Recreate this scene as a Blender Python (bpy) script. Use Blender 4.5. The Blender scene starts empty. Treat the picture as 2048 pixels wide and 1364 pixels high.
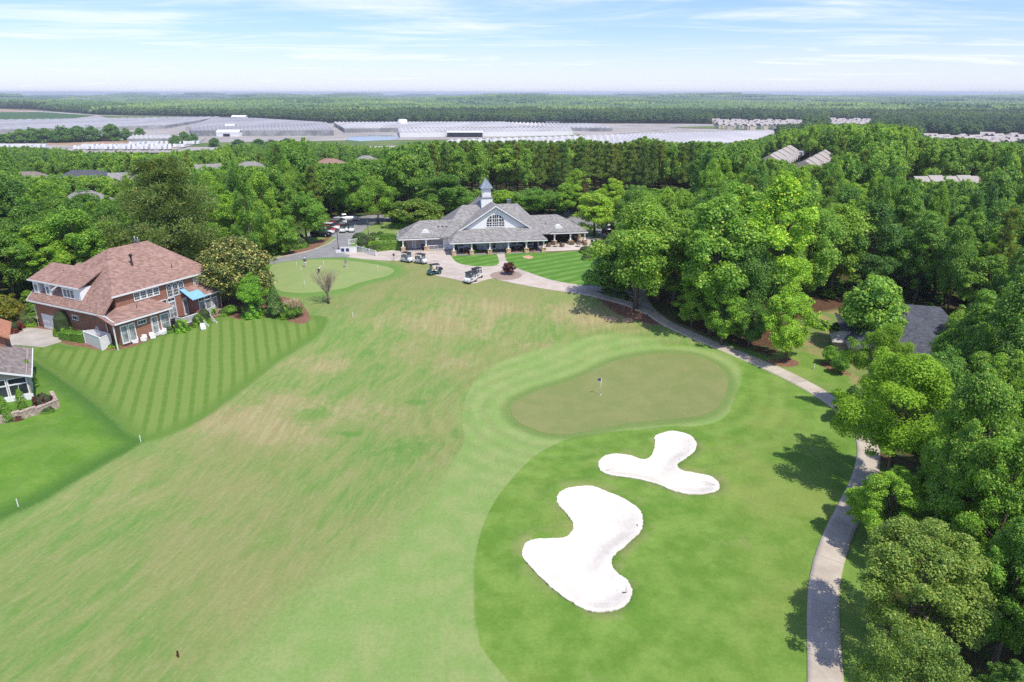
EXPOSURE = 0.56; DENOISE = False
SKY_STR = 0.15; SKY_TINT = (.575, .64, .97); CLOUD_COL = (5.1, 5.2, 5.6); SUN_STR = 3.25
HAZE_COL = (.78, .88, 1.0); HAZE_D = 0.00012
import bpy, bmesh, math, random
import numpy as np
from mathutils import Vector, Matrix
from mathutils.geometry import delaunay_2d_cdt
random.seed(11)
rng = np.random.default_rng(11)
S = bpy.context.scene
COL = S.collection
R = math.radians
F = 1365.0            # focal length in pixels of the 2048 px wide photograph (24 mm on 36 mm)
PITCH = R(20.0)
CAMZ = 37.0
SP, CP = math.sin(PITCH), math.cos(PITCH)
SUN_EL, SUN_AZ = R(61), R(-47)      # direction to the sun: azimuth from +X towards +Y
SUNV = Vector((math.cos(SUN_EL)*math.cos(SUN_AZ), math.cos(SUN_EL)*math.sin(SUN_AZ), math.sin(SUN_EL)))

# ------------------------------------------------------------------ terrain
def rays(px):
    px = np.asarray(px, float).reshape(-1, 2)
    cx = (px[:, 0]-1024)/F; cy = (682-px[:, 1])/F
    return np.stack([cx, CP+cy*SP, -SP+cy*CP], 1)
def on_plane(px, z):
    d = rays(px); t = (z-CAMZ)/d[:, 2]
    return d*t[:, None]+np.array([0, 0, CAMZ])
CTRL = [(1650,1250,-.3),(1000,1340,0),(400,1340,.8),(20,1340,2),(1300,1100,-.2),(1150,1100,0),(1340,900,0),(1201,790,.5),
 (1400,740,1.2),(1200,700,1.7),(1050,820,.6),(900,900,.5),(700,1000,.6),(400,1000,1.0),(282,880,2.3),(37,1010,2.5),(200,760,3.8),
 (60,840,4.6),(100,900,3.8),(100,670,4.5),(300,690,4.3),(440,640,4.6),(560,640,4.6),(500,720,3.3),(640,640,5),(656,605,5.3),
 (720,690,3.1),(800,640,4.2),(800,760,1.6),(900,600,5.4),(900,680,2.8),(1000,560,6.1),(1050,640,3.7),(1150,590,5.5),(1270,620,4.2),
 (1300,660,3.0),(1480,690,1.7),(1640,790,.8),(1740,950,.2),(1570,720,1.5),(1680,690,2.0),(1800,700,1.2),(1250,560,6.0),(1100,530,6.2),
 (600,520,6.2),(700,480,6.3),(960,500,6.2),(1180,490,6.2),(660,440,6.5),(1300,560,5.2),(1500,620,2.8),(780,540,6.1),(600,570,6.1),
 (740,600,5.3),(1900,1000,-.8),(2040,1300,-1.5),(1600,1000,0),(850,460,6.3),(1000,450,6.3)]
_c = np.array([list(on_plane((a, b), z)[0][:2])+[z] for a, b, z in CTRL])
_w = np.array([(-120,95,4),(-130,140,3),(-60,150,5.2),(-90,190,2),(0,200,6),(60,210,6),(0,250,5),(120,150,0),(150,220,2),(90,60,-1.5),(80,20,-2),
 (0,-40,0),(-60,-20,2.5),(-90,50,5.5),(110,100,-1.5),(60,-40,-1.5),(-150,60,5),(-170,240,-2),(70,250,4)], float)
_c = np.concatenate([_c, _w])
def _U(r2): return np.where(r2 > 0, r2*np.log(r2+1e-9), 0)
_n = len(_c); _X = _c[:, :2]/100
_K = _U(((_X[:, None]-_X[None])**2).sum(2))+np.eye(_n)*0.002
_P = np.concatenate([np.ones((_n, 1)), _X], 1)
_sol = np.linalg.solve(np.block([[_K, _P], [_P.T, np.zeros((3, 3))]]), np.concatenate([_c[:, 2], np.zeros(3)]))
def sstep(a, b, x):
    t = np.clip((x-a)/(b-a), 0, 1); return t*t*(3-2*t)
def far_z(x, y):
    d = np.hypot(x, y)
    z = 3-21*sstep(230, 520, d)
    hills = (np.sin(x/410+1.3)*np.sin(y/530+.4)+.7*np.sin(x/230+y/310+2)+.6*np.sin(x/900-y/700+.5))
    z = z+hills*(12*sstep(1900, 3200, d)+16*sstep(3500, 7000, d))-24*sstep(2800, 9500, d)-9*sstep(500, 5000, x)*sstep(2000, 5000, d)
    # wooded ridge on the right, the valley beyond it, and the rise behind the greenhouses
    z = z+20*np.exp(-((x-235)/120)**2-((y-440)/130)**2)+9*np.exp(-((x-150)/90)**2-((y-290)/90)**2)
    z = z+7*np.exp(-((x-420)/170)**2-((y-780)/260)**2)
    return z
def base_z(x, y):
    x = np.asarray(x, float); y = np.asarray(y, float); sh = x.shape
    x = x.ravel(); y = y.ravel(); out = np.empty(len(x))
    for i in range(0, len(x), 20000):
        q = np.stack([x[i:i+20000], y[i:i+20000]], 1)/100
        q = np.clip(q, -4, 4)
        k = _U(((q[:, None]-_X[None])**2).sum(2))
        out[i:i+20000] = k@_sol[:_n]+_sol[_n]+q@_sol[_n+1:]
    w = sstep(130, 260, np.hypot(x, y-90))
    fz = far_z(x, y)
    return (np.clip(out, -4, 7.5)*(1-w)+fz*w).reshape(sh)
def P(px):
    """pixels of the photograph -> points on the terrain"""
    d = rays(px); n = len(d)
    t = np.full(n, 25.0); hit = np.zeros(n, bool); lo = t.copy()
    while not hit.all() and t.max() < 6000:
        act = ~hit
        p = d[act]*t[act][:, None]; z = base_z(p[:, 0], p[:, 1])
        below = (p[:, 2]+CAMZ) < z
        ia = np.where(act)[0]
        hit[ia[below]] = True
        go = ia[~below]; lo[go] = t[go]; t[go] *= 1.012
    hi = t.copy()
    for _ in range(14):
        m = (lo+hi)/2; p = d*m[:, None]; z = base_z(p[:, 0], p[:, 1])
        b = (p[:, 2]+CAMZ) < z
        hi = np.where(b, m, hi); lo = np.where(b, lo, m)
    p = d*hi[:, None]; p[:, 2] += CAMZ
    return p
def P1(x, y): return Vector(P((x, y))[0])
def project(p):
    p = np.asarray(p, float).reshape(-1, 3)-np.array([0, 0, CAMZ])
    zc = p[:, 1]*CP-p[:, 2]*SP; yc = p[:, 1]*SP+p[:, 2]*CP
    return np.stack([1024+F*p[:, 0]/zc, 682-F*yc/zc, zc], 1)
def smooth_loop(pts, n=5, closed=True):
    pts = np.asarray(pts, float); out = []; N = len(pts)
    for i in range(N if closed else N-1):
        g = (lambda k: pts[k % N]) if closed else (lambda k: pts[min(max(k, 0), N-1)])
        p0, p1, p2, p3 = g(i-1), g(i), g(i+1), g(i+2)
        for j in range(n):
            t = j/n
            out.append(.5*((2*p1)+(-p0+p2)*t+(2*p0-5*p1+4*p2-p3)*t*t+(-p0+3*p1-3*p2+p3)*t**3))
    if not closed: out.append(pts[-1])
    return np.array(out)
def sdf(poly, x, y):
    """signed distance, positive inside"""
    x = np.asarray(x, float).ravel(); y = np.asarray(y, float).ravel()
    d2 = np.full(len(x), 1e18); ins = np.zeros(len(x), bool)
    n = len(poly)
    for i in range(n):
        ax, ay = poly[i][:2]; bx, by = poly[(i+1) % n][:2]
        ex, ey = bx-ax, by-ay; L = ex*ex+ey*ey+1e-12
        t = np.clip(((x-ax)*ex+(y-ay)*ey)/L, 0, 1)
        d2 = np.minimum(d2, (x-ax-ex*t)**2+(y-ay-ey*t)**2)
        c = ((ay > y) != (by > y))
        with np.errstate(divide='ignore', invalid='ignore'):
            ins ^= c & (x < (bx-ax)*(y-ay)/(by-ay+1e-12)+ax)
    d = np.sqrt(d2)
    return np.where(ins, d, -d)
GREEN_PX = [(1022,815),(1035,800),(1080,780),(1130,765),(1180,745),(1230,722),(1290,710),(1350,707),(1400,714),(1440,735),(1455,760),(1448,795),
 (1425,822),(1380,835),(1310,842),(1250,848),(1200,858),(1140,868),(1090,866),(1045,850),(1025,832)]
BUNK1_PX = [(1312,872),(1345,863),(1380,872),(1393,890),(1385,908),(1365,922),(1354,932),(1365,942),(1395,948),(1425,956),(1439,972),(1430,985),
 (1390,990),(1350,984),(1315,970),(1270,958),(1225,952),(1202,943),(1197,928),(1208,914),(1230,909),(1260,912),(1285,920),(1300,915),(1308,900),(1310,885)]
BUNK2_PX = [(1114,995),(1125,982),(1150,975),(1185,974),(1215,985),(1250,1000),(1278,1020),(1285,1042),(1280,1065),(1255,1090),(1228,1112),(1223,1130),
 (1235,1148),(1255,1163),(1264,1185),(1255,1208),(1235,1220),(1200,1225),(1165,1218),(1120,1190),(1080,1155),(1052,1125),(1044,1105),(1052,1088),
 (1070,1080),(1100,1078),(1130,1076),(1145,1062),(1146,1048),(1135,1030),(1118,1012)]
FAIR_PX = [(1000,1420),(962,1290),(949,1200),(955,1090),(985,1010),(1030,950),(1080,905),(1150,874),(1240,862),(1340,856),(1420,848),(1455,828),
 (1470,790),(1482,760),(1470,722),(1420,698),(1330,692),(1312,678),(1250,670),(1180,672),(1080,700),(1000,725),(945,768),(925,830),(930,880),
 (900,930),(850,1000),(760,1080),(640,1160),(540,1250),(440,1420)]
PGREEN_PX = [(545,530),(600,521),(660,519),(720,524),(775,534),(788,543),(770,553),(720,565),(690,576),(640,584),(590,586),(556,580),(540,560)]
W_GREEN = smooth_loop(P(GREEN_PX)); W_B1 = smooth_loop(P(BUNK1_PX), 9); W_B2 = smooth_loop(P(BUNK2_PX), 9)
for w_ in (W_B1, W_B2): w_[:, :2] += rng.normal(size=(len(w_), 2))*.03
W_FAIR = smooth_loop(P(FAIR_PX)); W_PG = smooth_loop(P(PGREEN_PX))
def ground_z(x, y, under=False):
    x = np.asarray(x, float); y = np.asarray(y, float); sh = x.shape
    x = x.ravel(); y = y.ravel()
    z = base_z(x, y)
    near = (x > 0) & (x < 45) & (y > 30) & (y < 85)
    if near.any():
        for w in (W_B1, W_B2):
            s = sdf(w, x[near], y[near])
            z[near] += -.62*sstep(.0, 2.4, s)-(.5*sstep(.0, .5, s) if under else 0)+.24*np.exp(-((np.minimum(s, 0)+.8)/.8)**2)*(s < 0)+.24*np.exp(-1)*(s >= 0)*(1-sstep(0, 1.5, s))
    return z.reshape(sh)
def gz(x, y): return float(ground_z(np.array([x]), np.array([y]))[0])

# ------------------------------------------------------------------ node helpers
class NT:
    def __init__(s, nt): s.nt = nt
    def n(s, t, **kw):
        o = s.nt.nodes.new(t)
        for k, v in kw.items():
            if k.startswith('_'): o.inputs[k[1:].replace('__', ' ')].default_value = v
            else: setattr(o, k, v)
        return o
    def l(s, a, b): s.nt.links.new(a, b)
    def put(s, sock, v):
        if isinstance(v, bpy.types.NodeSocket): s.l(v, sock)
        elif isinstance(v, (tuple, list)) and len(v) == 3 and sock.type == 'RGBA': sock.default_value = (*v, 1)
        else: sock.default_value = v
    def m(s, op, a, b=0.0, clamp=False):
        o = s.n('ShaderNodeMath', operation=op); o.use_clamp = clamp
        s.put(o.inputs[0], a); s.put(o.inputs[1], b); return o.outputs[0]
    def mix(s, f, a, b, mode='MIX'):
        o = s.n('ShaderNodeMix', data_type='RGBA', blend_type=mode)
        s.put(o.inputs[0], f); s.put(o.inputs[6], a); s.put(o.inputs[7], b); return o.outputs[2]
    def noise(s, scale, vec=None, detail=3, rough=.55, dist=0.0, col=False):
        o = s.n('ShaderNodeTexNoise'); o.inputs['Scale'].default_value = scale; o.inputs['Detail'].default_value = detail
        o.inputs['Roughness'].default_value = rough; o.inputs['Distortion'].default_value = dist
        if vec is not None: s.l(vec, o.inputs['Vector'])
        return o.outputs['Color' if col else 'Fac']
    def rng(s, v, a, b, c=0.0, d=1.0):
        o = s.n('ShaderNodeMapRange'); o.interpolation_type = 'SMOOTHSTEP'
        s.put(o.inputs[0], v)
        for i, q in enumerate((a, b, c, d)): s.put(o.inputs[i+1], q)
        return o.outputs[0]
    def attr(s, name): 
        o = s.n('ShaderNodeAttribute', attribute_name=name); return o.outputs['Fac']
    def mapv(s, vec, scale=(1,1,1), rot=(0,0,0)):
        o = s.n('ShaderNodeMapping'); s.l(vec, o.inputs[0]); o.inputs['Scale'].default_value = scale; o.inputs['Rotation'].default_value = rot
        return o.outputs[0]
def new_mat(name):
    m = bpy.data.materials.new(name); m.use_nodes = True; m.node_tree.nodes.clear()
    t = NT(m.node_tree); out = t.n('ShaderNodeOutputMaterial')
    return m, t, out
def principled(t, out, col, rough=.8, metal=0.0, spec=.3, bump=None, bstr=.3, bdist=.05):
    b = t.n('ShaderNodeBsdfPrincipled')
    t.put(b.inputs['Base Color'], col); t.put(b.inputs['Roughness'], rough); b.inputs['Metallic'].default_value = metal
    b.inputs['Specular IOR Level'].default_value = spec
    if bump is not None:
        k = t.n('ShaderNodeBump'); k.inputs['Strength'].default_value = bstr; k.inputs['Distance'].default_value = bdist
        t.l(bump, k.inputs['Height']); t.l(k.outputs[0], b.inputs['Normal'])
    t.l(b.outputs[0], out.inputs[0]); return b
def simple(name, col, rough=.7, var=.15, scale=3.0, metal=0.0, spec=.3):
    m, t, out = new_mat(name)
    tc = t.n('ShaderNodeTexCoord').outputs['Object']
    n = t.noise(scale, tc, 4)
    c = t.mix(t.rng(n, .3, .7), tuple(max(0, k*(1-var)) for k in col), tuple(min(1, k*(1+var)) for k in col))
    principled(t, out, c, rough, metal, spec)
    return m

# ------------------------------------------------------------------ mesh helpers
def link(o, parent=None):
    COL.objects.link(o)
    if parent is not None: o.parent = parent
    return o
def raw_mesh(name, v, f, mat=None, smooth=False):
    v = np.asarray(v, np.float32); me = bpy.data.meshes.new(name)
    if isinstance(f, np.ndarray):
        n, k = f.shape
        me.vertices.add(len(v)); me.vertices.foreach_set('co', v.ravel())
        me.loops.add(n*k); me.loops.foreach_set('vertex_index', f.astype(np.int32).ravel())
        me.polygons.add(n); me.polygons.foreach_set('loop_start', np.arange(0, n*k, k, dtype=np.int32))
        me.polygons.foreach_set('loop_total', np.full(n, k, np.int32))
        me.update(calc_edges=True)
    else:
        me.from_pydata([tuple(map(float, q)) for q in v], [], [tuple(map(int, q)) for q in f]); me.update()
    if smooth: me.polygons.foreach_set('use_smooth', np.ones(len(me.polygons), bool))
    for m in (mat if isinstance(mat, (list, tuple)) else [mat]):
        if m is not None: me.materials.append(m)
    return me
class MB:
    """collects shapes for ONE mesh object"""
    def __init__(s): s.v = []; s.f = []; s.sm = []
    def add(s, vs, fs, smooth=False):
        o = len(s.v); s.v += [tuple(q) for q in vs]; s.f += [tuple(i+o for i in q) for q in fs]; s.sm += [smooth]*len(fs); return s
    def box(s, c, d, rz=0.0, taper=1.0):
        hx, hy, hz = d[0]/2, d[1]/2, d[2]/2; ca, sa = math.cos(rz), math.sin(rz); vs = []
        for k, (x, y, z) in enumerate([(-1,-1,-1),(1,-1,-1),(1,1,-1),(-1,1,-1),(-1,-1,1),(1,-1,1),(1,1,1),(-1,1,1)]):
            q = taper if z > 0 else 1; a, b = x*hx*q, y*hy*q
            vs.append((c[0]+a*ca-b*sa, c[1]+a*sa+b*ca, c[2]+z*hz))
        return s.add(vs, [(0,3,2,1),(4,5,6,7),(0,1,5,4),(1,2,6,5),(2,3,7,6),(3,0,4,7)])
    def span(s, a, b):
        return s.box([(a[i]+b[i])/2 for i in range(3)], [abs(b[i]-a[i]) for i in range(3)])
    def prism(s, poly, z0, z1):
        n = len(poly); vs = [(x, y, z0) for x, y in poly]+[(x, y, z1) for x, y in poly]
        return s.add(vs, [tuple(range(n))[::-1], tuple(range(n, 2*n))]+[(i, (i+1) % n, n+(i+1) % n, n+i) for i in range(n)])
    def plate(s, pts, th, n=None):
        """a plane polygon given thickness downwards along its normal"""
        p = [Vector(q) for q in pts]; nn = Vector((0, 0, 0))
        for i in range(len(p)):
            a, b = p[i], p[(i+1) % len(p)]
            nn += Vector(((a.y-b.y)*(a.z+b.z), (a.z-b.z)*(a.x+b.x), (a.x-b.x)*(a.y+b.y)))
        nn.normalize()
        if nn.z < 0: p = p[::-1]; nn = -nn
        k = len(p); vs = p+[q-nn*th for q in p]
        return s.add(vs, [tuple(range(k)), tuple(range(k, 2*k))[::-1]]+[(i, k+i, k+(i+1) % k, (i+1) % k) for i in range(k)])
    def tube(s, a, b, r0, r1=None, n=8, caps=True):
        return s.path([a, b], [r0, r0 if r1 is None else r1], n, caps)
    def path(s, pts, rad, n=8, caps=True):
        pts = [Vector(p) for p in pts]; vs = []; fs = []
        rad = rad if isinstance(rad, (list, tuple)) else [rad]*len(pts)
        up = Vector((0, 0, 1))
        for i, p in enumerate(pts):
            d = (pts[min(i+1, len(pts)-1)]-pts[max(i-1, 0)]).normalized()
            a = d.cross(up if abs(d.z) < .95 else Vector((1, 0, 0))).normalized(); b = d.cross(a)
            for k in range(n):
                t = 2*math.pi*k/n; vs.append(p+(a*math.cos(t)+b*math.sin(t))*rad[i])
        for i in range(len(pts)-1):
            for k in range(n):
                q = i*n; fs.append((q+k, q+(k+1) % n, q+n+(k+1) % n, q+n+k))
        if caps: fs += [tuple(range(n))[::-1], tuple(range(len(vs)-n, len(vs)))]
        return s.add(vs, fs, n > 5)
    def lathe(s, prof, n=14, c=(0, 0, 0)):
        vs = []; fs = []
        for r, z in prof:
            for k in range(n):
                t = 2*math.pi*k/n; vs.append((c[0]+r*math.cos(t), c[1]+r*math.sin(t), c[2]+z))
        for i in range(len(prof)-1):
            for k in range(n): fs.append((i*n+k, i*n+(k+1) % n, i*n+n+(k+1) % n, i*n+n+k))
        fs += [tuple(range(n))[::-1], tuple(range(len(vs)-n, len(vs)))]
        return s.add(vs, fs, True)
    def ball(s, c, r, n=10, m=7, sq=(1, 1, 1)):
        pr = [(r*math.sin(math.pi*(i+.02)/(m+.04)), -r*math.cos(math.pi*(i+.02)/(m+.04))) for i in range(m+1)]
        k = len(s.v); s.lathe(pr, n)
        s.v[k:] = [(c[0]+x*sq[0], c[1]+y*sq[1], c[2]+z*sq[2]) for x, y, z in s.v[k:]]; return s
    def build(s, name, mat, parent=None, loc=None, bevel=0.0):
        me = raw_mesh(name, s.v, s.f, mat)
        me.polygons.foreach_set('use_smooth', np.array(s.sm, bool))
        if bevel:
            bm = bmesh.new(); bm.from_mesh(me)
            bmesh.ops.bevel(bm, geom=list(bm.edges), offset=bevel, segments=2, affect='EDGES', profile=.6); bm.to_mesh(me); bm.free()
        o = bpy.data.objects.new(name, me); link(o, parent)
        if loc is not None: o.location = loc
        return o
def tag(o, label, cat, group=None, kind=None):
    o['label'] = label; o['category'] = cat
    if group: o['group'] = group
    if kind: o['kind'] = kind
    return o
def thing(name, label, cat, loc=(0, 0, 0), rz=0.0, group=None, sc=None):
    o = bpy.data.objects.new(name, None); link(o); o.location = loc; o.rotation_euler = (0, 0, rz)
    if sc is not None: o.scale = sc
    o.empty_display_size = .3
    return tag(o, label, cat, group)
def copy_tree(o, parent=None):
    c = o.copy(); COL.objects.link(c)
    if parent is not None: c.parent = parent
    for ch in list(o.children): copy_tree(ch, c)
    return c
def relabel(o, label, loc=None, rz=None, group=None):
    o['label'] = label
    if loc is not None: o.location = loc
    if rz is not None: o.rotation_euler = (0, 0, rz)
    if group: o['group'] = group
    return o
def structure(name, o=None):
    o['kind'] = 'structure'; return o
def sheet(name, poly, mat, step=1.0, lift=.05, zf=None, parent=None, kind='structure', skirt=.12):
    """a sheet of ground cover laid on the terrain, cut to a world outline"""
    poly = np.asarray(poly)[:, :2]; n = len(poly)
    x0, y0 = poly.min(0); x1, y1 = poly.max(0)
    gx, gy = np.meshgrid(np.arange(x0, x1, step), np.arange(y0, y1, step)); gx = gx.ravel()+.013; gy = gy.ravel()+.017
    k = sdf(poly, gx, gy) > step*.35
    pts = [Vector(p) for p in poly]+[Vector(p) for p in np.stack([gx[k], gy[k]], 1)]
    r = delaunay_2d_cdt(pts, [(i, (i+1) % n) for i in range(n)], [], 1, 1e-5)
    v = np.array([tuple(p) for p in r[0]]); f = [tuple(q) for q in r[2]]
    z = (ground_z if zf is None else zf)(v[:, 0], v[:, 1])+lift
    v3 = [tuple(q) for q in np.column_stack([v, z])]
    cnt = {}
    for q in f:
        for a, b in zip(q, q[1:]+q[:1]): cnt[(a, b)] = 1
    m = {}
    for a, b in list(cnt):
        if (b, a) not in cnt:
            for i in (a, b):
                if i not in m: m[i] = len(v3); v3.append((v3[i][0], v3[i][1], v3[i][2]-skirt))
            f.append((b, a, m[a], m[b]))
    o = link(bpy.data.objects.new(name, raw_mesh(name, v3, f, mat)), parent)
    if kind: o['kind'] = kind
    return o
def ribbon_poly(center, width):
    c = np.asarray(center)[:, :2]; t = np.gradient(c, axis=0); t /= np.linalg.norm(t, axis=1)[:, None]
    w = (np.asarray(width)/2)*np.ones(len(c)); nrm = np.stack([-t[:, 1], t[:, 0]], 1)*w[:, None]
    return np.concatenate([c+nrm, (c-nrm)[::-1]])
# ------------------------------------------------------------------ render, camera, light
S.render.engine = 'CYCLES'
S.cycles.max_bounces = 5; S.cycles.diffuse_bounces = 3; S.cycles.glossy_bounces = 2; S.cycles.transmission_bounces = 3
S.cycles.volume_bounces = 0; S.cycles.transparent_max_bounces = 6; S.cycles.caustics_reflective = False; S.cycles.caustics_refractive = False
S.cycles.use_denoising = DENOISE
S.cycles.use_adaptive_sampling = True; S.cycles.adaptive_threshold = .012
try: S.cycles.volume_max_steps = 64
except Exception: pass
S.view_settings.view_transform = 'Standard'; S.view_settings.look = 'None'; S.view_settings.gamma = 1; S.view_settings.exposure = EXPOSURE
cam = bpy.data.objects.new('camera', bpy.data.cameras.new('camera')); link(cam); S.camera = cam
cam.data.lens = 24; cam.data.sensor_width = 36; cam.data.clip_end = 40000; cam.data.clip_start = .5
cam.location = (0, 0, CAMZ); cam.rotation_euler = (R(90)-PITCH, 0, 0)
w = bpy.data.worlds.new('World'); S.world = w; w.use_nodes = True; w.node_tree.nodes.clear()
t = NT(w.node_tree)
sky = t.n('ShaderNodeTexSky', sky_type='NISHITA', sun_disc=False, sun_elevation=SUN_EL, sun_rotation=R(90)-SUN_AZ,
          altitude=200, air_density=1.0, dust_density=.6, ozone_density=2.2)
g = t.n('ShaderNodeNewGeometry').outputs['Incoming']
sep = t.n('ShaderNodeSeparateXYZ'); t.l(t.n('ShaderNodeTexCoord').outputs['Generated'], sep.inputs[0])
dz = t.m('ADD', t.m('MAXIMUM', sep.outputs[2], 0.0), .045)
cv = t.n('ShaderNodeCombineXYZ'); t.l(t.m('DIVIDE', sep.outputs[0], dz), cv.inputs[0]); t.l(t.m('DIVIDE', sep.outputs[1], dz), cv.inputs[1])
# thin wind-drawn cloud on a high flat layer
vv = t.mapv(cv.outputs[0], (.50, .95, 1), (0, 0, R(-9)))
n1 = t.noise(.78, vv, 9, .60, .9); n2 = t.noise(.25, vv, 4, .5); n3 = t.noise(2.6, t.mapv(cv.outputs[0], (.16, 1.3, 1), (0, 0, R(-14))), 8, .66, .8)
cl = t.m('ADD', t.m('ADD', t.m('MULTIPLY', n1, .74), t.m('MULTIPLY', n2, .34)), t.m('MULTIPLY', n3, .22))
cloud = t.rng(cl, .56, .86)
low = t.rng(sep.outputs[2], .0, .085, .5, 0.0)
cloud = t.m('MAXIMUM', t.m('MULTIPLY', cloud, .80), low)
bg = t.n('ShaderNodeBackground'); out = t.n('ShaderNodeOutputWorld')
skyc = t.mix(1.0, sky.outputs[0], SKY_TINT, 'MULTIPLY')
t.l(t.mix(cloud, skyc, CLOUD_COL), bg.inputs[0]); bg.inputs[1].default_value = SKY_STR
t.l(bg.outputs[0], out.inputs[0])
sun = bpy.data.objects.new('sun', bpy.data.lights.new('sun', 'SUN')); link(sun)
sun.data.energy = SUN_STR; sun.data.angle = R(.53); sun.data.color = (1, .94, .84)
sun.rotation_euler = SUNV.to_track_quat('Z', 'Y').to_euler()

# ------------------------------------------------------------------ ground
LAWN_PX = [(20,690),(60,662),(130,690),(180,690),(250,692),(330,664),(380,652),(440,634),(480,625),(530,625),(575,640),(620,632),(655,636),(640,668),
 (560,722),(470,792),(400,842),(290,884),(250,862),(150,775),(60,712)]
LAWN2_PX = [(-260,860),(0,690),(40,705),(150,775),(250,862),(284,884),(190,940),(90,1000),(0,1040),(-260,1150)]
CLAWN_PX = [(1010,504),(1085,502),(1180,498),(1240,520),(1262,575),(1180,574),(1110,562),(1062,547),(1032,537),(1012,524)]
CLAWN2_PX = [(903,512),(915,508),(995,506),(998,527),(975,533),(935,531),(912,525)]
WOOD_PX = [(1280,575),(1300,612),(1340,640),(1420,672),(1500,700),(1545,712),(1575,665),(1600,640),(1640,625),(1760,600),(1800,560),(2300,560),(2600,900),(2400,1500),
 (1900,1600),(1790,1364),(1775,1200),(1772,1100),(1790,1000),(1765,940),(1752,900),(1775,830),(1900,800),(1930,700),(1905,640),(1850,610),(1760,590),(1700,560),(1300,520)]
MULCH_PX = [[(1190,588),(1240,600),(1290,622),(1330,640),(1318,650),(1270,640),(1225,622)], [(1195,583),(1212,577),(1256,580),(1260,598),(1235,597)],
 [(880,510),(895,504),(1000,506),(1100,498),(1170,497),(1165,501),(1085,505),(1005,507),(990,509)], [(560,520),(575,505),(610,490),(660,474),(640,492),(612,503)],
 [(1060,512),(1050,511),(1047,514),(1055,517),(1066,515)], [(170,694),(200,700),(260,695),(330,668),(440,630),(430,612),(300,640),(180,672),(125,660),(60,640),(50,660),(130,688)],
 [(430,612),(480,640),(540,632),(600,648),(620,634),(590,600),(500,590)], [(1530,722),(1570,734),(1600,728),(1575,716)], [(1640,722),(1690,740),(1700,752),(1650,736)]]
YARD_PX = [(1600,640),(1650,610),(1720,600),(1760,620),(1760,760),(1700,760),(1660,720),(1580,690)]
def graded(fine0, fine1, step, far0, far1, grow=1.13):
    a = list(np.arange(fine0, fine1+1e-6, step)); s = step
    while a[-1] < far1: s = min(s*grow, 400); a.append(a[-1]+s)
    s = step; b = []; q = fine0
    while q > far0: s = min(s*grow, 400); q -= s; b.append(q)
    return np.array(b[::-1]+a)
gxs = graded(-75, 65, .5, -12000, 12000); gys = graded(26, 150, .5, -400, 14000)
GX, GY = np.meshgrid(gxs, gys); nx, ny = len(gxs), len(gys)
GZ = ground_z(GX, GY, True)
idx = np.arange(nx*ny).reshape(ny, nx)
quads = np.stack([idx[:-1, :-1], idx[:-1, 1:], idx[1:, 1:], idx[1:, :-1]], -1).reshape(-1, 4)
fx, fy = GX.ravel(), GY.ravel()
near = (np.abs(fx) < 140) & (fy > 5) & (fy < 260)
def field(px, smooth=True, world=None):
    wl = world if world is not None else (smooth_loop(P(px), 4) if smooth else P(px))
    a = np.full(len(fx), -60.0); a[near] = sdf(wl, fx[near], fy[near]); return a
A = {}
A['green'] = field(None, world=W_GREEN); A['pgreen'] = field(None, world=W_PG)
fr = field(None, world=W_FAIR)
A['fair'] = fr/(.12+5.5*sstep(-4, -11, fx+ (fy-60)*.10)*(fy < 82)+ 1.1*sstep(76, 90, fy))
A['bunk'] = np.maximum(field(None, world=W_B1), field(None, world=W_B2))
A['lawn'] = field(LAWN_PX); A['lawnb'] = field(LAWN2_PX)
A['clawn'] = np.maximum(field(CLAWN_PX), field(CLAWN2_PX))
A['yard'] = field(YARD_PX)
wd = field(WOOD_PX)
A['wood'] = np.where(near, wd, -60)
A['mulch'] = np.max([field(m) for m in MULCH_PX], 0)
# everything beyond the club grounds is woodland floor
CLUB_PX = [(-600,1600),(-500,700),(-60,660),(60,640),(250,570),(430,560),(500,590),(555,540),(470,522),(560,500),(610,470),(660,440),(760,436),(830,448),(900,440),
 (1130,428),(1260,440),(1290,470),(1270,520),(1290,575),(1420,640),(1600,600),(1760,590),(1930,640),(1960,760),(1800,830),(1770,900),(1790,1000),(1775,1200),(1800,1600)]
cl_ = sdf(P(CLUB_PX), fx, fy); A['club'] = np.clip(cl_, -60, 60)
m, t, out = new_mat('turf')
pos = t.n('ShaderNodeNewGeometry').outputs['Position']
nb = t.noise(.055, pos, 5, .6); nm = t.noise(.35, pos, 5, .62); ns = t.noise(3.2, pos, 4, .7); nf = t.noise(11, pos, 3, .75)
sa, sb = P1(440, 830), P1(640, 690); sang = math.atan2(sb.y-sa.y, sb.x-sa.x)
stv = t.mapv(t.mapv(pos, (1, 1, 0), (0, 0, -sang)), (.20, .95, 1)); nst = t.noise(.55, stv, 6, .62, .5)
stv2 = t.mapv(t.mapv(pos, (1, 1, 0), (0, 0, -sang-.35)), (.2, 1.6, 1)); nst2 = t.noise(1.0, stv2, 5, .65, .3)
def am(name, w0=-.3, w1=.3, amp=0.0, src=None):
    a = t.attr(name)
    if amp: a = t.m('ADD', a, t.m('MULTIPLY', t.m('SUBTRACT', src or nm, .5), amp))
    return t.rng(a, w0, w1)
# rough: rich green, mottled with paler and drier turf
rough = t.mix(t.rng(nm, .34, .66), (.110,.212,.030), (.168,.272,.052))
rough = t.mix(t.m('MULTIPLY', t.rng(nb, .48, .68), .75), rough, (.215,.265,.066))
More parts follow.
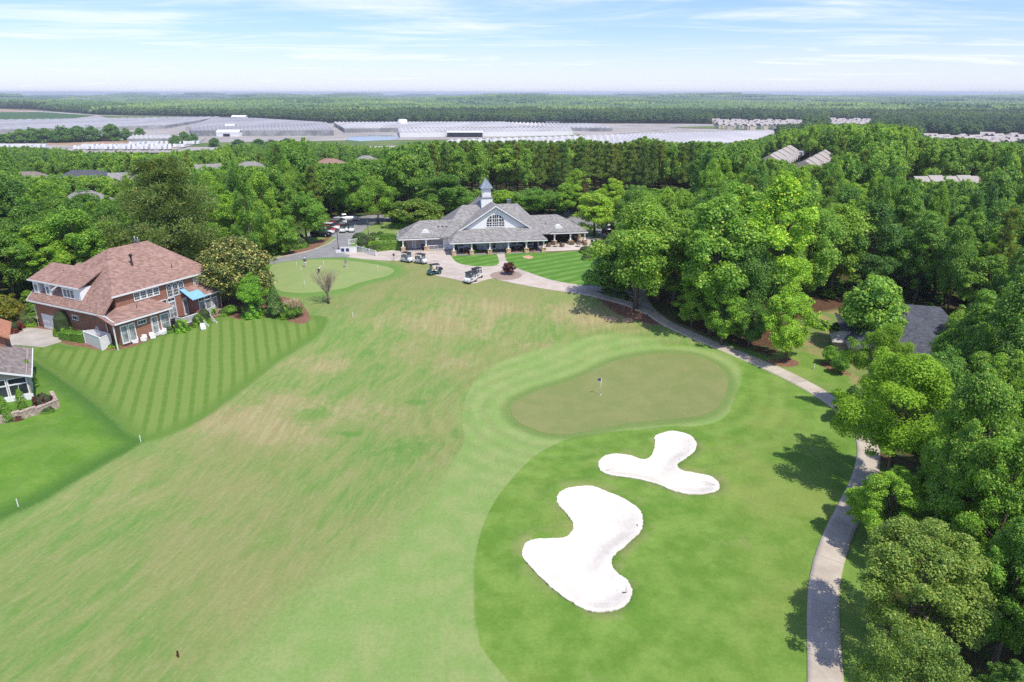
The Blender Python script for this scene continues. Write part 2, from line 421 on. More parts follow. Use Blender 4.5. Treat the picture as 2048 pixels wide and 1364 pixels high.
# old fairway slope: dormant bermuda streaks
slope_dry = t.mix(t.m('MULTIPLY', t.rng(nst, .36, .66), .8), (.122,.232,.048), (.228,.256,.088))
slope_dry = t.mix(t.m('MULTIPLY', t.rng(nst2, .42, .7), .6), slope_dry, (.222,.268,.090))
slope_dry = t.mix(t.m('MULTIPLY', t.rng(nb, .46, .62), .5), slope_dry, (.262,.235,.100))
sepx = t.n('ShaderNodeSeparateXYZ'); t.l(pos, sepx.inputs[0])
fine = t.noise(2.1, t.mapv(t.mapv(pos, (1, 1, 0), (0, 0, -sang-.12)), (.20, 1.5, 1)), 4, .7)
slope_dry = t.mix(t.m('MULTIPLY', t.rng(fine, .48, .64), .30), slope_dry, (.310,.300,.140)); slope_dry = t.mix(t.m('MULTIPLY', t.rng(fine, .44, .30), .24), slope_dry, (.105,.225,.045))
dry = t.m('ADD', t.attr('dry'), t.m('MULTIPLY', t.m('ADD', t.m('SUBTRACT', t.noise(.22, stv, 5, .65, .4), .5), t.m('SUBTRACT', t.noise(.9, pos, 5, .7), .5)), 1.6))
slope_dry = t.mix(t.m('MULTIPLY', t.rng(dry, .15, .95), .85), slope_dry, t.mix(t.rng(nst2, .35, .65), (.285,.235,.110), (.330,.300,.150)))
slope_dry = t.mix(t.m('MULTIPLY', t.rng(dry, -.25, -1.0), .85), slope_dry, t.mix(nm, (.070,.190,.030), (.110,.240,.045)))
leftmask = t.rng(t.m('ADD', t.attr('side'), t.m('MULTIPLY', t.m('SUBTRACT', nm, .5), 5)), -2, 2)
col = t.mix(leftmask, rough, slope_dry)
fairc = t.mix(t.rng(nm, .35, .68), (.190,.292,.080), (.245,.308,.106))
fairc = t.mix(t.m('MULTIPLY', t.rng(nst2, .5, .72), .45), fairc, (.165,.275,.070))
gd = t.attr('green')
ring = t.m('SINE', t.m('MULTIPLY', t.m('ADD', gd, t.m('MULTIPLY', nm, .5)), 2*math.pi/2.3))
ringf = t.m('MULTIPLY', t.rng(gd, -24, -1), t.m('MULTIPLY', ring, .055))
fairm = t.rng(t.m('ADD', t.attr('fair'), t.m('MULTIPLY', t.m('SUBTRACT', ns, .5), .5)), -.6, .6)
col = t.mix(fairm, col, fairc)
# tan seed-head patches and bright new growth scattered through the turf
col = t.mix(t.m('MULTIPLY', t.rng(t.noise(.16, pos, 6, .7, .6), .60, .72), .5), col, (.262,.252,.112))
# clubhouse lawn, banded
cb, ca = P1(1090, 540), P1(1180, 525); cang = math.atan2(ca.y-cb.y, ca.x-cb.x)
cmv = t.n('ShaderNodeSeparateXYZ'); t.l(t.mapv(pos, (1, 1, 1), (0, 0, -cang)), cmv.inputs[0])
cband = t.rng(t.m('SINE', t.m('ADD', t.m('MULTIPLY', cmv.outputs[1], 2*math.pi/2.7), t.m('MULTIPLY', nb, 4))), -.6, .6)
clawn = t.mix(t.m('MULTIPLY', cband, t.rng(nm, .3, .6)), (.085,.205,.028), (.150,.270,.056))
col = t.mix(am('clawn', -.4, .4, .6), col, clawn)
# left lawn with mower stripes one way and a paler cross pass
la, lb = P1(485, 633), P1(490, 729); lang = math.atan2(lb.y-la.y, lb.x-la.x)
lm = t.n('ShaderNodeSeparateXYZ'); t.l(t.mapv(pos, (1, 1, 1), (0, 0, -lang)), lm.inputs[0])
wob = t.m('MULTIPLY', t.m('SUBTRACT', t.noise(.12, pos, 3), .5), 2.2)
st = t.rng(t.m('SINE', t.m('ADD', t.m('MULTIPLY', lm.outputs[1], 2*math.pi/1.5), wob)), -.85, .05)
st2 = t.rng(t.m('SINE', t.m('ADD', t.m('MULTIPLY', lm.outputs[0], 2*math.pi/1.9), wob)), .1, .9)
lawn = t.mix(st, (.104,.190,.028), (.168,.248,.054))
lawn = t.mix(t.m('MULTIPLY', st2, .16), lawn, (.195,.245,.075))
lawn = t.mix(t.m('MULTIPLY', t.rng(ns, .3, .7), .4), lawn, (.110,.185,.038))
lawn = t.mix(t.rng(t.attr('lawn'), 2.6, .4), lawn, t.mix(nm, (.080,.185,.026), (.135,.200,.045)))
col = t.mix(am('lawn', -.5, .4, 1.3, ns), col, lawn)
lawnb = t.mix(t.rng(nm, .3, .7), (.082,.190,.020), (.138,.250,.036)); lawnb = t.mix(t.m('MULTIPLY', t.rng(nst, .4, .65), .35), lawnb, (.150,.225,.060))
lawnb = t.mix(t.rng(t.attr('lawnb'), 3.0, .3), lawnb, t.mix(nf, (.040,.110,.018), (.085,.180,.032)))
col = t.mix(am('lawnb', -.5, .4, 1.3, ns), col, lawnb)
# practice green surround
col = t.mix(t.rng(t.attr('pgreen'), -3.4, -.6), col, t.mix(nm, (.105,.220,.040), (.150,.260,.060)))
# darker collar round the green, dry rim round the sand
col = t.mix(t.m('MULTIPLY', t.rng(gd, -1.7, -.2), .85), col, t.mix(nm, (.120,.200,.048), (.160,.225,.062)))
brim = t.m('MULTIPLY', t.rng(t.attr('bunk'), -1.6, -.1), t.rng(nm, .42, .62))
col = t.mix(t.m('MULTIPLY', brim, .5), col, (.235,.205,.100))
yard = t.mix(t.rng(nm, .42, .62), (.150,.215,.055), (.285,.215,.105))
col = t.mix(am('yard', -2, 2, 3), col, yard)
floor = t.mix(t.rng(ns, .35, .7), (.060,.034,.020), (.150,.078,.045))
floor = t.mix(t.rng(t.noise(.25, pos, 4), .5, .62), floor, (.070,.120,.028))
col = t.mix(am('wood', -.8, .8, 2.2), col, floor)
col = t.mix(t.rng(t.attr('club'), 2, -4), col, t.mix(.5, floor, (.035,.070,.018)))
mulch = t.mix(t.rng(ns, .3, .7), (.145,.070,.045), (.270,.150,.100))
col = t.mix(am('mulch', -.15, .15, .5, ns), col, mulch)
dist = t.m('ADD', t.m('MULTIPLY', ringf, t.rng(t.attr('club'), -1, 2)), 1.0)
col = t.mix(1.0, col, t.m('MULTIPLY', dist, t.m('ADD', t.m('MULTIPLY', nf, .42), t.m('ADD', t.m('MULTIPLY', ns, .46), .57))), 'MULTIPLY')
principled(t, out, col, .95, 0, .12, bump=t.m('ADD', nf, t.m('MULTIPLY', ns, 1.5)), bstr=.35, bdist=.06)
dr_ = np.zeros(len(fx))
for px, py, rx, ry, a in [(480,840,7,3.5,.9),(600,880,8,3,.6),(730,820,6,4,.7),(640,730,7,3,.7),(880,650,9,4,.9),(1000,620,7,3,.6),(780,700,6,3,.5),(1060,690,8,2,.5),(940,600,9,4,.5),(560,800,5,3,.7),(250,1000,6,3,.4),(1150,620,6,3,.6),(300,1180,8,3,.3),(900,720,5,3,.4),(1190,640,6,2.5,.8),
                          (722,670,1.2,2.5,-1.0),(740,705,1.4,2.5,-1.1),(760,735,1.5,2,-.9),(825,805,2.4,1.2,-1.2),(690,866,2.2,1.1,-1.1),(1000,790,6,4,-.5),(850,890,8,4,-.5),(760,900,5,3,-.4),(1030,750,5,2,-.8),(960,690,3,1.5,-.7),(620,830,2,1,-1.0),(500,800,1.5,1,-1),(200,1250,12,5,-.35),(860,580,6,2,-.4)]:
    p_ = P1(px, py); dr_ += a*np.exp(-(((fx-p_.x)/rx)**2+((fy-p_.y)/ry)**2))
A['dry'] = dr_
A['side'] = -(fx+5-(fy-60)*.24)+ 60*sstep(92, 98, fy)*(fx < 30)
me = raw_mesh('ground', np.stack([fx, fy, GZ.ravel()], 1), quads, m, True)
for k, v in A.items():
    a = me.attributes.new(k, 'FLOAT', 'POINT'); a.data.foreach_set('value', v.astype(np.float32))
structure('ground', link(bpy.data.objects.new('ground', me)))

# ------------------------------------------------------------------ greens, sand, paths
def turf_green(name, c0, c1, c2):
    m, t, out = new_mat(name); pos = t.n('ShaderNodeNewGeometry').outputs['Position']
    n = t.noise(.30, pos, 6, .7); k = t.mix(t.rng(n, .38, .64), c0, c1)
    k = t.mix(t.m('MULTIPLY', t.rng(t.noise(1.3, pos, 5, .7), .60, .72), .7), k, c2)
    k = t.mix(1.0, k, t.m('ADD', t.m('MULTIPLY', t.noise(9, pos, 3, .7), .2), .9), 'MULTIPLY')
    principled(t, out, k, .9, 0, .15); return m
M_green = turf_green('bent_grass', (.178,.215,.070), (.215,.232,.086), (.270,.250,.110))
M_pgreen = turf_green('bent_grass_pale', (.225,.300,.100), (.260,.310,.115), (.285,.305,.135))
sheet('putting_green', W_GREEN, M_green, .8, .03)
sheet('practice_green', W_PG, M_pgreen, 1.2, .03)
m, t, out = new_mat('bunker_sand'); pos = t.n('ShaderNodeNewGeometry').outputs['Position']
k = t.mix(t.rng(t.noise(.6, pos, 5), .35, .65), (.635,.59,.505), (.71,.67,.585))
rk = t.n('ShaderNodeTexWave', wave_type='BANDS'); rk.inputs['Scale'].default_value = 1.6; rk.inputs['Distortion'].default_value = 9; rk.inputs['Detail'].default_value = 2
t.l(pos, rk.inputs[0])
k = t.mix(t.m('MULTIPLY', t.rng(t.noise(2.2, pos, 5, .7), .5, .75), .5), k, (.55,.49,.415)); principled(t, out, k, .95, 0, .1, bump=t.m('ADD', t.m('MULTIPLY', rk.outputs['Fac'], .25), t.noise(3.5, pos, 5, .7)), bstr=.22, bdist=.05)
M_sand = m
sheet('sand_bunker', W_B1, M_sand, .5, .03); sheet('sand_bunker', W_B2, M_sand, .5, .03)
def paving(name, c0, c1, joint=0.0, sc=.5):
    m, t, out = new_mat(name); pos = t.n('ShaderNodeNewGeometry').outputs['Position']
    k = t.mix(t.rng(t.noise(sc, pos, 6, .65), .33, .68), c0, c1)
    k = t.mix(t.m('MULTIPLY', t.rng(t.noise(.13, pos, 5, .7), .52, .66), .45), k, tuple(q*.72 for q in c0))
    if joint:
        a = t.n('ShaderNodeAttribute', attribute_name='along').outputs['Fac']
        f = t.m('FRACT', t.m('DIVIDE', a, joint))
        k = t.mix(t.m('MULTIPLY', t.m('LESS_THAN', f, .05/joint*1.4), .5), k, tuple(q*.45 for q in c0))
    k = t.mix(1.0, k, t.m('ADD', t.m('MULTIPLY', t.noise(8, pos, 4, .7), .24), .88), 'MULTIPLY')
    principled(t, out, k, .85, 0, .25, bump=t.noise(20, pos, 3), bstr=.15, bdist=.02); return m
M_conc = paving('path_concrete', (.415,.358,.285), (.505,.445,.365), 3.0)
M_plaza = paving('plaza_concrete', (.44,.375,.315), (.53,.465,.40))
M_drive = paving('driveway_concrete', (.36,.325,.280), (.45,.415,.365))
M_asph = paving('asphalt', (.215,.215,.212), (.275,.272,.268))
def path_strip(name, px, width, mat, lift=.06):
    c = smooth_loop(P(px), 8, False)[:, :2]
    # even spacing
    s = np.concatenate([[0], np.cumsum(np.linalg.norm(np.diff(c, axis=0), axis=1))]); q = np.arange(0, s[-1], .6)
    c = np.stack([np.interp(q, s, c[:, 0]), np.interp(q, s, c[:, 1])], 1)
    for _ in range(6): c[1:-1] = (c[:-2]+2*c[1:-1]+c[2:])/4
    tn = np.gradient(c, axis=0); tn /= np.linalg.norm(tn, axis=1)[:, None]; nr = np.stack([-tn[:, 1], tn[:, 0]], 1)
    offs = np.linspace(-.5, .5, 7)*width; vs = []; al = []
    for o in offs:
        p = c+nr*o; vs.append(np.column_stack([p, ground_z(p[:, 0], p[:, 1])+lift])); al.append(q)
    for o in (offs[0], offs[-1]):
        p = c+nr*o*1.0; vs.append(np.column_stack([p, ground_z(p[:, 0], p[:, 1])-.15])); al.append(q)
    n = len(c); v = np.concatenate(vs); f = []
    for a, b in [(i, i+1) for i in range(6)]+[(7, 0), (6, 8)]:
        i = np.arange(n-1); f.append(np.stack([a*n+i, a*n+i+1, b*n+i+1, b*n+i], 1))
    f = np.concatenate(f)[:, ::-1]
    me = raw_mesh(name, v, f, mat); at = me.attributes.new('along', 'FLOAT', 'POINT'); at.data.foreach_set('value', np.concatenate(al).astype(np.float32))
    o = structure(name, link(bpy.data.objects.new(name, me))); return c
PATH_C = path_strip('cart_path', [(1652,1460),(1651,1364),(1648,1290),(1646,1220),(1651,1150),(1672,1080),(1703,1015),(1728,960),(1737,915),(1733,880),(1712,843),(1678,812),
 (1632,782),(1570,749),(1505,720),(1445,695),(1385,670),(1335,647),(1300,622),(1285,600),(1278,578),(1274,560)], 2.3, M_conc, .07)
PATH_B = path_strip('cart_path', [(1300,626),(1262,609),(1222,597),(1185,588),(1140,580)], 2.0, M_conc, .085)
path_strip('cart_path', [(1288,598),(1262,588),(1225,578),(1185,578),(1150,574)], 2.0, M_conc, .095)
PLAZA = smooth_loop(P([(690,507),(760,503),(800,499.5),(850,499),(898,500),(903,513),(915,526),(945,532.5),(980,533),(997,528),(996,515),(992,505),(1000,503.5),(1008,505),
 (1013,522),(1030,535),(1062,547),(1105,561),(1172,574),(1182,588),(1130,584),(1060,573),(1005,562),(985,557),(962,563),(945,567),(905,558),(858,547),(868,536),(850,526),(800,522),(745,520),(690,514)]), 3)
sheet('plaza_pavement', PLAZA, M_plaza, 1.2, .05)
ROAD = smooth_loop(P([(470,534),(520,524),(575,513),(622,502),(655,490),(672,479),(660,473),(628,474),(612,470),(640,455),(690,436),(735,431),(800,431),(850,430),(850,437),(800,440),(748,449),(728,460),
 (712,478),(697,495),(688,507),(700,511),(690,515),(640,516),(560,525),(470,545)]), 3)
sheet('parking_road', ROAD, M_asph, 1.5, .055)
c_ = smooth_loop(P([(470,533),(520,523),(575,512),(622,501.5),(655,489.5),(671,479)]), 6, False)
sheet('kerb', ribbon_poly(c_, .3), M_plaza, .6, .16, skirt=.25)
PATIO = P([(1080,503.5),(1088,490),(1130,478),(1180,474),(1216,482),(1222,492),(1195,498),(1140,501)])
sheet('patio_pavement', PATIO, paving('patio_concrete', (.50,.44,.38), (.58,.52,.46)), 1.2, .06)
DRIVE = P([(-40,700),(10,672),(50,655),(75,657),(120,663),(123,684),(86,695),(30,690),(-30,745)])
sheet('driveway', DRIVE, M_drive, 1.2, .05)
c0 = P1(1012, 551)
m, t, out = new_mat('brick_circle'); tc = t.n('ShaderNodeTexCoord').outputs['Object']
sp = t.n('ShaderNodeVectorMath', operation='LENGTH'); t.l(tc, sp.inputs[0]); rr = sp.outputs['Value']
ringc = t.m('SINE', t.m('MULTIPLY', rr, 9.0))
k = t.mix(t.rng(ringc, -.4, .4), (.46,.38,.315), (.40,.315,.255)); k = t.mix(t.rng(rr, 2.5, 2.6), k, (.30,.22,.175))
k = t.mix(t.m('MULTIPLY', t.rng(t.noise(3, tc, 4), .4, .7), .4), k, (.36,.31,.27))
principled(t, out, k, .85, 0, .2)
ring_ = np.array([[c0.x+2.85*math.cos(a), c0.y+2.85*math.sin(a)] for a in np.linspace(0, 2*math.pi, 40, endpoint=False)])
o = sheet('paved_circle', ring_-np.array([c0.x, c0.y]), m, .6, .085, zf=lambda x, y: ground_z(x+c0.x, y+c0.y)); o.location = (c0.x, c0.y, 0)
# worn, slightly pink scorch of clay beside the path
m, t, out = new_mat('bare_clay'); pos = t.n('ShaderNodeNewGeometry').outputs['Position']
principled(t, out, t.mix(t.noise(2, pos, 5), (.42,.25,.14), (.60,.42,.28)), .95, 0, .1); M_clay = m
for px in ([(1205,636),(1222,633),(1236,638),(1228,642),(1212,641)], [(1243,640),(1258,636),(1266,641),(1254,645)], [(1330,645),(1350,652),(1385,668),(1372,668),(1345,658)],
           [(1045,514),(1056,511),(1067,514),(1058,518)]):
    sheet('bare_clay', smooth_loop(P(px), 4), M_clay, .5, .025, skirt=.06)
# ------------------------------------------------------------------ foliage materials
def leaf_mat(name, dark, light, tip=None, tipf=.12, trans=.28, hue=.5, gloss=.35, wide=False):
    m, t, out = new_mat(name); g = t.n('ShaderNodeNewGeometry'); oi = t.n('ShaderNodeObjectInfo')
    tc = t.n('ShaderNodeTexCoord').outputs['Object']
    k = t.mix(t.m('ADD', t.m('MULTIPLY', g.outputs['Random Per Island'], .45), t.m('MULTIPLY', t.rng(t.noise(.35, tc, 3), .3, .7), .55)), dark, light)
    if tip: k = t.mix(t.rng(g.outputs['Random Per Island'], 1-tipf*1.2, 1-tipf*.8), k, tip)
    # every tree its own cast of green: blue-dark to yellow-bright
    k = t.mix(1.0, k, t.mix(t.rng(t.noise(.011, oi.outputs['Location'], 3), .35, .65), (.74,.80,.86), (1.18,1.12,1.0)), 'MULTIPLY')
    if wide: k = t.mix(1.0, k, t.mix(t.rng(t.noise(.0016, oi.outputs['Location'], 4, .65), .38, .62), (.62,.72,.84), (1.22,1.16,1.0)), 'MULTIPLY')
    r = oi.outputs['Random']
    lo = tuple(1-hue*a for a in (.42, .26, .02)); hi = tuple(1+hue*a for a in (.46, .26, -.05))
    k = t.mix(1.0, k, t.mix(r, lo, hi), 'MULTIPLY')
    k = t.mix(1.0, k, oi.outputs['Color'], 'MULTIPLY'); k = t.mix(1.0, k, (1.80, 1.60, 1.40), 'MULTIPLY')
    b = t.n('ShaderNodeBsdfPrincipled'); t.put(b.inputs['Base Color'], k); b.inputs['Roughness'].default_value = .55
    b.inputs['Specular IOR Level'].default_value = gloss
    tr = t.n('ShaderNodeBsdfTranslucent'); t.put(tr.inputs[0], t.mix(1.0, k, (1.15, 1.1, .5), 'MULTIPLY'))
    mx = t.n('ShaderNodeMixShader'); mx.inputs[0].default_value = trans
    t.l(b.outputs[0], mx.inputs[1]); t.l(tr.outputs[0], mx.inputs[2]); t.l(mx.outputs[0], out.inputs[0]); return m
M_leaf = leaf_mat('broad_leaves', (.060,.165,.018), (.175,.355,.048), (.30,.43,.085), .14, .46, .5, .5)
M_needle = leaf_mat('pine_needles', (.058,.125,.030), (.150,.232,.060), (.22,.24,.08), .10, .32, .25)
M_cedar = leaf_mat('cedar_foliage', (.045,.110,.028), (.110,.200,.048), None, .1, .25, .3)
M_feather = leaf_mat('feathery_leaves', (.100,.220,.014), (.210,.370,.035), None, .1, .45, .15)
M_magn = leaf_mat('magnolia_leaves', (.040,.085,.018), (.110,.155,.036), (.30,.29,.10), .22, .22, .1, .5)
M_seed = leaf_mat('seeding_maple_leaves', (.075,.150,.024), (.180,.275,.056), (.28,.34,.10), .22, .40, .12)
M_hedge = leaf_mat('hedge_leaves', (.055,.140,.018), (.145,.290,.045), None, .1, .28, .25)
M_purple = leaf_mat('purple_leaves', (.030,.010,.012), (.085,.030,.030), None, .1, .2, .3)
M_pink = leaf_mat('azalea_flowers', (.30,.09,.09), (.48,.20,.19), (.09,.16,.03), .3, .2, .1)
M_twig = simple('bare_twigs', (.30,.235,.185), .9, .2)
M_bark = simple('grey_bark', (.125,.098,.075), .95, .35, 6)
M_pbark = simple('pine_bark', (.115,.070,.048), .95, .35, 6)
M_plume = leaf_mat('pampas_plumes', (.28,.23,.17), (.46,.40,.31), None, .1, .3, .1)

def unit(v): return v/np.maximum(np.linalg.norm(v, axis=1, keepdims=True), 1e-9)
def leaf_quads(cen, nrm, size, rg, aspect=.75, droop=None):
    """one small folded leaf-spray per centre: two triangles as a quad, bent across the middle"""
    n = len(cen); r = rg.normal(size=(n, 3)) if droop is None else droop
    a = unit(np.cross(nrm, r)); b = np.cross(nrm, a); s = size[:, None]
    v = np.stack([cen-a*s*.5, cen+b*s*.5*aspect-nrm*s*.10, cen+a*s*.5-nrm*s*.16, cen-b*s*.5*aspect-nrm*s*.10], 1).reshape(-1, 3)
    return v, np.arange(n*4).reshape(n, 4)
def crown_broad(seed, h=16.0, rad=5.5, base=.22, lobes=62, per=520, size=.27, lobe_r=.255, wob=.16, point=.22):
    rg = np.random.default_rng(seed); ph = rg.uniform(0, 6.28, 2); cz = h*(base+1)/2; hz = h*(1-base)/2
    L = []
    while len(L) < lobes:
        d = unit(rg.normal(size=(1, 3)))[0]; rr = rg.uniform(.35, 1)**.5
        zz = d[2]*rr; prof = 1-.20*max(zz, 0)-.12*abs(zz)
        prof *= 1+wob*math.sin(2*math.atan2(d[1], d[0])+ph[0]+zz*2.2)+wob*.8*math.sin(3*math.atan2(d[1], d[0])+ph[1]-zz*3)
        if zz > 0: prof *= 1-point*zz**1.5
        p = np.array([d[0]*rr*rad*.80*prof, d[1]*rr*rad*.80*prof, cz+zz*hz*.86])
        if zz < -.55 and rg.random() < .5: continue
        L.append(p)
    L = np.array(L); lr = rad*lobe_r*rg.uniform(.65, 1.3, lobes)
    # outer sprays that break up the outline
    k = int(lobes*.75); pick = rg.integers(0, lobes, k); o = L[pick]-np.array([0, 0, cz]); o = unit(o+rg.normal(size=o.shape)*np.array([.25, .25, .35])*rad)
    L = np.concatenate([L, L[pick]+o*lr[pick, None]*rg.uniform(.75, 1.25, (k, 1))]); lr = np.concatenate([lr, rad*lobe_r*rg.uniform(.28, .55, k)])
    C = []; N = []; Z = []
    for p, r in zip(L, lr):
        n = int(per*(r/(rad*lobe_r))**2)
        d = unit(rg.normal(size=(n, 3))+np.array([0, 0, .45])); out = p-np.array([0, 0, cz]); out = out/(np.linalg.norm(out)+1e-6)
        d = unit(d+out*.35)
        q = p+d*r*(rg.uniform(.45, 1.05, (n, 1)))*np.array([1.08, 1.08, .80])
        C.append(q); N.append(unit(d*.7+np.array([0, 0, .55])+rg.normal(size=(n, 3))*.42)); Z.append(size*rg.uniform(.45, 1.5, n))
    return leaf_quads(np.concatenate(C), np.concatenate(N), np.concatenate(Z), rg)+(L, lr)
def limbs(mb, L, h, rad, r0, seed, k=14, fork=.30, lean=0.0):
    rg = random.Random(seed)
    trunk = [Vector((0, 0, -.4)), Vector((rg.uniform(-.1, .1), rg.uniform(-.1, .1), h*.16)), Vector((rg.uniform(-.25, .25), rg.uniform(-.25, .25), h*fork)),
             Vector((rg.uniform(-.4, .4), rg.uniform(-.4, .4), h*.58)), Vector((rg.uniform(-.4, .4), rg.uniform(-.4, .4), h*.80))]
    mb.path(trunk, [r0*1.35, r0, r0*.82, r0*.5, r0*.15], 8)
    for i in range(k):
        p = Vector(L[rg.randrange(len(L))]); a = min(max((p.z-h*.12)/(h*.8)*.75, .25), .8)
        s = trunk[2].lerp(trunk[4], max(0, (a-fork)/(.8-fork)))
        mid = s.lerp(p, .5)+Vector((0, 0, .04*h)); mb.path([s, mid, p], [r0*.40*(1.1-a), r0*.24*(1.1-a)+.02, .02], 5)
def tree_proto(kind, seed, h, rad, mat, bark, hd=True, **kw):
    v, f, L, lr = crown_broad(seed, h, rad, **kw)
    cm = raw_mesh('crown', v, f, mat)
    mb = MB(); limbs(mb, L, h, rad, h*.0175, seed, 26 if hd else 7)
    tm = raw_mesh('trunk', mb.v, mb.f, bark, True)
    return dict(kind=kind, h=h, rad=rad, crown=cm, trunk=tm)
def pine_proto(seed, h=20.0, rad=4.2, base=.38, whorls=26, per=110, size=.55, hd=True, spread=1.0):
    rg = np.random.default_rng(seed); rp = random.Random(seed); C = []; N = []; Z = []; D = []
    mb = MB(); r0 = h*.012
    mb.path([(0, 0, -.4), (rp.uniform(-.1, .1), 0, h*.3), (rp.uniform(-.2, .2), rp.uniform(-.2, .2), h*.65), (0, 0, h*.97)], [r0*1.2, r0, r0*.7, .03], 7)
    for i in range(whorls):
        u = (i+rp.random())/whorls; z = h*(base+(1-base)*u*.97); ln = rad*(1-u*.86)**.75*rp.uniform(.55, 1.15)*(.45+.55*min(1, u*5+.35))
        a = i*2.4+rp.uniform(-.4, .4)
        tip = Vector((math.cos(a)*ln, math.sin(a)*ln, z+ln*rp.uniform(.02, .38)))
        mb.path([(0, 0, z-.2), tip.lerp(Vector((0, 0, z)), .45)-Vector((0, 0, .1)), tip], [r0*.35*(1.1-u), r0*.2*(1.1-u), .015], 4)
        for s in range(5):
            w = .42+.58*s/4; p = np.array(tip.lerp(Vector((0, 0, z)), 1-w))+rg.normal(size=3)*ln*.10
            n = int(per*rp.uniform(.6, 1.3)/2.2); cr = .50*spread+ln*.13
            d = unit(rg.normal(size=(n, 3))+np.array([0, 0, .4]))
            C.append(p+d*cr*rg.uniform(.25, 1, (n, 1))*np.array([1.1, 1.1, .75])); N.append(unit(np.cross(d, rg.normal(size=(n, 3))))); D.append(d+np.array([0, 0, .3]))
            Z.append(size*rg.uniform(.6, 1.3, n))
    C = np.concatenate(C); N = np.concatenate(N); D = unit(np.concatenate(D)); Z = np.concatenate(Z)
    a = D; b = unit(np.cross(N, a)); s = Z[:, None]
    v = np.stack([C-a*s*.5-b*s*.05, C-a*s*.5+b*s*.05, C+a*s*.5+b*s*.19, C+a*s*.5-b*s*.19], 1).reshape(-1, 3)
    return dict(kind='pine', h=h, rad=rad, crown=raw_mesh('crown', v, np.arange(len(v)).reshape(-1, 4), M_needle), trunk=raw_mesh('trunk', mb.v, mb.f, M_pbark, True))
def conic_proto(seed, h, rad, mat, n=6000, size=.22, pw=.8, fat=.15):
    rg = np.random.default_rng(seed); z = rg.uniform(0, 1, n)**1.2; th = rg.uniform(0, 2*math.pi, n)
    prof = (1-z)**pw*np.minimum(1, fat+z*5)
    lump = 1+.16*np.sin(th*3+z*9)+.13*np.sin(th*5-z*17)
    r = rad*prof*lump*rg.uniform(.55, 1.05, n)
    c = np.stack([r*np.cos(th), r*np.sin(th), z*h*.98+.05], 1)
    nr = unit(np.stack([np.cos(th), np.sin(th), np.full(n, .5)], 1)+rg.normal(size=(n, 3))*.45)
    v, f = leaf_quads(c, nr, size*rg.uniform(.6, 1.4, n), rg)
    mb = MB().tube((0, 0, -.2), (0, 0, h*.6), h*.018, .02)
    return dict(kind='cedar', h=h, rad=rad, crown=raw_mesh('crown', v, f, mat), trunk=raw_mesh('trunk', mb.v, mb.f, M_bark, True))
HD = [tree_proto('broad', 1, 16, 5.6, M_leaf, M_bark, base=.13), tree_proto('broad', 2, 18, 5.0, M_leaf, M_bark, base=.14, lobes=74, per=430, lobe_r=.24),
      tree_proto('broad', 3, 15, 6.2, M_leaf, M_bark, base=.15, wob=.22, lobes=54, per=600, lobe_r=.28), tree_proto('broad', 4, 20, 5.4, M_leaf, M_bark, base=.16, point=.4, lobes=66, per=440, lobe_r=.235),
      tree_proto('broad', 5, 17, 6.0, M_leaf, M_bark, base=.07, wob=.22, lobes=80, per=420, lobe_r=.225)]
MD = [tree_proto('broad', 11+i, 16, 5.6, M_leaf, M_bark, False, base=.1+.03*i, lobes=36, per=230, size=.52, lobe_r=.31) for i in range(5)]
MDB = [tree_proto('broad', 21+i, 12, 6.0, M_leaf, M_bark, False, base=-.18, lobes=46, per=200, size=.6, lobe_r=.33) for i in range(2)]
FEATH = tree_proto('feather', 31, 15, 6.0, M_feather, M_bark, base=.26, lobes=58, per=950, size=.185, lobe_r=.225, wob=.3)
MAGN = tree_proto('magnolia', 32, 12, 7.2, M_magn, M_bark, base=.0, lobes=110, per=200, size=.36, lobe_r=.21)
SEED = [tree_proto('seed', 33+i, 13, 5.4, M_seed, M_bark, base=.10, lobes=84, per=700, size=.135, lobe_r=.165, wob=.26) for i in range(2)]
NEARB = [tree_proto('nearb', 41+i, 15, 5.0, M_leaf, M_bark, base=.10, lobes=90, per=760, size=.165, lobe_r=.185, wob=.22) for i in range(2)]
ROUND = tree_proto('round', 36, 9, 4.2, M_leaf, M_bark, base=.14, lobes=52, per=260, size=.34, lobe_r=.34)
PINE = [pine_proto(51, 20, 4.2, .20, 32, 130, .48), pine_proto(52, 22, 4.0, .28, 30, 130, .48), pine_proto(53, 19, 4.6, .14, 36, 130, .48)]
BIGPINE = pine_proto(57, 24, 10.5, .20, 84, 340, .42, True, 1.7)
PINEM = [pine_proto(61, 20, 4.0, .3, 16, 34, 1.1, False), pine_proto(62, 21, 3.8, .36, 15, 34, 1.1, False)]
CEDAR = conic_proto(71, 8, 2.6, M_cedar, 7000, .34, .75); CEDARB = conic_proto(72, 9, 5.2, M_cedar, 8000, .42, .5, .4)
DARKRED = conic_proto(73, 11, 2.6, leaf_mat('brownish_leaves', (.055,.060,.018), (.120,.110,.035), None), 6000, .4, .6)

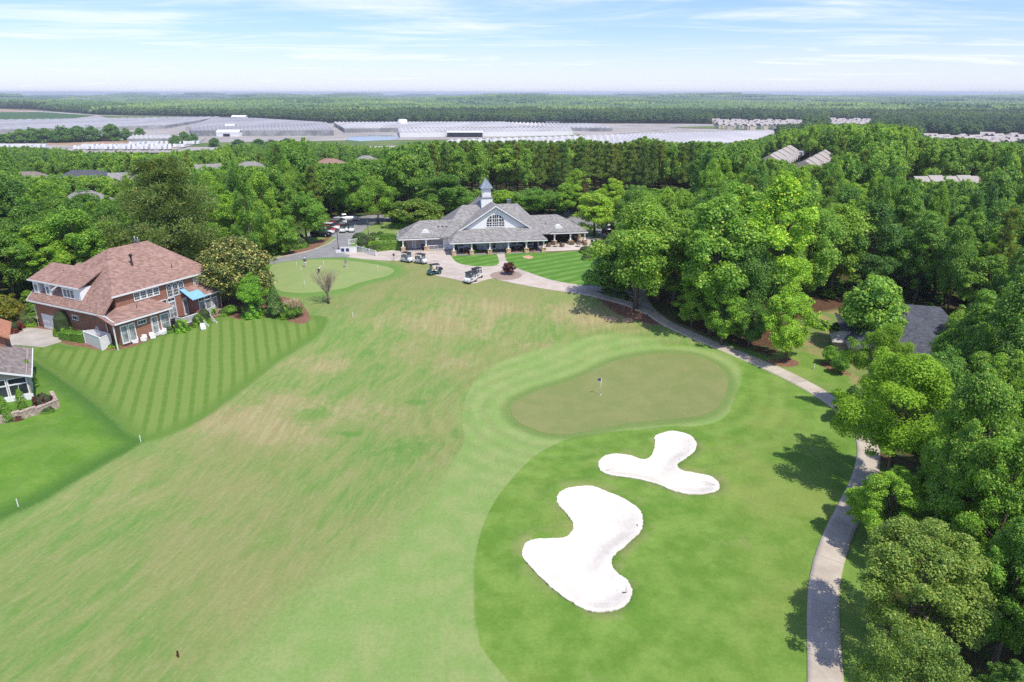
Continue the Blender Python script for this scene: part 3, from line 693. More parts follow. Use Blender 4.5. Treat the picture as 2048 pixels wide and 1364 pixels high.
TREES = []      # (x, y, radius) of every tree standing on its own
KINDN = dict(broad='broadleaf_tree', feather='broadleaf_tree', magnolia='magnolia_tree', seed='broadleaf_tree', nearb='broadleaf_tree', round='broadleaf_tree', pine='pine_tree', cedar='cedar_tree')
def put_tree(pr, xyz, h, rad, label, tint=(1, 1, 1), group=None, rz=None, cat='tree', name=None):
    o = thing(name or KINDN[pr['kind']], label, cat, xyz, rng.uniform(0, 6.28) if rz is None else rz, group, (rad/pr['rad'], rad/pr['rad'], h/pr['h']))
    for k in ('trunk', 'crown'):
        c = link(bpy.data.objects.new(k, pr[k]), o)
        if k == 'crown': c.color = (*tint, 1)
    TREES.append((xyz[0], xyz[1], rad)); return o
def T(pr, px, py, top, wid, label, tint=(1, 1, 1), rz=None, cat='tree', name=None, group=None):
    """tree whose foot is at pixel (px,py); its height and spread from the pixel row of its top and its pixel width"""
    p = P1(px, py); zc = project(p)[0][2]
    # height from the picture row of the top, at the same ground distance
    d = rays((px, top))[0]; h = max(1.0, d[2]/math.hypot(d[0], d[1])*math.hypot(p.x, p.y)+CAMZ-p.z)
    return put_tree(pr, p, h, wid*zc/F/2, label, tint, group, rz, cat, name)
BR = (1.35, 1.28, .95); DK = (.62, .70, .85); YL = (1.6, 1.35, .9); MID = (1, 1, 1); GY = (.95, 1.0, 1.1)
# the trees one can point at
T(HD[2], 1271, 617, 402, 205, 'large oak-like tree with grey trunk beside the cart path fork', (.95, .95, 1))
T(ROUND, 1231, 592, 498, 120, 'low spreading tree in the mulch island between the forked cart paths', (.80, .85, .9))
T(HD[4], 1570, 722, 562, 112, 'lone bright young tree with mulch ring beyond the cart path', BR)
T(ROUND, 1736, 705, 556, 125, 'pale green tree standing in front of the dark hipped roof', (1.25, 1.2, 1.3))
T(FEATH, 1768, 990, 690, 240, 'feathery yellow-green tree leaning over the cart path with pale trunk', (1.1, 1.1, 1))
T(FEATH, 1745, 830, 640, 120, 'smaller feathery tree behind the tree that leans over the path', (.95, .95, 1))
T(SEED[0], 1800, 1318, 1005, 320, 'brown-seeded maple crown beside the lower cart path', (1.06, 1.12, 1))
T(SEED[1], 1785, 1560, 1200, 240, 'olive seed-laden maple at the bottom edge beside the path', (1.0, 1.08, .95))
T(NEARB[0], 1762, 1100, 925, 170, 'bright green tree pressed against the back of the brown-seeded maple', (1.3, 1.25, .9))
T(NEARB[1], 1955, 1210, 830, 200, 'tall light green tree with a dead grey limb at the wood edge', (1.35, 1.25, .9))
T(NEARB[1], 1985, 1330, 1010, 190, 'bright green tree right of the brown-seeded maple', (1.25, 1.22, .95))
T(NEARB[0], 2060, 1330, 960, 170, 'light green tree cut by the frame edge above the lower wood floor', (1.25, 1.2, .9))
T(NEARB[1], 2060, 1080, 650, 190, 'tall dense green tree at the frame edge near the dark roofed house', (.95, 1, .9))
T(NEARB[0], 1935, 1000, 665, 170, 'dense mid green tree in front of the dark roofed house', (.95, .98, .9))
T(NEARB[1], 1700, 850, 770, 70, 'small dark tree tucked under the feathery tree by the path', DK)
T(NEARB[0], 1990, 1540, 1290, 170, 'shaded low tree at the bottom corner of the wood', DK)
# the wood right of the clubhouse, front row
for i, (x, y, tp, wd_, tn, lb) in enumerate([
 (1345,612,410,150,MID,'tall green tree directly behind the large oak-like tree'), (1420,668,372,165,(.95,1,1),'tall dark-stemmed tree in the front row of the wood, above the path bend'),
 (1478,676,470,120,DK,'lower dark tree in the front row of the wood between two tall ones'), (1537,655,345,170,BR,'tallest bright tree of the wood front row, behind the lone young tree'),
 (1600,612,372,150,MID,'full crowned tree in the wood front row beside the clearing'), (1660,592,395,130,(1.1,1.05,1),'slim green tree at the back of the bare clearing'),
 (1455,600,352,150,(1.1,1.1,1),'light crowned tree in the second row of the wood'), (1395,585,385,140,DK,'dark crowned tree in the second row of the wood'),
 (1725,600,400,130,DK,'dark tree behind the clearing near the dark roof'), (1800,585,430,130,MID,'green tree close behind the dark hipped roof'), (1868,590,470,120,DK,'dark tree at the right end behind the hipped roof')]):
    T(HD[i % 5], x, y, tp, wd_, lb, tn)
for x, y, tp, wd_, tn, lb in [(1382,655,548,92,MID,'low understorey tree left of the path-side trunks'), (1442,690,565,98,(1.1,1.1,1),'bushy understorey tree with leaves to the ground above the path'), (1497,694,590,84,DK,'dark understorey tree just left of the lone young tree'),
 (1900,735,612,96,MID,'round tree covering the right end of the dark hipped roof'), (1765,690,590,80,(1.1,1.1,1),'small tree covering the left end of the dark hipped roof')]: T(HD[4], x, y, tp, wd_, lb, tn)
# round the clubhouse and the car park
T(HD[2], 614, 486, 387, 96, 'bright round maple overhanging the row of parked cars', (1.25, 1.2, .95))
T(ROUND, 566, 508, 440, 62, 'small grey-green tree on the mulch beside the drive', GY)
T(ROUND, 524, 512, 456, 62, 'dark round tree left of the small grey-green one', (.6, .78, .8))
T(HD[2], 757, 447, 356, 84, 'bright round tree at the turn of the car park road', (1.2, 1.15, .9))
T(HD[4], 709, 436, 324, 84, 'tall glossy green tree behind the white pick-up', (.9, .98, .95))
T(HD[0], 893, 436, 345, 102, 'big dark round tree behind the left roof of the clubhouse', (.62, .74, .85))
T(ROUND, 838, 452, 402, 108, 'low olive crape myrtle between car park and clubhouse roof', (1.0, .82, .8))
T(ROUND, 797, 442, 408, 50, 'small olive tree next to the crape myrtle', (.9, .85, .8))
T(HD[2], 1066, 432, 376, 80, 'round green tree just behind the clubhouse roof', (1.05, 1.05, 1))
T(HD[1], 1131, 436, 364, 54, 'narrow light green tree behind the terrace roof', (1.25, 1.2, .95))
T(HD[3], 1152, 430, 338, 74, 'tall light green tree behind the narrow one', (1.3, 1.2, .95))
T(DARKRED, 1168, 432, 352, 30, 'slim olive-brown tree among the light green ones', (1, 1, 1), name='broadleaf_tree')
T(HD[0], 1188, 472, 382, 100, 'pale many-stemmed tree beside the covered terrace', (1.3, 1.22, 1.1))
T(HD[1], 1222, 440, 352, 66, 'pale yellow-green tree behind the many-stemmed one', YL)
T(CEDARB, 1272, 428, 370, 84, 'broad dark cedar right of the terrace trees', (.9, 1, 1))
T(ROUND, 960, 425, 385, 60, 'low hazy green tree between clubhouse cupola and pines', (1.1, .95, .8))
# behind the brick house
T(BIGPINE, 356, 556, 316, 252, 'huge spreading pine towering behind the brick house')
T(MAGN, 478, 600, 468, 172, 'big magnolia with yellow-tipped leaves beside the brick house')
T(HD[2], 512, 625, 548, 76, 'dark leaved shrubby tree at the foot of the magnolia', (.85, 1.05, .9))
T(CEDAR, 552, 632, 568, 44, 'small green cedar at the end of the shrub bed')
for i, (x, y, tp, wd_, tn, lb) in enumerate([
 (170,580,408,120,BR,'bright green tree left behind the brick house'), (95,590,440,130,(1.3,1.2,.9),'light green tree beyond the garage end'), (30,600,452,130,MID,'green tree at the frame edge beyond the driveway'),
 (235,560,440,100,(1.2,1.15,.95),'bright tree between the garage ridge and the huge pine'), (135,545,392,110,MID,'mid green tree in the second row behind the garage'),
 (60,545,345,130,DK,'tall dark tree at the left behind the bright ones'), (10,560,330,120,(.8,.85,.9),'tall dark tree at the frame edge'),
 (200,520,380,110,(.75,.85,.9),'dark tree behind the bright tree by the garage'), (480,545,380,100,BR,'bright yellow-green tree right of the huge pine'),
 (515,520,372,90,(1.25,1.15,.9),'light green tree between the pine and the car park maple'), (450,520,380,80,MID,'green tree just behind the huge pine on its right')]):
    T(HD[i % 5], x, y, tp, wd_, lb, tn)
T(ROUND, 16, 655, 590, 62, 'brownish small tree beside the driveway', (1.0, .62, .6))
# ------------------------------------------------------------------ building materials
def shingle(name, c, var=.28):
    m, t, out = new_mat(name); tc = t.n('ShaderNodeTexCoord').outputs['Object']
    sx = t.n('ShaderNodeSeparateXYZ'); t.l(tc, sx.inputs[0])
    row = t.m('FLOOR', t.m('MULTIPLY', sx.outputs[2], 8.5)); cv = t.n('ShaderNodeCombineXYZ')
    t.l(t.m('FLOOR', t.m('ADD', t.m('MULTIPLY', t.m('ADD', sx.outputs[0], sx.outputs[1]), 2.6), t.m('MULTIPLY', row, .37))), cv.inputs[0]); t.l(row, cv.inputs[1])
    wn = t.n('ShaderNodeTexWhiteNoise'); t.l(cv.outputs[0], wn.inputs['Vector'])
    k = t.mix(wn.outputs['Value'], tuple(q*(1-var) for q in c), tuple(q*(1+var) for q in c))
    k = t.mix(t.m('MULTIPLY', t.rng(t.noise(.5, tc, 5), .4, .7), .35), k, tuple(q*.75 for q in c))
    principled(t, out, k, .95, 0, .15); return m
def brickm(name, c, mort):
    m, t, out = new_mat(name); tc = t.n('ShaderNodeTexCoord').outputs['Object']
    sx = t.n('ShaderNodeSeparateXYZ'); t.l(tc, sx.inputs[0]); cv = t.n('ShaderNodeCombineXYZ')
    t.l(t.m('ADD', sx.outputs[0], sx.outputs[1]), cv.inputs[0]); t.l(sx.outputs[2], cv.inputs[1])
    b = t.n('ShaderNodeTexBrick'); t.l(cv.outputs[0], b.inputs[0]); b.inputs['Scale'].default_value = 1.0
    b.inputs['Brick Width'].default_value = .24; b.inputs['Row Height'].default_value = .085; b.inputs['Mortar Size'].default_value = .010
    t.put(b.inputs['Color1'], c); t.put(b.inputs['Color2'], tuple(q*.68 for q in c)); t.put(b.inputs['Mortar'], mort)
    k = t.mix(t.m('MULTIPLY', t.rng(t.noise(.8, tc, 5), .4, .7), .4), b.outputs[0], tuple(q*.7 for q in c))
    principled(t, out, k, .9, 0, .2); return m
def siding(name, c):
    m, t, out = new_mat(name); tc = t.n('ShaderNodeTexCoord').outputs['Object']
    sx = t.n('ShaderNodeSeparateXYZ'); t.l(tc, sx.inputs[0]); f = t.m('FRACT', t.m('MULTIPLY', sx.outputs[2], 5.0))
    k = t.mix(t.rng(f, .0, .14, .5, 0), c, tuple(q*.6 for q in c)); k = t.mix(t.m('MULTIPLY', t.noise(.7, tc, 5), .2), k, tuple(q*.8 for q in c))
    principled(t, out, k, .6, 0, .3, bump=f, bstr=.3, bdist=.02); return m
def glass(name, c, rough=.12):
    m, t, out = new_mat(name); tc = t.n('ShaderNodeTexCoord').outputs['Object']
    k = t.mix(t.rng(t.noise(1.1, tc, 2), .35, .65), tuple(q*.6 for q in c), tuple(q*1.3 for q in c))
    principled(t, out, k, rough, 0, .6); return m
M_gshing = shingle('grey_shingles', (.258,.248,.236)); M_rshing = shingle('brown_shingles', (.300,.188,.152)); M_dshing = shingle('dark_shingles', (.090,.096,.115))
M_tshing = shingle('taupe_shingles', (.40,.365,.34), .18); M_wshing = shingle('weathered_shingles', (.235,.200,.180))
M_brick = brickm('red_brick', (.33,.125,.075), (.38,.27,.21)); M_obrick = brickm('orange_brick', (.33,.135,.075), (.36,.25,.19))
M_white = simple('white_paint', (.76,.76,.75), .55, .05, 2); M_sid = siding('white_siding', (.84,.84,.83)); M_bsid = siding('beige_siding', (.40,.33,.27))
M_glass = glass('window_glass', (.035,.042,.048)); M_cglass = glass('curtained_glass', (.26,.28,.285), .25); M_stone = simple('tan_stone', (.48,.33,.21), .9, .5, 3.5)
M_seam = simple('standing_seam_metal', (.17,.215,.27), .5, .12, 2, 0, .3); M_dark = simple('dark_metal', (.025,.025,.028), .5, .2); M_fasc = simple('fascia', (.66,.65,.62), .6, .06)
M_blackp = simple('black_plastic', (.022,.022,.024), .45, .2); M_grey = simple('grey_metal', (.30,.31,.32), .4, .15, 3, .7); M_blue = simple('blue_awning_cloth', (.22,.44,.62), .7, .12)
M_wood = simple('weathered_timber', (.30,.215,.145), .8, .25, 5); M_wick = simple('wicker', (.20,.145,.10), .85, .4, 14); M_cush = simple('pale_cushion', (.62,.57,.50), .9, .1)
M_brown = simple('brown_deck', (.115,.085,.07), .8, .25); M_door = simple('white_garage_door', (.70,.70,.68), .5, .05); M_shade = simple('porch_ceiling', (.30,.30,.30), .8, .05)
M_tan = simple('tan_doors', (.40,.36,.33), .6, .08); M_navy = simple('navy_bin', (.03,.045,.14), .5, .2)

class Wall:
    """a vertical plane: origin, direction along it, outward normal"""
    def __init__(s, o, ang): s.o = Vector(o); s.a = ang; s.t = Vector((math.cos(ang), math.sin(ang), 0)); s.n = Vector((math.sin(ang), -math.cos(ang), 0))
    def p(s, u, z, d=0): return s.o+s.t*u+Vector((0, 0, z))+s.n*d
    def box(s, mb, u0, u1, z0, z1, d0, d1): mb.box(s.p((u0+u1)/2, (z0+z1)/2, (d0+d1)/2), (abs(u1-u0), abs(d1-d0), abs(z1-z0)), s.a); return mb
def window(par, W, u, z, w, h, cols=2, rows=2, arch=False, pane=None, fw=.09, mat=None, name='window', proud=.05, deep=True):
    f = MB(); x0, x1 = u-w/2, u+w/2; ztop = z+h
    W.box(f, x0-fw, x0, z, ztop, -.06, proud); W.box(f, x1, x1+fw, z, ztop, -.06, proud); W.box(f, x0-fw, x1+fw, z-fw, z, -.06, proud+.03)
    bar = .035
    pn = MB()
    if arch:
        r = w/2; k = 10
        for i in range(k):
            a0, a1 = math.pi*i/k, math.pi*(i+1)/k
            q = [(u+rr*math.cos(a), ztop+rr*math.sin(a)) for rr, a in ((r, a0), (r+fw, a0), (r+fw, a1), (r, a1))]
            vs = [W.p(s, zz, d) for d in (-.06, proud) for s, zz in q]; f.add(vs, [(4,5,6,7),(0,3,2,1),(1,2,6,5),(0,4,7,3),(0,1,5,4),(2,3,7,6)])
        poly = [(x0, z), (x1, z)]+[(u+r*math.cos(math.pi*i/k), ztop+r*math.sin(math.pi*i/k)) for i in range(k+1)]
        pv = [W.p(s, zz, .012) for s, zz in poly]; bv = [W.p(s, zz, -.04) for s, zz in poly]; n = len(poly)
        pn.add(pv+bv, [tuple(range(n)), tuple(range(n, 2*n))[::-1]]+[(i, n+i, n+(i+1) % n, (i+1) % n) for i in range(n)])
        for a in (45, 90, 135): 
            e = W.p(u+r*math.cos(R(a)), ztop+r*math.sin(R(a)), .03); f.tube(W.p(u, ztop, .03), e, bar*.5, n=4)
        W.box(f, x0, x1, ztop-bar/2, ztop+bar/2, .01, .035)
    else:
        W.box(f, x0-fw, x1+fw, ztop, ztop+fw*1.2, -.06, proud+.02); W.box(pn, x0, x1, z, ztop, -.04, .012)
    for i in range(1, cols): W.box(f, x0+w*i/cols-bar/2, x0+w*i/cols+bar/2, z, ztop, .01, .035)
    for i in range(1, rows): W.box(f, x0, x1, z+h*i/rows-bar/2, z+h*i/rows+bar/2, .01, .037)
    fo = f.build(name, mat or M_white, par); pn.build('pane', pane or M_glass, fo); return fo
def hip(mb, x0, x1, y0, y1, ze, zr, i0, i1, axis='x', th=.18, ym=None):
    if axis == 'x':
        ym = (y0+y1)/2 if ym is None else ym
        A, B, C, D = (x0,y0,ze), (x1,y0,ze), (x1,y1,ze), (x0,y1,ze); r0, r1 = (x0+i0,ym,zr), (x1-i1,ym,zr)
    else:
        xm = (x0+x1)/2; A, B, C, D = (x1,y0,ze), (x1,y1,ze), (x0,y1,ze), (x0,y0,ze); r0, r1 = (xm,y0+i0,zr), (xm,y1-i1,zr)
    mb.plate([A, B, r1, r0], th); mb.plate([C, D, r0, r1], th)
    if i0 > 0: mb.plate([D, A, r0], th)
    if i1 > 0: mb.plate([B, C, r1], th)
    return mb
def rail_fence(mb, pts, h=1.0, gap=.16, picket=.05, post=.11, every=2.4):
    for a, b in zip(pts[:-1], pts[1:]):
        a, b = Vector(a), Vector(b); L = (b-a).length; an = math.atan2(b.y-a.y, b.x-a.x); n = max(1, round(L/every))
        for i in range(n+1):
            q = a.lerp(b, i/n); mb.box((q.x, q.y, q.z+h*.53), (post, post, h*1.06+.1), an)
        for zz in (.12*h, .94*h):
            mb.path([a+Vector((0, 0, zz)), b+Vector((0, 0, zz))], .045, 4)
        k = int(L/gap)
        for i in range(1, k):
            q = a.lerp(b, i/k); mb.box((q.x, q.y, q.z+h*.53), (picket, picket*.6, h*.8), an)
    return mb
# ------------------------------------------------------------------ clubhouse
O = P1(998, 507); CZ = O.z; CROT = R(10)
club = thing('clubhouse', 'long white golf clubhouse with grey roofs, arched gable window and cupola', 'clubhouse', (O.x, O.y, CZ), CROT)
def cw(u, v): return (O.x+u*math.cos(CROT)-v*math.sin(CROT), O.y+u*math.sin(CROT)+v*math.cos(CROT))
mb = MB().span((-9.6, -.5, -1), (9.6, 4, .14)).span((-19.6, 5, -1), (-9.6, 13, .12)).span((8, 6.3, -1), (19.9, 18, .10)).span((-11, 4, -1), (11, 20, .11))
mb.build('floor', simple('porch_slab', (.27,.26,.255), .8, .15), club)
mb = MB().span((-9.0, 3.6, .1), (9.0, 19.5, 2.9)).span((-10.9, 5.2, .1), (-9.0, 19.5, 2.9))
mb.build('wall', M_sid, club)
mb = MB().span((-19.2, 7.2, .1), (-9.6, 12.6, 2.85)); mb.build('wall', siding('pale_grey_siding', (.55,.54,.53)), club)
mb = MB().span((9.0, 14.5, .1), (19.4, 17.5, 2.85)); mb.build('wall', M_tan, club)
# roofs
hip(MB(), -11.6, 11.6, 4.0, 21, 2.85, 8.15, 5.6, 5.6, ym=12).build('roof', M_gshing, club)
hip(MB(), -19.9, -7, 4.6, 13.2, 2.80, 5.65, 4.6, 0).build('roof', M_gshing, club)
hip(MB(), 6.5, 20.2, 5.6, 18.2, 2.80, 5.55, 0, 5.4, ym=11.9).build('roof', M_gshing, club)
pr = MB(); pr.plate([(-9.9, -.8, 2.75), (9.9, -.8, 2.75), (7.6, 4.65, 4.42), (-7.6, 4.65, 4.42)], .16)
pr.plate([(-9.9, 5.6, 2.75), (-9.9, -.8, 2.75), (-7.6, 4.65, 4.42)], .16); pr.plate([(9.9, -.8, 2.75), (9.9, 7.2, 2.75), (7.6, 4.65, 4.42)], .16)
pr.build('roof', M_gshing, club)
gr = MB(); gr.plate([(-7.55, 3.9, 4.13), (0, 3.9, 8.95), (0, 13, 8.95), (-7.55, 13, 4.13)], .18); gr.plate([(0, 3.9, 8.95), (7.55, 3.9, 4.13), (7.55, 13, 4.13), (0, 13, 8.95)], .18)
gr.plate([(-6.5, 13, 4.6), (0, 13, 8.95), (-.3, 20, 4)], .16); gr.plate([(0, 13, 8.95), (6.5, 13, 4.6), (-.3, 20, 4)], .16)
gr.build('roof', M_gshing, club)
hip(MB(), -5.4, 2.6, 8.5, 22, 5.2, 9.3, 4, 4, 'y').build('roof', M_gshing, club)
gb = MB().add([(-6.9, 4.45, 4.2), (6.9, 4.45, 4.2), (0, 4.45, 8.62), (-6.9, 4.75, 4.2), (6.9, 4.75, 4.2), (0, 4.75, 8.62)], [(0,1,2),(5,4,3),(0,3,4,1),(1,4,5,2),(2,5,3,0)])
gb.build('gable', M_sid, club)
fa = MB()
for s in (-1, 1):
    a, b = Vector((s*7.7, 3.83, 3.88)), Vector((0, 3.83, 8.80)); fa.add([a, b, b+Vector((0,0,.24)), a+Vector((0,0,.24)), a+Vector((0,.10,0)), b+Vector((0,.10,0)), b+Vector((0,.10,.24)), a+Vector((0,.10,.24))], [(0,1,2,3),(7,6,5,4),(0,4,5,1),(3,2,6,7),(0,3,7,4),(1,5,6,2)])
for a, b in (((-9.9,-.83,2.42),(9.9,-.74,2.62)), ((-19.95,4.52,2.46),(-9.9,4.6,2.66)), ((9.9,5.52,2.46),(20.25,5.6,2.66)), ((-9.98,-.8,2.42),(-9.9,4.6,2.62)), ((20.2,5.6,2.46),(20.28,18,2.66)), ((-19.98,4.6,2.46),(-19.9,13.2,2.66))): fa.span(a, b)
fa.build('fascia', M_white, club)
# arched beams between columns
def arcade(us, v, zb, zt, rise=.35, th=.32):
    m_ = MB()
    for a, b in zip(us[:-1], us[1:]):
        k = 10; top = []; bot = []
        for i in range(k+1):
            u = a+(b-a)*i/k; q = (2*i/k-1); bot.append((u, zb-rise+rise*(1-q*q)**.5)); top.append((u, zt))
        for i in range(k):
            vs = [(x, y_, z) for y_ in (v-th/2, v+th/2) for x, z in (bot[i], bot[i+1], top[i+1], top[i])]
            m_.add(vs, [(0,1,2,3),(7,6,5,4),(0,4,5,1),(2,6,7,3)])
    m_.build('arched_beam', M_white, club)
def column(u, v, h=2.3, stone=True):
    c = MB().box((u, v, h/2+.45), (.30, .30, h-.8), 0, .9).box((u, v, h-.04), (.42, .42, .16)).box((u, v, .98), (.40, .40, .12)).build('column', M_white, club)
    if stone: MB().box((u, v, .45), (.92, .92, .9), 0, .93).box((u, v, .93), (.98, .98, .08)).build('stone_base', M_stone, c)
us = [-9.2, -5.6, -1.9, 1.9, 5.6, 9.2]
arcade(us, -.25, 2.45, 2.72)
for u in us: column(u, -.25)
arcade([-19.1, -14.4, -9.9], 5.1, 2.45, 2.74)
for u in (-19.1, -14.4): column(u, 5.1)
arcade([9.6, 13.0, 16.5, 19.7], 6.1, 2.5, 2.74)
for u in (13.0, 16.5, 19.7): column(u, 6.1)
for u, v in ((19.7, 11), (19.7, 16.5), (16.5, 11.5)): column(u, v)
arcade([9.9, 9.9001], 6.1, 2.5, 2.74)
# front wall openings
W = Wall((0, 3.6, 0), 0)
for u in (-7.4, -5.0, 3.6, 5.2, 7.2): window(club, W, u, 1.05, 1.05, 1.15, 2, 2)
d_ = MB(); 
for k in (0, 1): W.box(d_, -2.0+k*1.05, -1.05+k*1.05, .15, 2.25, .0, .07)
W.box(d_, -2.15, .22, 2.25, 2.45, 0, .09); d_ = d_.build('door', M_white, club); pn = MB()
for k in (0, 1): W.box(pn, -1.85+k*1.05, -1.2+k*1.05, .45, 2.05, .072, .09)
pn.build('pane', M_glass, d_)
W.box(MB(), -8.9, -8.0, .15, 2.2, 0, .05).build('door', M_glass, club); W.box(MB(), 7.9, 8.8, .15, 2.2, 0, .05).build('door', M_glass, club)
W = Wall((0, 7.2, 0), 0)
for u in (-17.9, -15.7): W.box(MB(), u-.75, u+.75, .15, 2.15, 0, .05).build('door', M_tan, club)
dd = MB()
for u in (-17.9, -15.7): W.box(dd, u-.86, u-.75, .15, 2.25, 0, .08); W.box(dd, u+.75, u+.86, .15, 2.25, 0, .08); W.box(dd, u-.86, u+.86, 2.15, 2.27, 0, .082)
dd.build('door_trim', M_white, club)
rail_fence(MB(), [(-13.9, 5.1, .12), (-10.1, 5.1, .12)], 1.0, .2).build('railing', M_white, club)
# palladian window in the gable
W = Wall((0, 4.45, 0), 0); fm = MB(); pm = MB(); k = 24; r = 1.85; zb, zs = 4.75, 5.55
for j, (a, b) in enumerate(((-1.85, -.78), (-.60, .60), (.78, 1.85))):
    n = 6; pts = [(a, zb), (b, zb)]+[(b+(a-b)*i/n, zs+math.sqrt(max(0, r*r-(b+(a-b)*i/n)**2))*.86) for i in range(n+1)]
    vs = [W.p(s, z, .02) for s, z in pts]+[W.p(s, z, -.05) for s, z in pts]; n_ = len(pts)
    pm.add(vs, [tuple(range(n_)), tuple(range(n_, 2*n_))[::-1]]+[(i, n_+i, n_+(i+1) % n_, (i+1) % n_) for i in range(n_)])
    for q in (.5,) if j != 1 else (1/3, 2/3): W.box(fm, a+(b-a)*q-.035, a+(b-a)*q+.035, zb, zs+math.sqrt(r*r-(a+(b-a)*q)**2)*.85, .015, .05)
for z in (5.15, 5.62, 6.3): 
    ww = r if z < 5.7 else 1.4; W.box(fm, -ww, ww, z-.05, z+.05, .015, .055)
W.box(fm, -2.0, 2.0, zb-.14, zb, .0, .09)
fo = fm.build('window', M_white, club); pm.build('pane', M_glass, fo)
# half-round eyebrow vents
def eyebrow(u, v, z):
    n = 12; pts = [(.92*math.cos(math.pi*i/n), .92*math.sin(math.pi*i/n)*.92) for i in range(n+1)]
    vs = [(u+a, v, z+b) for a, b in pts]+[(u+a, v+1.6, z+b) for a, b in pts]; m_ = len(pts)
    e = MB().add(vs, [tuple(range(m_)), tuple(range(m_, 2*m_))[::-1]]+[(i, m_+i, m_+i+1, i+1) for i in range(m_-1)]+[(m_-1, 2*m_-1, m_, 0)]).build('eyebrow_vent', M_white, club)
eyebrow(-14.4, 5.75, 3.35); eyebrow(14.2, 6.9, 3.22)
# cupola
cu, cv_ = -.9, 11.6
c = MB().box((cu, cv_, 8.6), (2.4, 2.4, 2.2)).build('cupola_base', M_sid, club)
MB().box((cu, cv_, 9.76), (2.65, 2.65, .16)).build('cornice', M_gshing, c)
c = MB().box((cu, cv_, 10.75), (1.85, 1.85, 1.85)).box((cu, cv_, 11.65), (2.2, 2.2, .12)).build('cupola', M_white, club)
lv = MB()
for s in (-1, 1):
    lv.box((cu, cv_+s*.935, 10.75), (1.15, .05, 1.25)); lv.box((cu+s*.935, cv_, 10.75), (.05, 1.15, 1.25))
lv.build('louvre', M_sid, c)
cr = MB(); e = 1.36; zt, zp = 11.72, 13.9
prof = [(e, zt), (.93, zt+.70), (.45, zt+1.45), (0.03, zp)]
for (r0, z0), (r1, z1) in zip(prof[:-1], prof[1:]):
    cr.add([(cu+sx*r, cv_+sy*r, z) for r, z in ((r0, z0), (r1, z1)) for sx, sy in ((-1,-1),(1,-1),(1,1),(-1,1))], [(i, (i+1) % 4, 4+(i+1) % 4, 4+i) for i in range(4)])
cr.add([(cu+sx*e, cv_+sy*e, zt) for sx, sy in ((-1,-1),(1,-1),(1,1),(-1,1))], [(3,2,1,0)])
for i in range(-3, 4):
    s = i/3.3
    for sx, sy in ((1,0),(-1,0),(0,1),(0,-1)):
        pts = [Vector((cu+(sx*r if sx else s*r), cv_+(sy*r if sy else s*r), z+.02)) for r, z in prof]; cr.path(pts, .03, 3)
cr.build('cupola_roof', M_seam, c)
MB().tube((cu, cv_, zp-.1), (cu, cv_, zp+.5), .03).build('finial', M_dark, c)
for i in range(4): MB().box((-13.2+i*.85+1.6, 7.2, 4.52), (.42, .30, .16)).build('roof_vent', M_dark, club)
for u, v, z in ((-7.2, 6.3, 4.5), (5.9, 5.4, 4.9), (11.5, 8.4, 4.15), (-18.3, 7.9, 3.75)): MB().tube((u, v, z-.4), (u, v, z+.35), .06).build('vent_pipe', M_dark, club)
MB().span((3.9, 13, 7.2), (4.7, 13.8, 8.7)).span((3.8, 12.9, 8.7), (4.8, 13.9, 8.85)).build('chimney', M_grey, club)
# ------------------------------------------------------------------ brick house on the left
BX, BY, BZ = -55.2, 88.0, 4.45; BROT = math.atan2(.895, .446)
house = thing('brick_house', 'large two-storey red brick house with brown hipped roof beside the striped lawn', 'house', (BX, BY, BZ), BROT, None, (.93, .93, 1.17))
def hw(x, y): c, s = math.cos(BROT)*.93, math.sin(BROT)*.93; return (BX+x*c-y*s, BY+x*s+y*c)
MB().span((.2, .2, -2), (19.0, 14.8, 3.75)).span((2.1, .1, -2), (19.1, 14.9, 5.45)).span((.25, 10, -2), (10, 17.4, 3.75)).build('wall', M_brick, house)
MB().prism([(.4, .5), (.4, -2.2), (5.6, -2.6), (8.3, -2.6), (9.0, -1.9), (9.0, .5)], -2, 3.0).build('wall', M_brick, house)
MB().prism([(14.2, .4), (14.2, -1.6), (19.0, -1.6), (19.0, .4)], -2, 3.0).build('wall', M_brick, house)
ze, zr = 3.8, 9.7; sl = (zr-ze)/7.7
def zh(x): return ze+(x+.5)*sl
rf = MB(); r1, r2 = (7.2, 7.5, zr), (14.2, 7.5, zr+.002)
rf.plate([(1.6, -.3, zh(1.6)), (19.7, -.3, 5.6), r2, r1], .2); rf.plate([(19.7, -.3, 5.6), (19.7, 15.5, 5.6), r2], .2); rf.plate([(19.7, 15.5, 5.6), (1.6, 15.5, 5.6), r1, r2], .2)
rf.plate([(-.5, -.6, ze), (1.6, -.3, zh(1.6)), r1, (1.6, 15.5, 5.6), (-.5, 15.5, ze)], .2); rf.build('roof', M_rshing, house)
rf = MB(); xr = 4.5; zz = zh(xr)-.04
rf.plate([(-.5, 12, ze-.03), (-.5, 17.9, ze-.03), (xr, 17.9, zz), (xr, 8.5, zz), (3.0, 10.5, zh(3)-.035)], .18); rf.plate([(10.5, 17.9, ze), (10.5, 10, ze), (xr, 8.5, zz), (xr, 17.9, zz)], .18)
rf.build('roof', M_rshing, house)
MB().add([(.2, 17.35, 3.7), (9.8, 17.35, 3.7), (xr, 17.35, zz-.25), (.2, 17.45, 3.7), (9.8, 17.45, 3.7), (xr, 17.45, zz-.25)], [(0,2,1),(3,4,5),(0,3,5,2),(1,2,5,4)]).build('gable', M_sid, house)
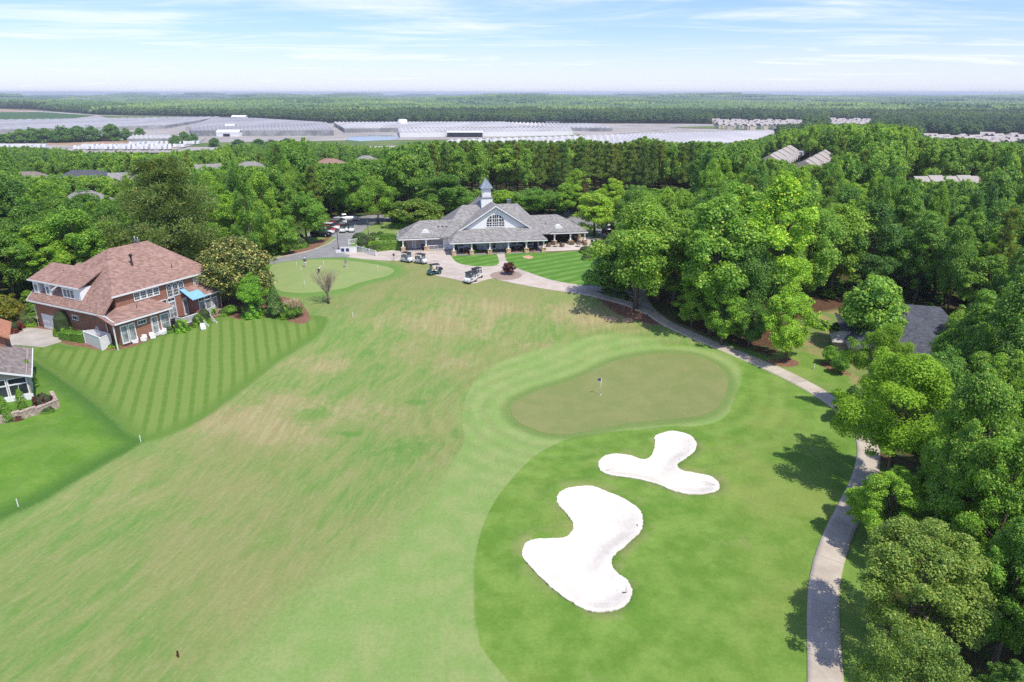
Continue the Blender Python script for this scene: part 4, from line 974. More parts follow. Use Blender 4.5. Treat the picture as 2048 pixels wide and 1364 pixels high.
# low roofs over the projecting rooms
rf = MB(); rf.plate([(-.6, -3.0, 3.1), (5.5, -3.25, 3.1), (8.6, -3.25, 3.1), (9.6, -2.3, 3.1), (7.6, .1, 4.05), (1.9, .1, 4.05)], .18)
rf.plate([(9.6, -2.3, 3.1), (9.6, .1, 3.1), (7.6, .1, 4.05)], .16); rf.plate([(-.6, .1, 3.15), (-.6, -3.0, 3.1), (1.9, .1, 4.05)], .16); rf.build('roof', M_rshing, house)
rf = MB(); rf.plate([(13.8, -2.2, 3.15), (19.6, -2.2, 3.15), (18.6, .05, 4.2), (13.8, .05, 4.2)], .16); rf.plate([(19.6, -2.2, 3.15), (19.6, .05, 3.15), (18.6, .05, 4.2)], .14); rf.build('roof', M_rshing, house)
# white gutters and rake boards
g = MB()
def board(a, b, w=.09, h=.18):
    a, b = Vector(a), Vector(b); d = (b-a); n = Vector((-d.y, d.x, 0)).normalized()*w/2; u_ = Vector((0, 0, h/2))
    g.add([a-n-u_, a+n-u_, a+n+u_, a-n+u_, b-n-u_, b+n-u_, b+n+u_, b-n+u_], [(0,3,2,1),(4,5,6,7),(0,1,5,4),(1,2,6,5),(2,3,7,6),(3,0,4,7)])
board((1.4, -.36, 5.45), (19.78, -.36, 5.45)); board((19.78, -.55, 5.45), (19.78, 15.5, 5.45)); board((-.58, -.7, 3.66), (-.58, 17.95, 3.64)); board((-.7, -3.08, 2.95), (5.5, -3.33, 2.95)); board((5.5, -3.33, 2.95), (8.65, -3.33, 2.95))
board((8.65, -3.33, 2.95), (9.7, -2.35, 2.95)); board((13.75, -2.28, 3.0), (19.68, -2.28, 3.0)); board((-.55, 17.95, 3.65), (xr, 17.95, zz-.15)); board((xr, 17.95, zz-.15), (10.5, 17.95, 3.7)); board((19.68, -2.28, 3.0), (19.68, .05, 3.0))
board((-.5, -.75, 3.68), (4.6, -.72, zh(4.6)-.35) if False else (-.5, -3.0, 2.98))
for x, y, z0, z1 in ((19.2, -.12, -1, 5.4), (.1, 17.5, -1, 3.6), (5.3, -2.75, -1, 2.9), (19.1, -1.75, -1, 3.0), (.08, .1, -1, 3.6)): g.tube((x, y, z0), (x, y, z1), .05)
g.build('gutter', M_white, house)
# dormers
def dormer(y0, y1, x0, zt, wins, roof=True):
    xb = (zt-ze)/sl-.5; zb = zh(x0)-.15
    d = MB().add([(x0, y0, zb), (x0, y1, zb), (x0, y1, zt), (x0, y0, zt), (xb, y0, zt), (xb, y1, zt)], [(0,3,2,1),(0,4,3),(1,2,5),(2,3,4,5),(0,1,5,4)]).build('dormer', M_sid, house)
    W = Wall((x0, y1, 0), -math.pi/2)
    for k, u in enumerate(wins): window(d, W, u, zb+.30, .62, .95, 2, 2, fw=.10, pane=M_glass)
    return d
dormer(15.7, 17.1, .45, 6.1, [.7]); dormer(12.7, 14.1, .45, 6.1, [.7]); dormer(5.6, 10.0, .55, 6.1, [.75, 1.6, 2.45])
dr = MB(); dr.plate([(.25, 12.2, 6.2), (.25, 17.9, 6.2), (xr+.02, 17.9, zz+.05), (xr+.02, 12.2, zz+.05)], .14); dr.plate([(.3, 5.3, 6.18), (.3, 12.0, 6.18), (5.0, 12.0, 7.98), (5.0, 5.3, 7.98)], .14); dr.build('dormer_roof', M_rshing, house)
g = MB(); board((.2, 12.2, 6.13), (.2, 17.9, 6.13)); board((.25, 5.3, 6.11), (.25, 12.1, 6.11)); g.build('gutter', M_white, house)
# garage face
W = Wall((.2, 17.4, 0), -math.pi/2)
gd = MB(); W.box(gd, 1.2, 6.1, -.35, 2.0, -.05, .06)
for i in range(1, 4): W.box(gd, 1.25, 6.05, -.35+i*.58, -.33+i*.58, .055, .075)
gd = gd.build('garage_door', M_door, house)
for u in (3.3, 4.0): W.box(MB(), u, u+.06, .9, 1.2, .076, .10).build('handle', M_dark, gd)
window(house, W, 9.9, 2.2, 1.3, .42, 3, 1); window(house, W, 14.7, .6, .42, 1.0, 1, 1, arch=True)
MB().add([W.p(s, z, d) for d in (0, .04) for s, z in ((.0, 0.05), (17.2, 0.05), (17.2, .17), (0, .17))], [(4,5,6,7),(0,3,2,1),(0,1,5,4),(2,3,7,6),(0,4,7,3),(1,2,6,5)]).build('brick_band', M_obrick, house)
# garden face
W = Wall((0, -2.38, 0), R(-2.2)); 
for u in (.95, 2.15): window(house, W, u, .35, .85, 1.95, 1, 1, pane=M_cglass, fw=.12)
window(house, W, 3.85, 2.0, 1.25, .38, 3, 1)
W = Wall((5.6, -2.6, 0), 0); window(house, W, .2, .3, .95, 2.0, 1, 2, pane=M_cglass, fw=.12); window(house, W, 2.0, .3, 1.35, 2.0, 2, 2, pane=M_cglass, fw=.12)
W = Wall((0, .1, 0), 0)
for u in (9.7, 11.2): window(house, W, u, .75, 1.15, 2.0, 2, 3, pane=M_cglass, fw=.12); window(house, W, u, 2.95, 1.15, .35, 2, 1)
for u in (5.9, 7.0, 8.1, 9.2): window(house, W, u-.3, 4.30, .82, .82, 3, 3, pane=M_glass, fw=.13)
for u in (11.1, 12.2, 13.3): window(house, W, u+.1, 3.55, .80, 1.15, 3, 3, arch=True, pane=M_glass, fw=.10)
for u in (16.2, 17.15): window(house, W, u, 3.95, .72, 1.45, 3, 4, pane=M_cglass, fw=.10)
dd = MB(); W.box(dd, 13.2, 14.0, .6, 2.9, 0, .07); dd = dd.build('door', M_white, house); pn = MB(); W.box(pn, 13.32, 13.88, .8, 2.6, .072, .085); pn.build('pane', M_cglass, dd)
W = Wall((14.2, -1.6, 0), 0)
for u in (1.2, 2.45, 3.7): window(house, W, u, .5, .95, 1.65, 1, 1, pane=M_cglass, fw=.11); window(house, W, u, 2.3, .95, .32, 2, 1, fw=.11)
aw = MB(); aw.plate([(12.9, -2.8, 3.0), (15.6, -2.8, 3.0), (15.6, -.0, 4.1), (12.9, -.0, 4.1)], .06); aw.build('awning', M_blue, house)
# deck with white railing and brick steps
MB().span((9.3, -4.2, .35), (14.1, -.0, .6)).build('deck', M_brown, house)
dk = MB().span((9.35, -4.1, -1.6), (14.05, -.1, .35)).build('deck_base', M_brick, house)
rail_fence(MB(), [(9.4, -2.4, .6), (9.4, -4.1, .6), (12.3, -4.1, .6)], 1.0, .13).build('railing', M_white, house)
rail_fence(MB(), [(12.3, -4.1, .6), (12.3, -6.2, -.8)], 1.0, .14).build('railing', M_white, house); rail_fence(MB(), [(14.0, -6.2, -.8), (14.0, -4.1, .6), (16.5, -3.2, .6)], 1.0, .14).build('railing', M_white, house)
st = MB()
for i in range(7): st.span((12.4, -4.2-.3*(i+1), -1.8), (13.9, -4.2-.3*i, .45-.2*i))
st.build('step', M_brick, house)
for k_, (x, y, z0, z1, r_) in enumerate(((8.4, 3.9, 6.2, 8.9, .14), (13.6, 1.8, 5.6, 7.2, .06), (3.1, 12.9, 6.0, 7.3, .06), (4.4, -1.2, 3.2, 4.1, .05))):
    v_ = MB().tube((x, y, z0), (x, y, z1), r_, n=10)
    if k_ == 0: v_.lathe([(.3, 0), (.2, .25), (.02, .3)], 10, (x, y, z1))
    v_.build('roof_vent', M_dark, house)
MB().box((12.6, 7.9, 9.75), (.5, .9, .5)).tube((12.5, 8.1, 9.4), (12.5, 8.1, 10.5), .10).tube((12.7, 7.7, 9.4), (12.7, 7.7, 10.4), .08).build('chimney_cap', M_grey, house)
# porch nook at the corner
W = Wall((.2, -.2, 0), R(-45)); MB().box((-.75, -2.75, .9), (.14, .14, 4.0)).build('porch_post', M_white, house)
MB().plate([(-1.0, -3.1, 2.95), (1.2, -3.1, 2.95), (1.2, .2, 3.75), (-1.0, .2, 3.75)], .1).build('porch_roof', M_rshing, house)
# ------------------------------------------------------------------ second house at the frame's left edge
p = P1(67, 798)+Vector((0, 0, .55)); SR = R(33)
h2 = thing('sunroom_house', 'beige house with white-framed sunroom at the left edge above the retaining wall', 'house', tuple(p), SR)
MB().span((-9, .1, -2.5), (0, 9.5, 2.55)).build('wall', M_bsid, h2)
mb = MB(); mb.plate([(.4, -.5, 2.35), (.4, 10, 2.35), (-2.6, 10, 3.55), (-2.6, -.5, 3.55)], .16); mb.plate([(-6.2, 10, 2.35), (-6.2, -.5, 2.35), (-2.6, -.5, 3.55), (-2.6, 10, 3.55)], .16); mb.build('roof', M_wshing, h2)
MB().add([(-6, 0, 2.3), (0, 0, 2.3), (-2.6, 0, 3.4), (-6, .2, 2.3), (0, .2, 2.3), (-2.6, .2, 3.4)], [(0,1,2),(3,5,4),(1,4,5,2),(0,2,5,3)]).build('gable', M_bsid, h2)
g = MB(); board((.45, -.52, 2.28), (-2.6, -.52, 3.45)); board((-2.6, -.52, 3.45), (-6.2, -.52, 2.28)); board((.45, -.5, 2.28), (.45, 10, 2.28)); g.build('gutter', M_white, h2)
W = Wall((0, .1, 0), 0)
for u in (-1.05, -2.95, -4.85):
    window(h2, W, u, .25, 1.6, 1.2, 2, 1, fw=.11, pane=M_glass); window(h2, W, u, 1.6, 1.6, .6, 1, 1, fw=.11, pane=M_glass)
MB().span((-6.5, -.05, -.85), (.1, .09, .12)).build('skirt_panel', M_white, h2)
W2 = Wall((0, 0, 0), math.pi/2)
for u in (1.6, 3.6): window(h2, W2, u, .3, 1.2, 1.9, 2, 2, fw=.1)
MB().span((-6, 9, -3), (-2.0, 15, 4.6)).build('wall', M_obrick, h2); mb = MB(); mb.plate([(-1.4, 8.4, 4.5), (-1.4, 15.6, 4.5), (-5, 15.6, 6.8), (-5, 8.4, 6.8)], .16); mb.plate([(-9, 8.4, 4.5), (-9, 15.6, 4.5), (-5, 15.6, 6.8), (-5, 8.4, 6.8)], .16); mb.build('roof', simple('clay_shingles', (.42,.19,.11), .9, .25, 3), h2)
a, b, c_, d_ = P1(116, 815), P1(72, 829), P1(40, 838), P1(-40, 856)
rw = MB()
for q, s in zip((a, b, c_), (b, c_, d_)):
    L = (s-q).length; an = math.atan2(s.y-q.y, s.x-q.x); mid = q.lerp(s, .5); rw.box((mid.x, mid.y, mid.z+.15), (L+.2, .42, 1.3), an); rw.box((mid.x, mid.y, mid.z+.83), (L+.25, .5, .1), an)
q = P1(106, 795); mid = q.lerp(a, .5); rw.box((mid.x, mid.y, mid.z+.14), ((q-a).length+.3, .4, 1.3), math.atan2(a.y-q.y, a.x-q.x))
tag(rw.build('retaining_wall', simple('wall_blocks', (.40,.31,.25), .9, .35, 4)), 'low tan block retaining wall in front of the sunroom', 'wall')
# ------------------------------------------------------------------ dark roofed house in the trees
p = P1(1796, 742); H3R = R(-18)
h3 = thing('dark_roof_house', 'house with dark charcoal hipped roof half hidden by trees', 'house', (p.x, p.y, p.z), H3R)
MB().span((-6, 0, -1), (6, 14, 3.0)).build('wall', M_bsid, h3)
hip(MB(), -6.8, 6.8, -.8, 14.8, 2.9, 7.4, 5.2, 5.2, 'y').build('roof', M_dshing, h3); hip(MB(), 1, 10, 5, 14.5, 2.9, 6.9, 0, 4).build('roof', M_dshing, h3)
MB().span((-8, 3, -1), (-6, 6, 2.4)).build('wall', M_bsid, h3); hip(MB(), -8.4, -5, 2.6, 6.4, 2.4, 3.6, 1.2, 0).build('roof', M_tshing, h3)
W = Wall((0, 0, 0), 0)
for u in (-3.8, 0, 3.8): window(h3, W, u, .8, 1.2, 1.4)
MB().span((-3, -4.5, -.6), (6, -.1, .1)).build('terrace', M_plaza, h3)
# ------------------------------------------------------------------ houses seen between the trees
CLEAR = [(h3.location.x+1, h3.location.y+7, 9.5)]; SIGHT = [(1775, 1895, 705, 108)]
def home(px, py, ztop, roofmat, wallmat, label, w=14, d=11, h=5.5, rise=3.4, rz=0.0, dist=None, gable=False, clear=True):
    """house whose ridge shows at pixel (px,py), at the given ground distance"""
    dr_ = rays((px, py))[0]; s = dist/math.hypot(dr_[0], dr_[1]); x, y = dr_[0]*s, dr_[1]*s; zt = CAMZ+dr_[2]*s
    z0 = zt-h-rise
    t_ = thing('house', label, 'house', (x, y, z0), rz, 'houses among the trees left of the clubhouse')
    g_ = float(ground_z(np.array([x]), np.array([y]))[0]); MB().span((-w/2, -d/2, min(-1, g_-z0-1)), (w/2, d/2, h)).span((w*.1, -d/2-2.2, min(-1, g_-z0-1)), (w*.38, 0, h-.02)).build('wall', wallmat, t_)
    r_ = hip(MB(), -w/2-.5, w/2+.5, -d/2-.5, d/2+.5, h, h+rise, 0 if gable else d*.42, 0 if gable else d*.42)
    r_.plate([(w*.05, -d/2-2.8, h), (w*.24, -d/2-2.8, h+rise*.68), (w*.24, 1, h+rise*.68), (w*.05, 0, h)], .14); r_.plate([(w*.24, -d/2-2.8, h+rise*.68), (w*.43, -d/2-2.8, h), (w*.43, 0, h), (w*.24, 1, h+rise*.68)], .14)
    r_.build('roof', roofmat, t_)
    MB().add([(w*.09, -d/2-2.3, h), (w*.39, -d/2-2.3, h), (w*.24, -d/2-2.3, h+rise*.6), (w*.09, -d/2-2.1, h), (w*.39, -d/2-2.1, h), (w*.24, -d/2-2.1, h+rise*.6)], [(0,1,2),(3,5,4),(0,3,4,1)]).build('gable', M_white if wallmat is not M_brick else M_brick, t_)
    W_ = Wall((0, -d/2, 0), 0)
    for u in (-w*.32, -w*.1): window(t_, W_, u, h-1.8, 1.0, 1.3)
    CLEAR.append((x, y, w*.62)); SIGHT.append((px-w*.55/dist*F, px+w*.55/dist*F, py+rise*.72*1283/dist, dist))
    return t_
M_cream = siding('cream_siding', (.55,.50,.38))
home(57, 343, 0, M_wshing, M_cream, 'tan roofed house peeping from the trees at far left', dist=330, w=15)
home(172, 340, 0, M_dshing, M_sid, 'house with broad dark blue-grey roof among the left trees', dist=300, w=20, d=13)
home(265, 344, 0, M_gshing, M_sid, 'pale grey roofed white house left of the huge pine', dist=270, w=14, rz=R(25), gable=True)
home(170, 380, 0, M_gshing, M_cream, 'grey roofed cream gabled house above the bright tree', dist=205, w=11, d=9, rz=R(-15))
home(413, 328, 0, M_gshing, M_sid, 'grey roofed house right behind the top of the huge pine', dist=330, w=11, rz=R(30), gable=True)
home(500, 323, 0, M_gshing, M_sid, 'low grey roof in the woods above the light green trees', dist=360, w=14)
home(660, 317, 0, M_rshing, M_brick, 'brown roofed brick house in the wood beyond the car park', dist=380, w=16, d=13, rz=R(-10))
home(732, 311, 0, M_gshing, M_sid, 'grey roofed house beside the brown roofed brick house', dist=420, w=13)
# townhouse rows on the wooded ridge
def townhouses(px, py, dist, n, rz, label, w=7.5, d=13, h=6, rise=4.0, mat=None):
    dr_ = rays((px, py))[0]; s = dist/math.hypot(dr_[0], dr_[1]); x, y = dr_[0]*s, dr_[1]*s; z0 = CAMZ+dr_[2]*s-h-rise
    t_ = thing('townhouse_row', label, 'townhouses', (x, y, z0), rz, 'townhouse rows on the wooded ridge'); mbw = MB(); 
    mbw.span((-n*w/2, -d/2, -6), (n*w/2, d/2, h)).add([(sx*(n*w/2-.1*k_), yy, zz_) for sx in (-1, 1) for k_ in (0, 1) for yy, zz_ in ((-d/2, h), (d/2, h), (0, h+rise-.2))], [(0,2,1),(3,4,5),(0,3,5,2),(1,2,5,4),(6,7,8),(9,11,10),(6,8,11,9),(7,10,11,8)]).build('wall', M_cream, t_)
    for i in range(n):
        a = -n*w/2+i*w; r_ = MB(); o_ = .45 if i % 2 else 0
        r_.plate([(a+.02, -d/2-.5-o_, h), (a+w-.02, -d/2-.5-o_, h), (a+w-.02, 0, h+rise+o_*.6), (a+.02, 0, h+rise+o_*.6)], .15); r_.plate([(a+w-.02, d/2+.5, h), (a+.02, d/2+.5, h), (a+.02, 0, h+rise+o_*.6), (a+w-.02, 0, h+rise+o_*.6)], .15)
        q = a+w*.5; r_.plate([(q-2.3, -d/2-1.4, h), (q, -d/2-1.4, h+2.0), (q, -1.5, h+2.0), (q-2.3, -4, h)], .12); r_.plate([(q, -d/2-1.4, h+2.0), (q+2.3, -d/2-1.4, h), (q+2.3, -4, h), (q, -1.5, h+2.0)], .12)
        r_.build('roof', M_tshing, t_)
        MB().add([(q-2.1, -d/2-.9, h), (q+2.1, -d/2-.9, h), (q, -d/2-.9, h+1.8), (q-2.1, -d/2-.7, h), (q+2.1, -d/2-.7, h), (q, -d/2-.7, h+1.8)], [(0,1,2),(3,5,4),(0,3,4,1)]).build('gable', M_white, t_)
    c_, s_ = math.cos(rz), math.sin(rz)
    for i in range(n): u = -n*w/2+(i+.5)*w; CLEAR.append((x+u*c_, y+u*s_, d*.6))
    for i in range(n):
        u = -n*w/2+(i+.5)*w; q = project((x+u*c_, y+u*s_, z0+h+1.9))[0]; SIGHT.append((q[0]-w/2/q[2]*F, q[0]+w/2/q[2]*F, q[1], q[2]-4))
townhouses(1562, 299, 350, 9, R(62), 'upper townhouse row with taupe roofs running up the wooded ridge')
townhouses(1632, 310, 315, 8, R(60), 'lower townhouse row with taupe roofs running up the wooded ridge')
townhouses(1898, 352, 262, 5, R(2), 'single townhouse row with taupe roofs standing across the slope on the right', w=4.6, d=10, rise=3.2)
# ------------------------------------------------------------------ fields and greenhouses
FZ = -18.0
def FP(px, z=FZ): return on_plane(px, z)
FIELD_POLY = FP([(-300,308),(-300,222),(60,225),(200,230),(460,234),(560,241),(660,246),(900,247),(1100,246),(1350,247),(1430,248),(1500,253),(1545,262),(1560,275),(1500,300)])
def fsheet(name, px, mat, lift, label=None):
    o = sheet(name, FP(px), mat, 60, lift, skirt=.3); return o
def cropm(name, c0, c1, sc=.02, st=(1, 1, 1)):
    m, t, out = new_mat(name); pos = t.n('ShaderNodeNewGeometry').outputs['Position']; n = t.noise(sc, t.mapv(pos, st), 6, .65)
    principled(t, out, t.mix(t.rng(n, .35, .65), c0, c1), .95, 0, .1); return m
M_field = cropm('field_grass', (.085,.150,.035), (.170,.205,.065)); M_crop = cropm('crop_rows', (.045,.105,.030), (.075,.135,.042), .05, (.2, 1, 1)); M_soil = cropm('bare_soil', (.33,.215,.135), (.44,.31,.21))
M_pale = cropm('pale_gravel', (.30,.275,.25), (.40,.37,.34))
fsheet('field', [(-300,310),(-300,222),(60,226),(200,231),(460,235),(560,242),(660,247),(900,248),(1100,247),(1350,248),(1430,249),(1500,254),(1543,263),(1555,275),(1500,302)], M_pale, .25)
fsheet('crop_field', [(-250,228),(0,229),(80,228),(190,232),(150,236.5),(0,243),(-250,250)], M_crop, .6); fsheet('bare_soil', [(-250,226),(0,226.3),(62,226),(75,227),(0,228.4),(-250,228)], M_soil, .7)
fsheet('field', [(200,232),(460,235.3),(555,242),(500,241.5),(440,237.5),(215,236)], M_field, .62)
fsheet('field', [(380,287),(700,281.5),(900,280),(1205,269),(1240,268.5),(1100,280),(900,289),(700,294),(380,294)], M_field, .6); fsheet('field', [(1340,256),(1440,252.5),(1500,254),(1530,262),(1480,262)], M_field, .6)
fsheet('bare_soil', [(90,286),(240,281),(360,281),(350,289),(230,291),(100,291)], M_soil, .6); fsheet('field', [(235,283),(345,279),(350,283),(290,288)], M_field, .8)
fsheet('dirt_track', [(330,300),(390,287),(407,277),(412,277),(398,288),(352,301)], M_pale, .9)
fsheet('bare_soil', [(1150,268),(1240,262),(1340,257),(1355,258),(1240,269),(1170,273)], M_pale, .85)
m, t, out = new_mat('pond_water'); pos = t.n('ShaderNodeNewGeometry').outputs['Position']; principled(t, out, (.10,.115,.11), .08, 0, .6, bump=t.noise(.8, pos, 3), bstr=.15); 
fsheet('water', [(700,274),(745,271.5),(785,271.5),(800,276),(790,281),(720,284),(692,281)], m, .8)
def ghouse_mat(name, c0, c1, sc):
    m, t, out = new_mat(name); tc = t.n('ShaderNodeTexCoord').outputs['Object']; n = t.noise(sc, t.mapv(tc, (1, .25, 1)), 4, .6)
    principled(t, out, t.mix(t.rng(n, .38, .62), c0, c1), .7, 0, .1); return m
M_gh = ghouse_mat('whitewashed_glass', (.31,.305,.31), (.385,.38,.385), .02); M_gh2 = ghouse_mat('bright_poly_roof', (.47,.455,.44), (.57,.555,.54), .03); M_gh3 = ghouse_mat('lavender_glass', (.40,.39,.40), (.47,.46,.47), .015); M_ghw = ghouse_mat('glass_wall', (.22,.225,.22), (.36,.36,.35), .06)
def greenhouse(px, hgt, label, mat, bays=14, rise=1.2, along=None, wmat=None):
    """block of joined gutter bays over a four-cornered footprint (near-left, near-right, far-right, far-left)"""
    c4 = FP(px)[:, :2]; ctr = c4.mean(0); q = c4-ctr
    o = thing('greenhouse', label, 'greenhouse', (ctr[0], ctr[1], FZ), 0, 'greenhouses in the fields')
    wv = [(a, b, z) for z in (-1, hgt) for a, b in q]; MB().add(wv, [(0,1,5,4),(1,2,6,5),(2,3,7,6),(3,0,4,7),(4,5,6,7)]).build('wall', wmat or M_ghw, o)
    r_ = MB(); A_, B_, C_, D_ = [Vector((a, b, hgt)) for a, b in q]
    for i in range(bays):
        t0, tm, t1 = i/bays, (i+.5)/bays, (i+1)/bays; up = Vector((0, 0, rise))
        e = [A_.lerp(B_, t0), D_.lerp(C_, t0), A_.lerp(B_, tm)+up, D_.lerp(C_, tm)+up, A_.lerp(B_, t1), D_.lerp(C_, t1)]
        r_.add([v+Vector((0, 0, .03)) for v in e], [(0,2,3,1),(2,4,5,3),(0,4,2),(1,3,5)])
    r_.build('roof', mat, o); return o
greenhouse([(-200,272),(330,258),(440,238.5),(-60,246)], 5, 'vast grey greenhouse roof spreading along the far left field', M_gh, 30)
greenhouse([(372,262),(650,251),(510,242),(430,240)], 5, 'wide grey greenhouse right of the vast left one', M_gh, 26)
greenhouse([(384,273),(668,272),(655,254),(380,263)], 7, 'long greenhouse with tall glazed front beside the white silo shed', M_gh, 36, 1.5)
greenhouse([(690,266),(1060,262),(1010,252),(668,252)], 6, 'long bright greenhouse behind the pond', M_gh2, 44, 1.7)
greenhouse([(800,275),(1145,271),(1140,264),(796,266)], 6, 'white arch-roofed greenhouse row with the dark loading dock', M_gh2, 40, 1.9, wmat=M_white)
greenhouse([(1000,260),(1225,264),(1200,256),(1015,252)], 5, 'smaller bright greenhouse at the right end of the rows', M_gh2, 24, 2.4)
greenhouse([(890,300),(1250,300),(1240,276),(895,288)], 4, 'pale low greenhouse roof just beyond the pines', M_gh2, 26, 1.2)
greenhouse([(1210,302),(1500,292),(1556,267),(1230,276)], 4, 'huge lavender-white greenhouse roof at the right of the fields', M_gh3, 40, 1.0)
greenhouse([(255,285),(345,284),(340,277),(262,278)], 4, 'small white greenhouse beside the farmhouse', M_gh2, 9, 1.6)
def fbox(name, px, py, w_, d_, h_, mat, label, cat, group=None, rz=0, roofm=None, cyl=False, parts=None):
    p = FP((px, py))[0]; o = thing(name, label, cat, (p[0], p[1], FZ), rz, group)
    if cyl: MB().lathe([(w_/2, -1), (w_/2, h_), (w_*.3, h_+.8), (.05, h_+1.1)], 20).build('tank_wall', mat, o); MB().lathe([(w_/2+.1, h_*.5), (w_/2+.1, h_*.5+.2), (w_/2, h_*.5+.3)], 20).build('band', M_grey, o)
    else:
        MB().span((-w_/2, -d_/2, -1), (w_/2, d_/2, h_)).build('wall', mat, o); hip(MB(), -w_/2-.4, w_/2+.4, -d_/2-.4, d_/2+.4, h_, h_+min(w_, d_)*.22, 0, 0).build('roof', roofm or mat, o)
        MB().span((-w_*.2, -d_/2-.08, 0), (w_*.1, -d_/2-.01, h_*.7)).build('door', M_dark, o)
    return o
fbox('storage_tank', 806, 256, 15, 15, 13, M_white, 'white cylindrical water tank above the greenhouses', 'tank', cyl=True)
fbox('shed', 460, 273, 30, 14, 5.5, M_white, 'white packing shed in front of the long greenhouse', 'shed'); fbox('shed', 463, 262, 14, 10, 8, M_white, 'tall white shed behind the packing shed', 'shed'); fbox('shed', 480, 240.5, 30, 14, 7, M_white, 'tiny white shed on the skyline of the left greenhouses', 'shed')
fbox('loading_dock', 930, 274.5, 46, 8, 6.2, M_dark, 'dark open loading dock in the white greenhouse row', 'loading dock', roofm=M_white)
fbox('farmhouse', 205, 283, 26, 11, 4, M_brick, 'low brown farmhouse among dark trees by the trailers', 'house', roofm=M_wshing)
fbox('shed', 1105, 252.5, 24, 14, 5, M_tan, 'low brown shed behind the bright greenhouses', 'shed', roofm=M_dshing)
# trailers parked in the lot on the left
tr0 = None
lot = [(q, 297+.4*math.sin(q)) for q in range(-8, 100, 9)]+[(q, 291.8+(q-250)*-.012) for q in range(262, 402, 9)]+[(q, 296.5) for q in range(170, 372, 9)]+[(q, 300.5) for q in range(152, 350, 9)]
for i, (a, b) in enumerate(lot):
    p = FP((a, b))[0]
    if tr0 is None:
        tr0 = thing('box_trailer', '', 'trailer', (0, 0, 0), 0, 'white trailers parked in the lot'); MB().box((0, 0, 2.5), (2.6, 11, 2.9)).build('box', M_white, tr0, bevel=.08)
        MB().box((0, 0, .92), (1.0, 10.6, .24)).build('chassis', M_dark, tr0)
        for s in (-1, 1): MB().tube((s*.75, -3.6, .5), (s*1.2, -3.6, .5), .5, n=12).tube((s*.75, -4.8, .5), (s*1.2, -4.8, .5), .5, n=12).build('wheel', M_blackp, tr0)
        o = tr0
    else: o = copy_tree(tr0)
    lb = 'white box trailer in the front row of the trailer lot' if b > 299 else 'white box trailer in the middle row of the trailer lot' if a > 110 and b > 295 else 'white box trailer in the back row of the trailer lot' if a > 110 else 'white box trailer in the row at the far left edge'
    relabel(o, lb, (p[0], p[1], FZ+.3), R(rng.uniform(-8, 8)+ (90 if i % 4 == 1 else 20)), lb.replace('white box trailer in', 'trailers in'))
# far housing estates
def estate(boxes, n, label, grp, dist, rf):
    for i in range(n):
        x0, x1, ya, yb = boxes; u = (i*.618034) % 1; v = (i+.5)/n; px, py = x0+(x1-x0)*u, ya+(yb-ya)*v
        dr_ = rays((px, py))[0]; hr = math.hypot(dr_[0], dr_[1]); s = 1000/hr
        for _ in range(6): s = (gz(dr_[0]*s, dr_[1]*s)+9.6-CAMZ)/dr_[2]
        x, y, zt = dr_[0]*s, dr_[1]*s, CAMZ+dr_[2]*s; SIGHT2.append((px-9*F/s/hr, px+9*F/s/hr, py+2.2*F/s/hr, s*hr-8))
        key = (rf, i % 3)
        if key not in EST:
            w_, d_, h_ = 13+i % 3*2, 11, 6; m1 = MB().span((-w_/2, -d_/2, -14), (w_/2, d_/2, h_)); k_ = len(m1.f)
            hip(m1, -w_/2-.4, w_/2+.4, -d_/2-.4, d_/2+.4, h_, h_+3.6, d_*.3*(i % 2), d_*.3*(i % 2))
            m1.plate([(-4, -d_/2-2, h_), (-1, -d_/2-2, h_+2.6), (-1, 0, h_+2.6), (-4, 0, h_)], .1); m1.plate([(-1, -d_/2-2, h_+2.6), (2, -d_/2-2, h_), (2, 0, h_), (-1, 0, h_+2.6)], .1); m1.span((-3.6, -d_/2-1.6, -14), (1.6, 0, h_-.1))
            me = raw_mesh('house', m1.v, m1.f, [M_cream, rf]); 
            for f_ in me.polygons: f_.material_index = 1 if f_.center.z > h_-.05 and f_.index >= k_ else 0
            EST[key] = me
        o = link(bpy.data.objects.new('house', EST[key])); o.location = (x, y, zt-9.6); o.rotation_euler = (0, 0, rng.uniform(-.6, .6)); tag(o, label, 'house', grp); CLEAR.append((x, y, 10)); 
EST = {}; SIGHT2 = []
estate((1432, 1606, 237, 247), 34, 'tiny taupe roofed house in the distant estate beyond the greenhouses', 'houses of the distant estate beyond the greenhouses', lambda v: 2150-750*v, M_tshing)
estate((1664, 1745, 235, 247), 20, 'tiny taupe roofed house in the distant estate behind the wooded ridge', 'houses of the distant estate behind the ridge', lambda v: 2000-700*v, M_tshing)
estate((1860, 1965, 266, 275), 9, 'small pale roofed house in the valley right of the ridge', 'houses in the valley right of the ridge', lambda v: 1000-150*v, M_tshing)
estate((1975, 2060, 263, 281), 11, 'small pale roofed house at the right edge of the valley', 'houses at the right edge of the valley', lambda v: 900-150*v, M_tshing)
fbox('shed', 1497, 219.5, 60, 20, 7, M_white, 'long white building in the far forest above the estate', 'building')
